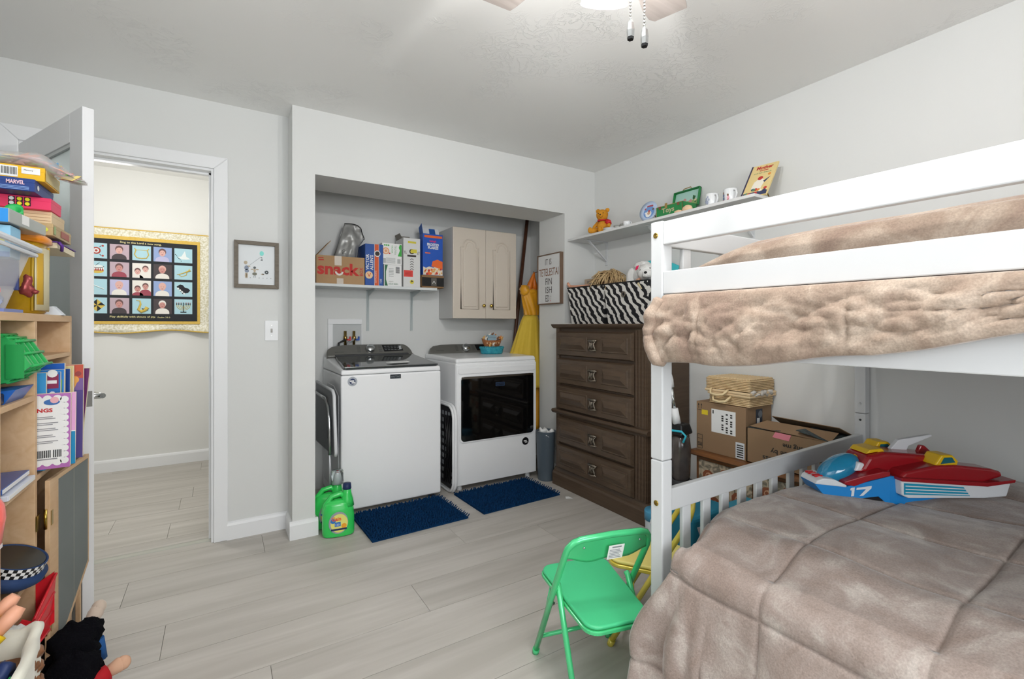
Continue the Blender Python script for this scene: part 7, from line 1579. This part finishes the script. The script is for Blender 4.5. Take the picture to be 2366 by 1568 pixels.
def p_yel(p, fr, h):
    p.rect(fr, -0.10, -0.06, 0.006, 0.038, 0, 0.0008)
    for i in range(11): p.rect(fr, -0.096+0.0032*i, -0.0945+0.0032*i, 0.012, 0.034, 1, 0.0014)
    p.rect(fr, -0.052, -0.010, 0.018, 0.038, 0, 0.0008); p.text(fr, 'Memory', -0.046, 0.026, 0.02, 0.006, 1, 0.0014)
    p.rect(fr, -0.118, -0.105, 0.026, 0.040, 2, 0.0008); p.rect(fr, -0.15, -0.123, 0.022, 0.036, 0, 0.0008)
    return [paper, ink, M('rust', '#b8542a', 0.5)]
gbox('yellow_game_box', 'bright yellow game box with barcode, topmost box under the letter bag', -0.82, -0.470, 2.03, 2.19, 1.651, 1.693, M('game_yellow', '#eab60f', 0.45), p_yel, lambda p, fr, h: (p.rect(fr, 0.008, 0.15, 0.004, 0.038, 0), [M('cream_side', '#d9c98f', 0.5)])[-1])
# bag of foam letters
t = thing('letter_bag', 'clear zip bag full of coloured foam letters on the very top of the toy stack', 'bag', (-0.58, 2.1, 1.70))
def bagf(u, v):
    a = 2*PI*v; L = -0.86+0.475*u; th = (0.026*(1-abs(2*u-1)**5)+0.002)
    zc = 1.718-0.042*sstep(0.74, 1.0, u)**1.0 + 0.004*math.sin(u*9)
    yw = 0.085*(1-sstep(0.80, 1.0, u)*0.75)
    n_ = 0.010*noise.noise(Vector((u*8, math.cos(a)*2, math.sin(a)*2)))
    z = zc+th*math.sin(a)+n_
    if u < 0.80: z = max(z, 1.6955)
    return Vector((L, 2.10+yw*math.cos(a), z))
MB().grid(bagf, 40, 20).build('plastic_film', M('clear_film', '#e9e6e4', 0.12, alpha=0.42, spec=0.8), t, recalc=False)
q = MB(); random.seed(31)
for i in range(260):
    u = random.uniform(0.03, 0.95); a = 2*PI*random.random(); c = bagf(u, 0.25); d = bagf(u, 0.75); k = random.uniform(0.15, 0.8); r = random.random()
    yy = 2.10 + math.cos(a)*0.072*r*(1-sstep(0.80, 1.0, u)*0.75)
    hgt = (c.z-d.z)*0.5*math.sqrt(max(0.02, 1-r*r)); zz = (c.z+d.z)/2 + hgt*random.uniform(-.62, .62)
    s_ = random.uniform(0.008, 0.016); fr = Fr((c.x, yy, zz), (random.uniform(-1, 1), random.uniform(-1, 1), random.uniform(-.25, .25)), (random.uniform(-1, 1), random.uniform(-1, 1), random.uniform(-.25, .25)))
    q.prism(fr, [(-s_, -s_), (s_, -s_), (s_, -s_*0.3), (0, 0), (s_, s_), (-s_, s_)], -0.002, 0.002, random.randrange(7))
q.build('foam_letters', [M('foam_orange', '#e8834a', 0.7), M('foam_blue', '#6fa3c9', 0.7), M('foam_green', '#7fbf5a', 0.7), M('foam_yellow', '#e6cf7c', 0.7), M('foam_red', '#b35056', 0.7), M('foam_pink', '#e0b0b6', 0.7), M('foam_coral', '#f2a07a', 0.7)], t, kind='stuff')
# left column on the tub
def p_lb(p, fr, h):
    p.text(fr, 'B', -0.095, 0.045, 0.012, 0.014, 0, 0.0008); p.text(fr, 'BINGO', -0.075, 0.030, 0.05, 0.016, 1, 0.0008); p.disc(fr, -0.02, 0.04, 0.010, 2, 0.0008); p.rect(fr, -0.18, -0.001, 0.0, 0.014, 3, 0.0008)
    return [navy, M('cream_yel', '#e6dfa0', 0.5), M('yell_pale', '#e9e86a', 0.5), M('mid_blue', '#3f7fc0', 0.5)]
gbox('light_blue_box', 'light blue game box standing in the milky tub, its top above the rim', -0.68, -0.482, 1.79, 1.865, 1.385, 1.470, M('sky_box', '#8fc6e3', 0.45), p_lb, None)
gbox('navy_booklet', 'navy and grey booklet slotted between light blue box and yellow jar', -0.62, -0.488, 1.872, 1.882, 1.30, 1.502, M('booklet_navy', '#23346b', 0.4), None, None, 'booklet')
t = thing('clear_case', 'grey clear plastic case with a white price sticker lying on the light blue box', 'case', (-0.58, 1.85, 1.475))
MB().hexa([(-0.72, 1.76, 1.474), (-0.476, 1.76, 1.474), (-0.455, 1.98, 1.474), (-0.72, 1.98, 1.474), (-0.72, 1.76, 1.512), (-0.476, 1.76, 1.512), (-0.455, 1.98, 1.506), (-0.72, 1.98, 1.506)]).build('case_body', M('clear_grey', '#b5bab6', 0.2, alpha=0.85), t, bevel=0.003)
sfr = Fr((-0.4748, 1.77, 1.474), (0.095, 1, 0), (0, 0, 1)); MB().rect(sfr, 0.06, 0.10, 0.008, 0.034, 0).build('price_sticker', paper, t)
q = MB().rect(XF(-0.50, 1.7595, 1.474), -0.20, 0.022, 0.0, 0.036, 0); q.build('blue_front', M('vivid_blue', '#1787d4', 0.4), t)
t = thing('green_bottle_top', 'small green plastic cup lying among the stacked games', 'cup', (-0.51, 1.93, 1.52))
MB().lathe([(0.010, 0), (0.016, 0.012), (0.020, 0.035), (0.014, 0.030), (0, 0.01)], (-0.505, 1.93, 1.5155), 16, 0, Matrix.Rotation(math.radians(55), 3, 'X')).build('cup_body', green, t)
t = thing('snack_packet', 'crumpled dark red foil packet squeezed between milky tub and yellow jar', 'packet', (-0.50, 1.92, 1.30))
MB().ell((-0.482, 1.928, 1.315), (0.014, 0.012, 0.032), bump=0.018, bs=60).ell((-0.468, 1.935, 1.300), (0.012, 0.010, 0.010), bump=0.015, bs=70).build('foil', M('foil_red', '#8f3f3d', 0.3, 0.4), t)
tag(MB().hexa([(-0.505, 2.16, Z1), (-0.455, 2.16, Z1), (-0.455, 2.20, Z1), (-0.505, 2.20, Z1), (-0.505, 2.16, Z1+0.025), (-0.48, 2.16, Z1+0.030), (-0.48, 2.20, Z1+0.03), (-0.505, 2.20, Z1+0.03)]).build('paper_cone', M('paper_blueish', '#dfe6ee', 0.6)), 'small white folded paper at the foot of the yellow jar', 'paper')

# ================================================================== CEILING FAN
t = thing('ceiling_fan', 'ceiling fan with whitewashed blades, light kit and two pull chains', 'ceiling fan', (FANX, FANY, ZC))
nk = M('brushed_nickel', '#c3c3c1', 0.22, 1.0)
MB().lathe([(0.02, -0.055), (0.06, -0.045), (0.075, -0.01), (0.075, 0)], (FANX, FANY, ZC), 28).build('canopy', nk, t)
MB().tube([(FANX, FANY, ZC-0.05), (FANX, FANY, ZC-0.10)], 0.013, 12).build('downrod', nk, t)
MB().lathe([(0.0, -0.215), (0.05, -0.215), (0.095, -0.19), (0.11, -0.15), (0.10, -0.11), (0.04, -0.095), (0.013, -0.09)], (FANX, FANY, ZC), 32).build('motor_housing', nk, t)
blm = M('whitewashed_blade', '#b5aca7', 0.6, spec=0.2, var=(4, '#a39a94', 0.2), stretch=(1, 10, 10))
for k in range(5):
    a = math.radians(28.5+72*k); R3 = Vector((math.cos(a), math.sin(a), 0)); S3 = Vector((-math.sin(a), math.cos(a), 0.12)).normalized()
    fr = Fr((FANX, FANY, 2.255), R3, S3)
    br = MB().prism(fr, [(0.08, -0.018), (0.16, -0.03), (0.20, -0.03), (0.20, 0.03), (0.16, 0.03), (0.08, 0.018)], -0.010, -0.004).build('blade_iron', nk, t)
    MB().prism(fr, [(0.155, -0.052), (0.30, -0.062), (0.46, -0.070), (0.490, -0.068), (0.53, 0.045), (0.515, 0.062), (0.46, 0.070), (0.30, 0.062), (0.155, 0.052)], -0.004, 0.003).build('blade', blm, t, bevel=0.001)
MB().lathe([(0.0, -0.275), (0.035, -0.272), (0.055, -0.25), (0.06, -0.225), (0.05, -0.215)], (FANX, FANY, ZC), 24).build('light_kit', nk, t)
shade = M('clear_glass_shade', '#f4f7f7', 0.05, alpha=0.12, spec=0.8)
for k in range(3):
    a = math.radians(64.5+120*k); d = Vector((math.cos(a), math.sin(a), 0)); c = Vector((FANX, FANY, 2.235))
    R = Matrix((Vector((-math.sin(a), math.cos(a), 0)), d.cross(Vector((0, 0, 1)))*0+Vector((0, 0, 1)).cross(Vector((-math.sin(a), math.cos(a), 0))), Vector((0, 0, 1)))).transposed()
    R = (d*0.45+Vector((0, 0, -1))).normalized().to_track_quat('Z', 'Y').to_matrix()
    arm = MB().tube([c+d*0.04, c+d*0.085+Vector((0, 0, 0.005)), c+d*0.10+Vector((0, 0, -0.02))], 0.008, 8).build('lamp_arm', nk, t)
    o = c+d*0.10+Vector((0, 0, -0.02))
    MB().lathe([(0.018, 0), (0.024, 0.01), (0.026, 0.03)], o, 16, 0, R).build('socket', nk, t)
    MB().lathe([(0.027, 0.015), (0.040, 0.05), (0.052, 0.10), (0.066, 0.135)], o, 24, 0, R).build('glass_shade', shade, t)
    MB().ell(o+R@Vector((0, 0, 0.052)), (0.020, 0.020, 0.026)).build('bulb', M('bulb_glow', '#ffffff', 0.3, emit=('#fff3df', 8.0)), t)
for (px, py, zb, lab) in ((0.836, 0.812, 1.885, 'left'), (0.864, 0.794, 1.868, 'right')):
    ch = MB(); z = 2.16; n = 0
    while z > zb+0.046: ch.ell((px, py, z), (0.0030, 0.0030, 0.0030), n=6, m=4); z -= 0.0080
    ch.tube([(px, py, 2.165), (px, py, zb+0.045)], 0.0006, 4)
    c_ = ch.build('pull_chain', nk, t)
    MB().lathe([(0.003, 0.048), (0.0075, 0.040), (0.0095, 0.022), (0.0085, 0.006), (0.006, 0.006)], (px, py, zb), 6, sm=False).build('pull_pendant', chrome, c_)
    MB().lathe([(0.0075, 0.0), (0.0085, 0.006), (0, 0.006)], (px, py, zb), 6, sm=False).build('pendant_tip', black, c_)
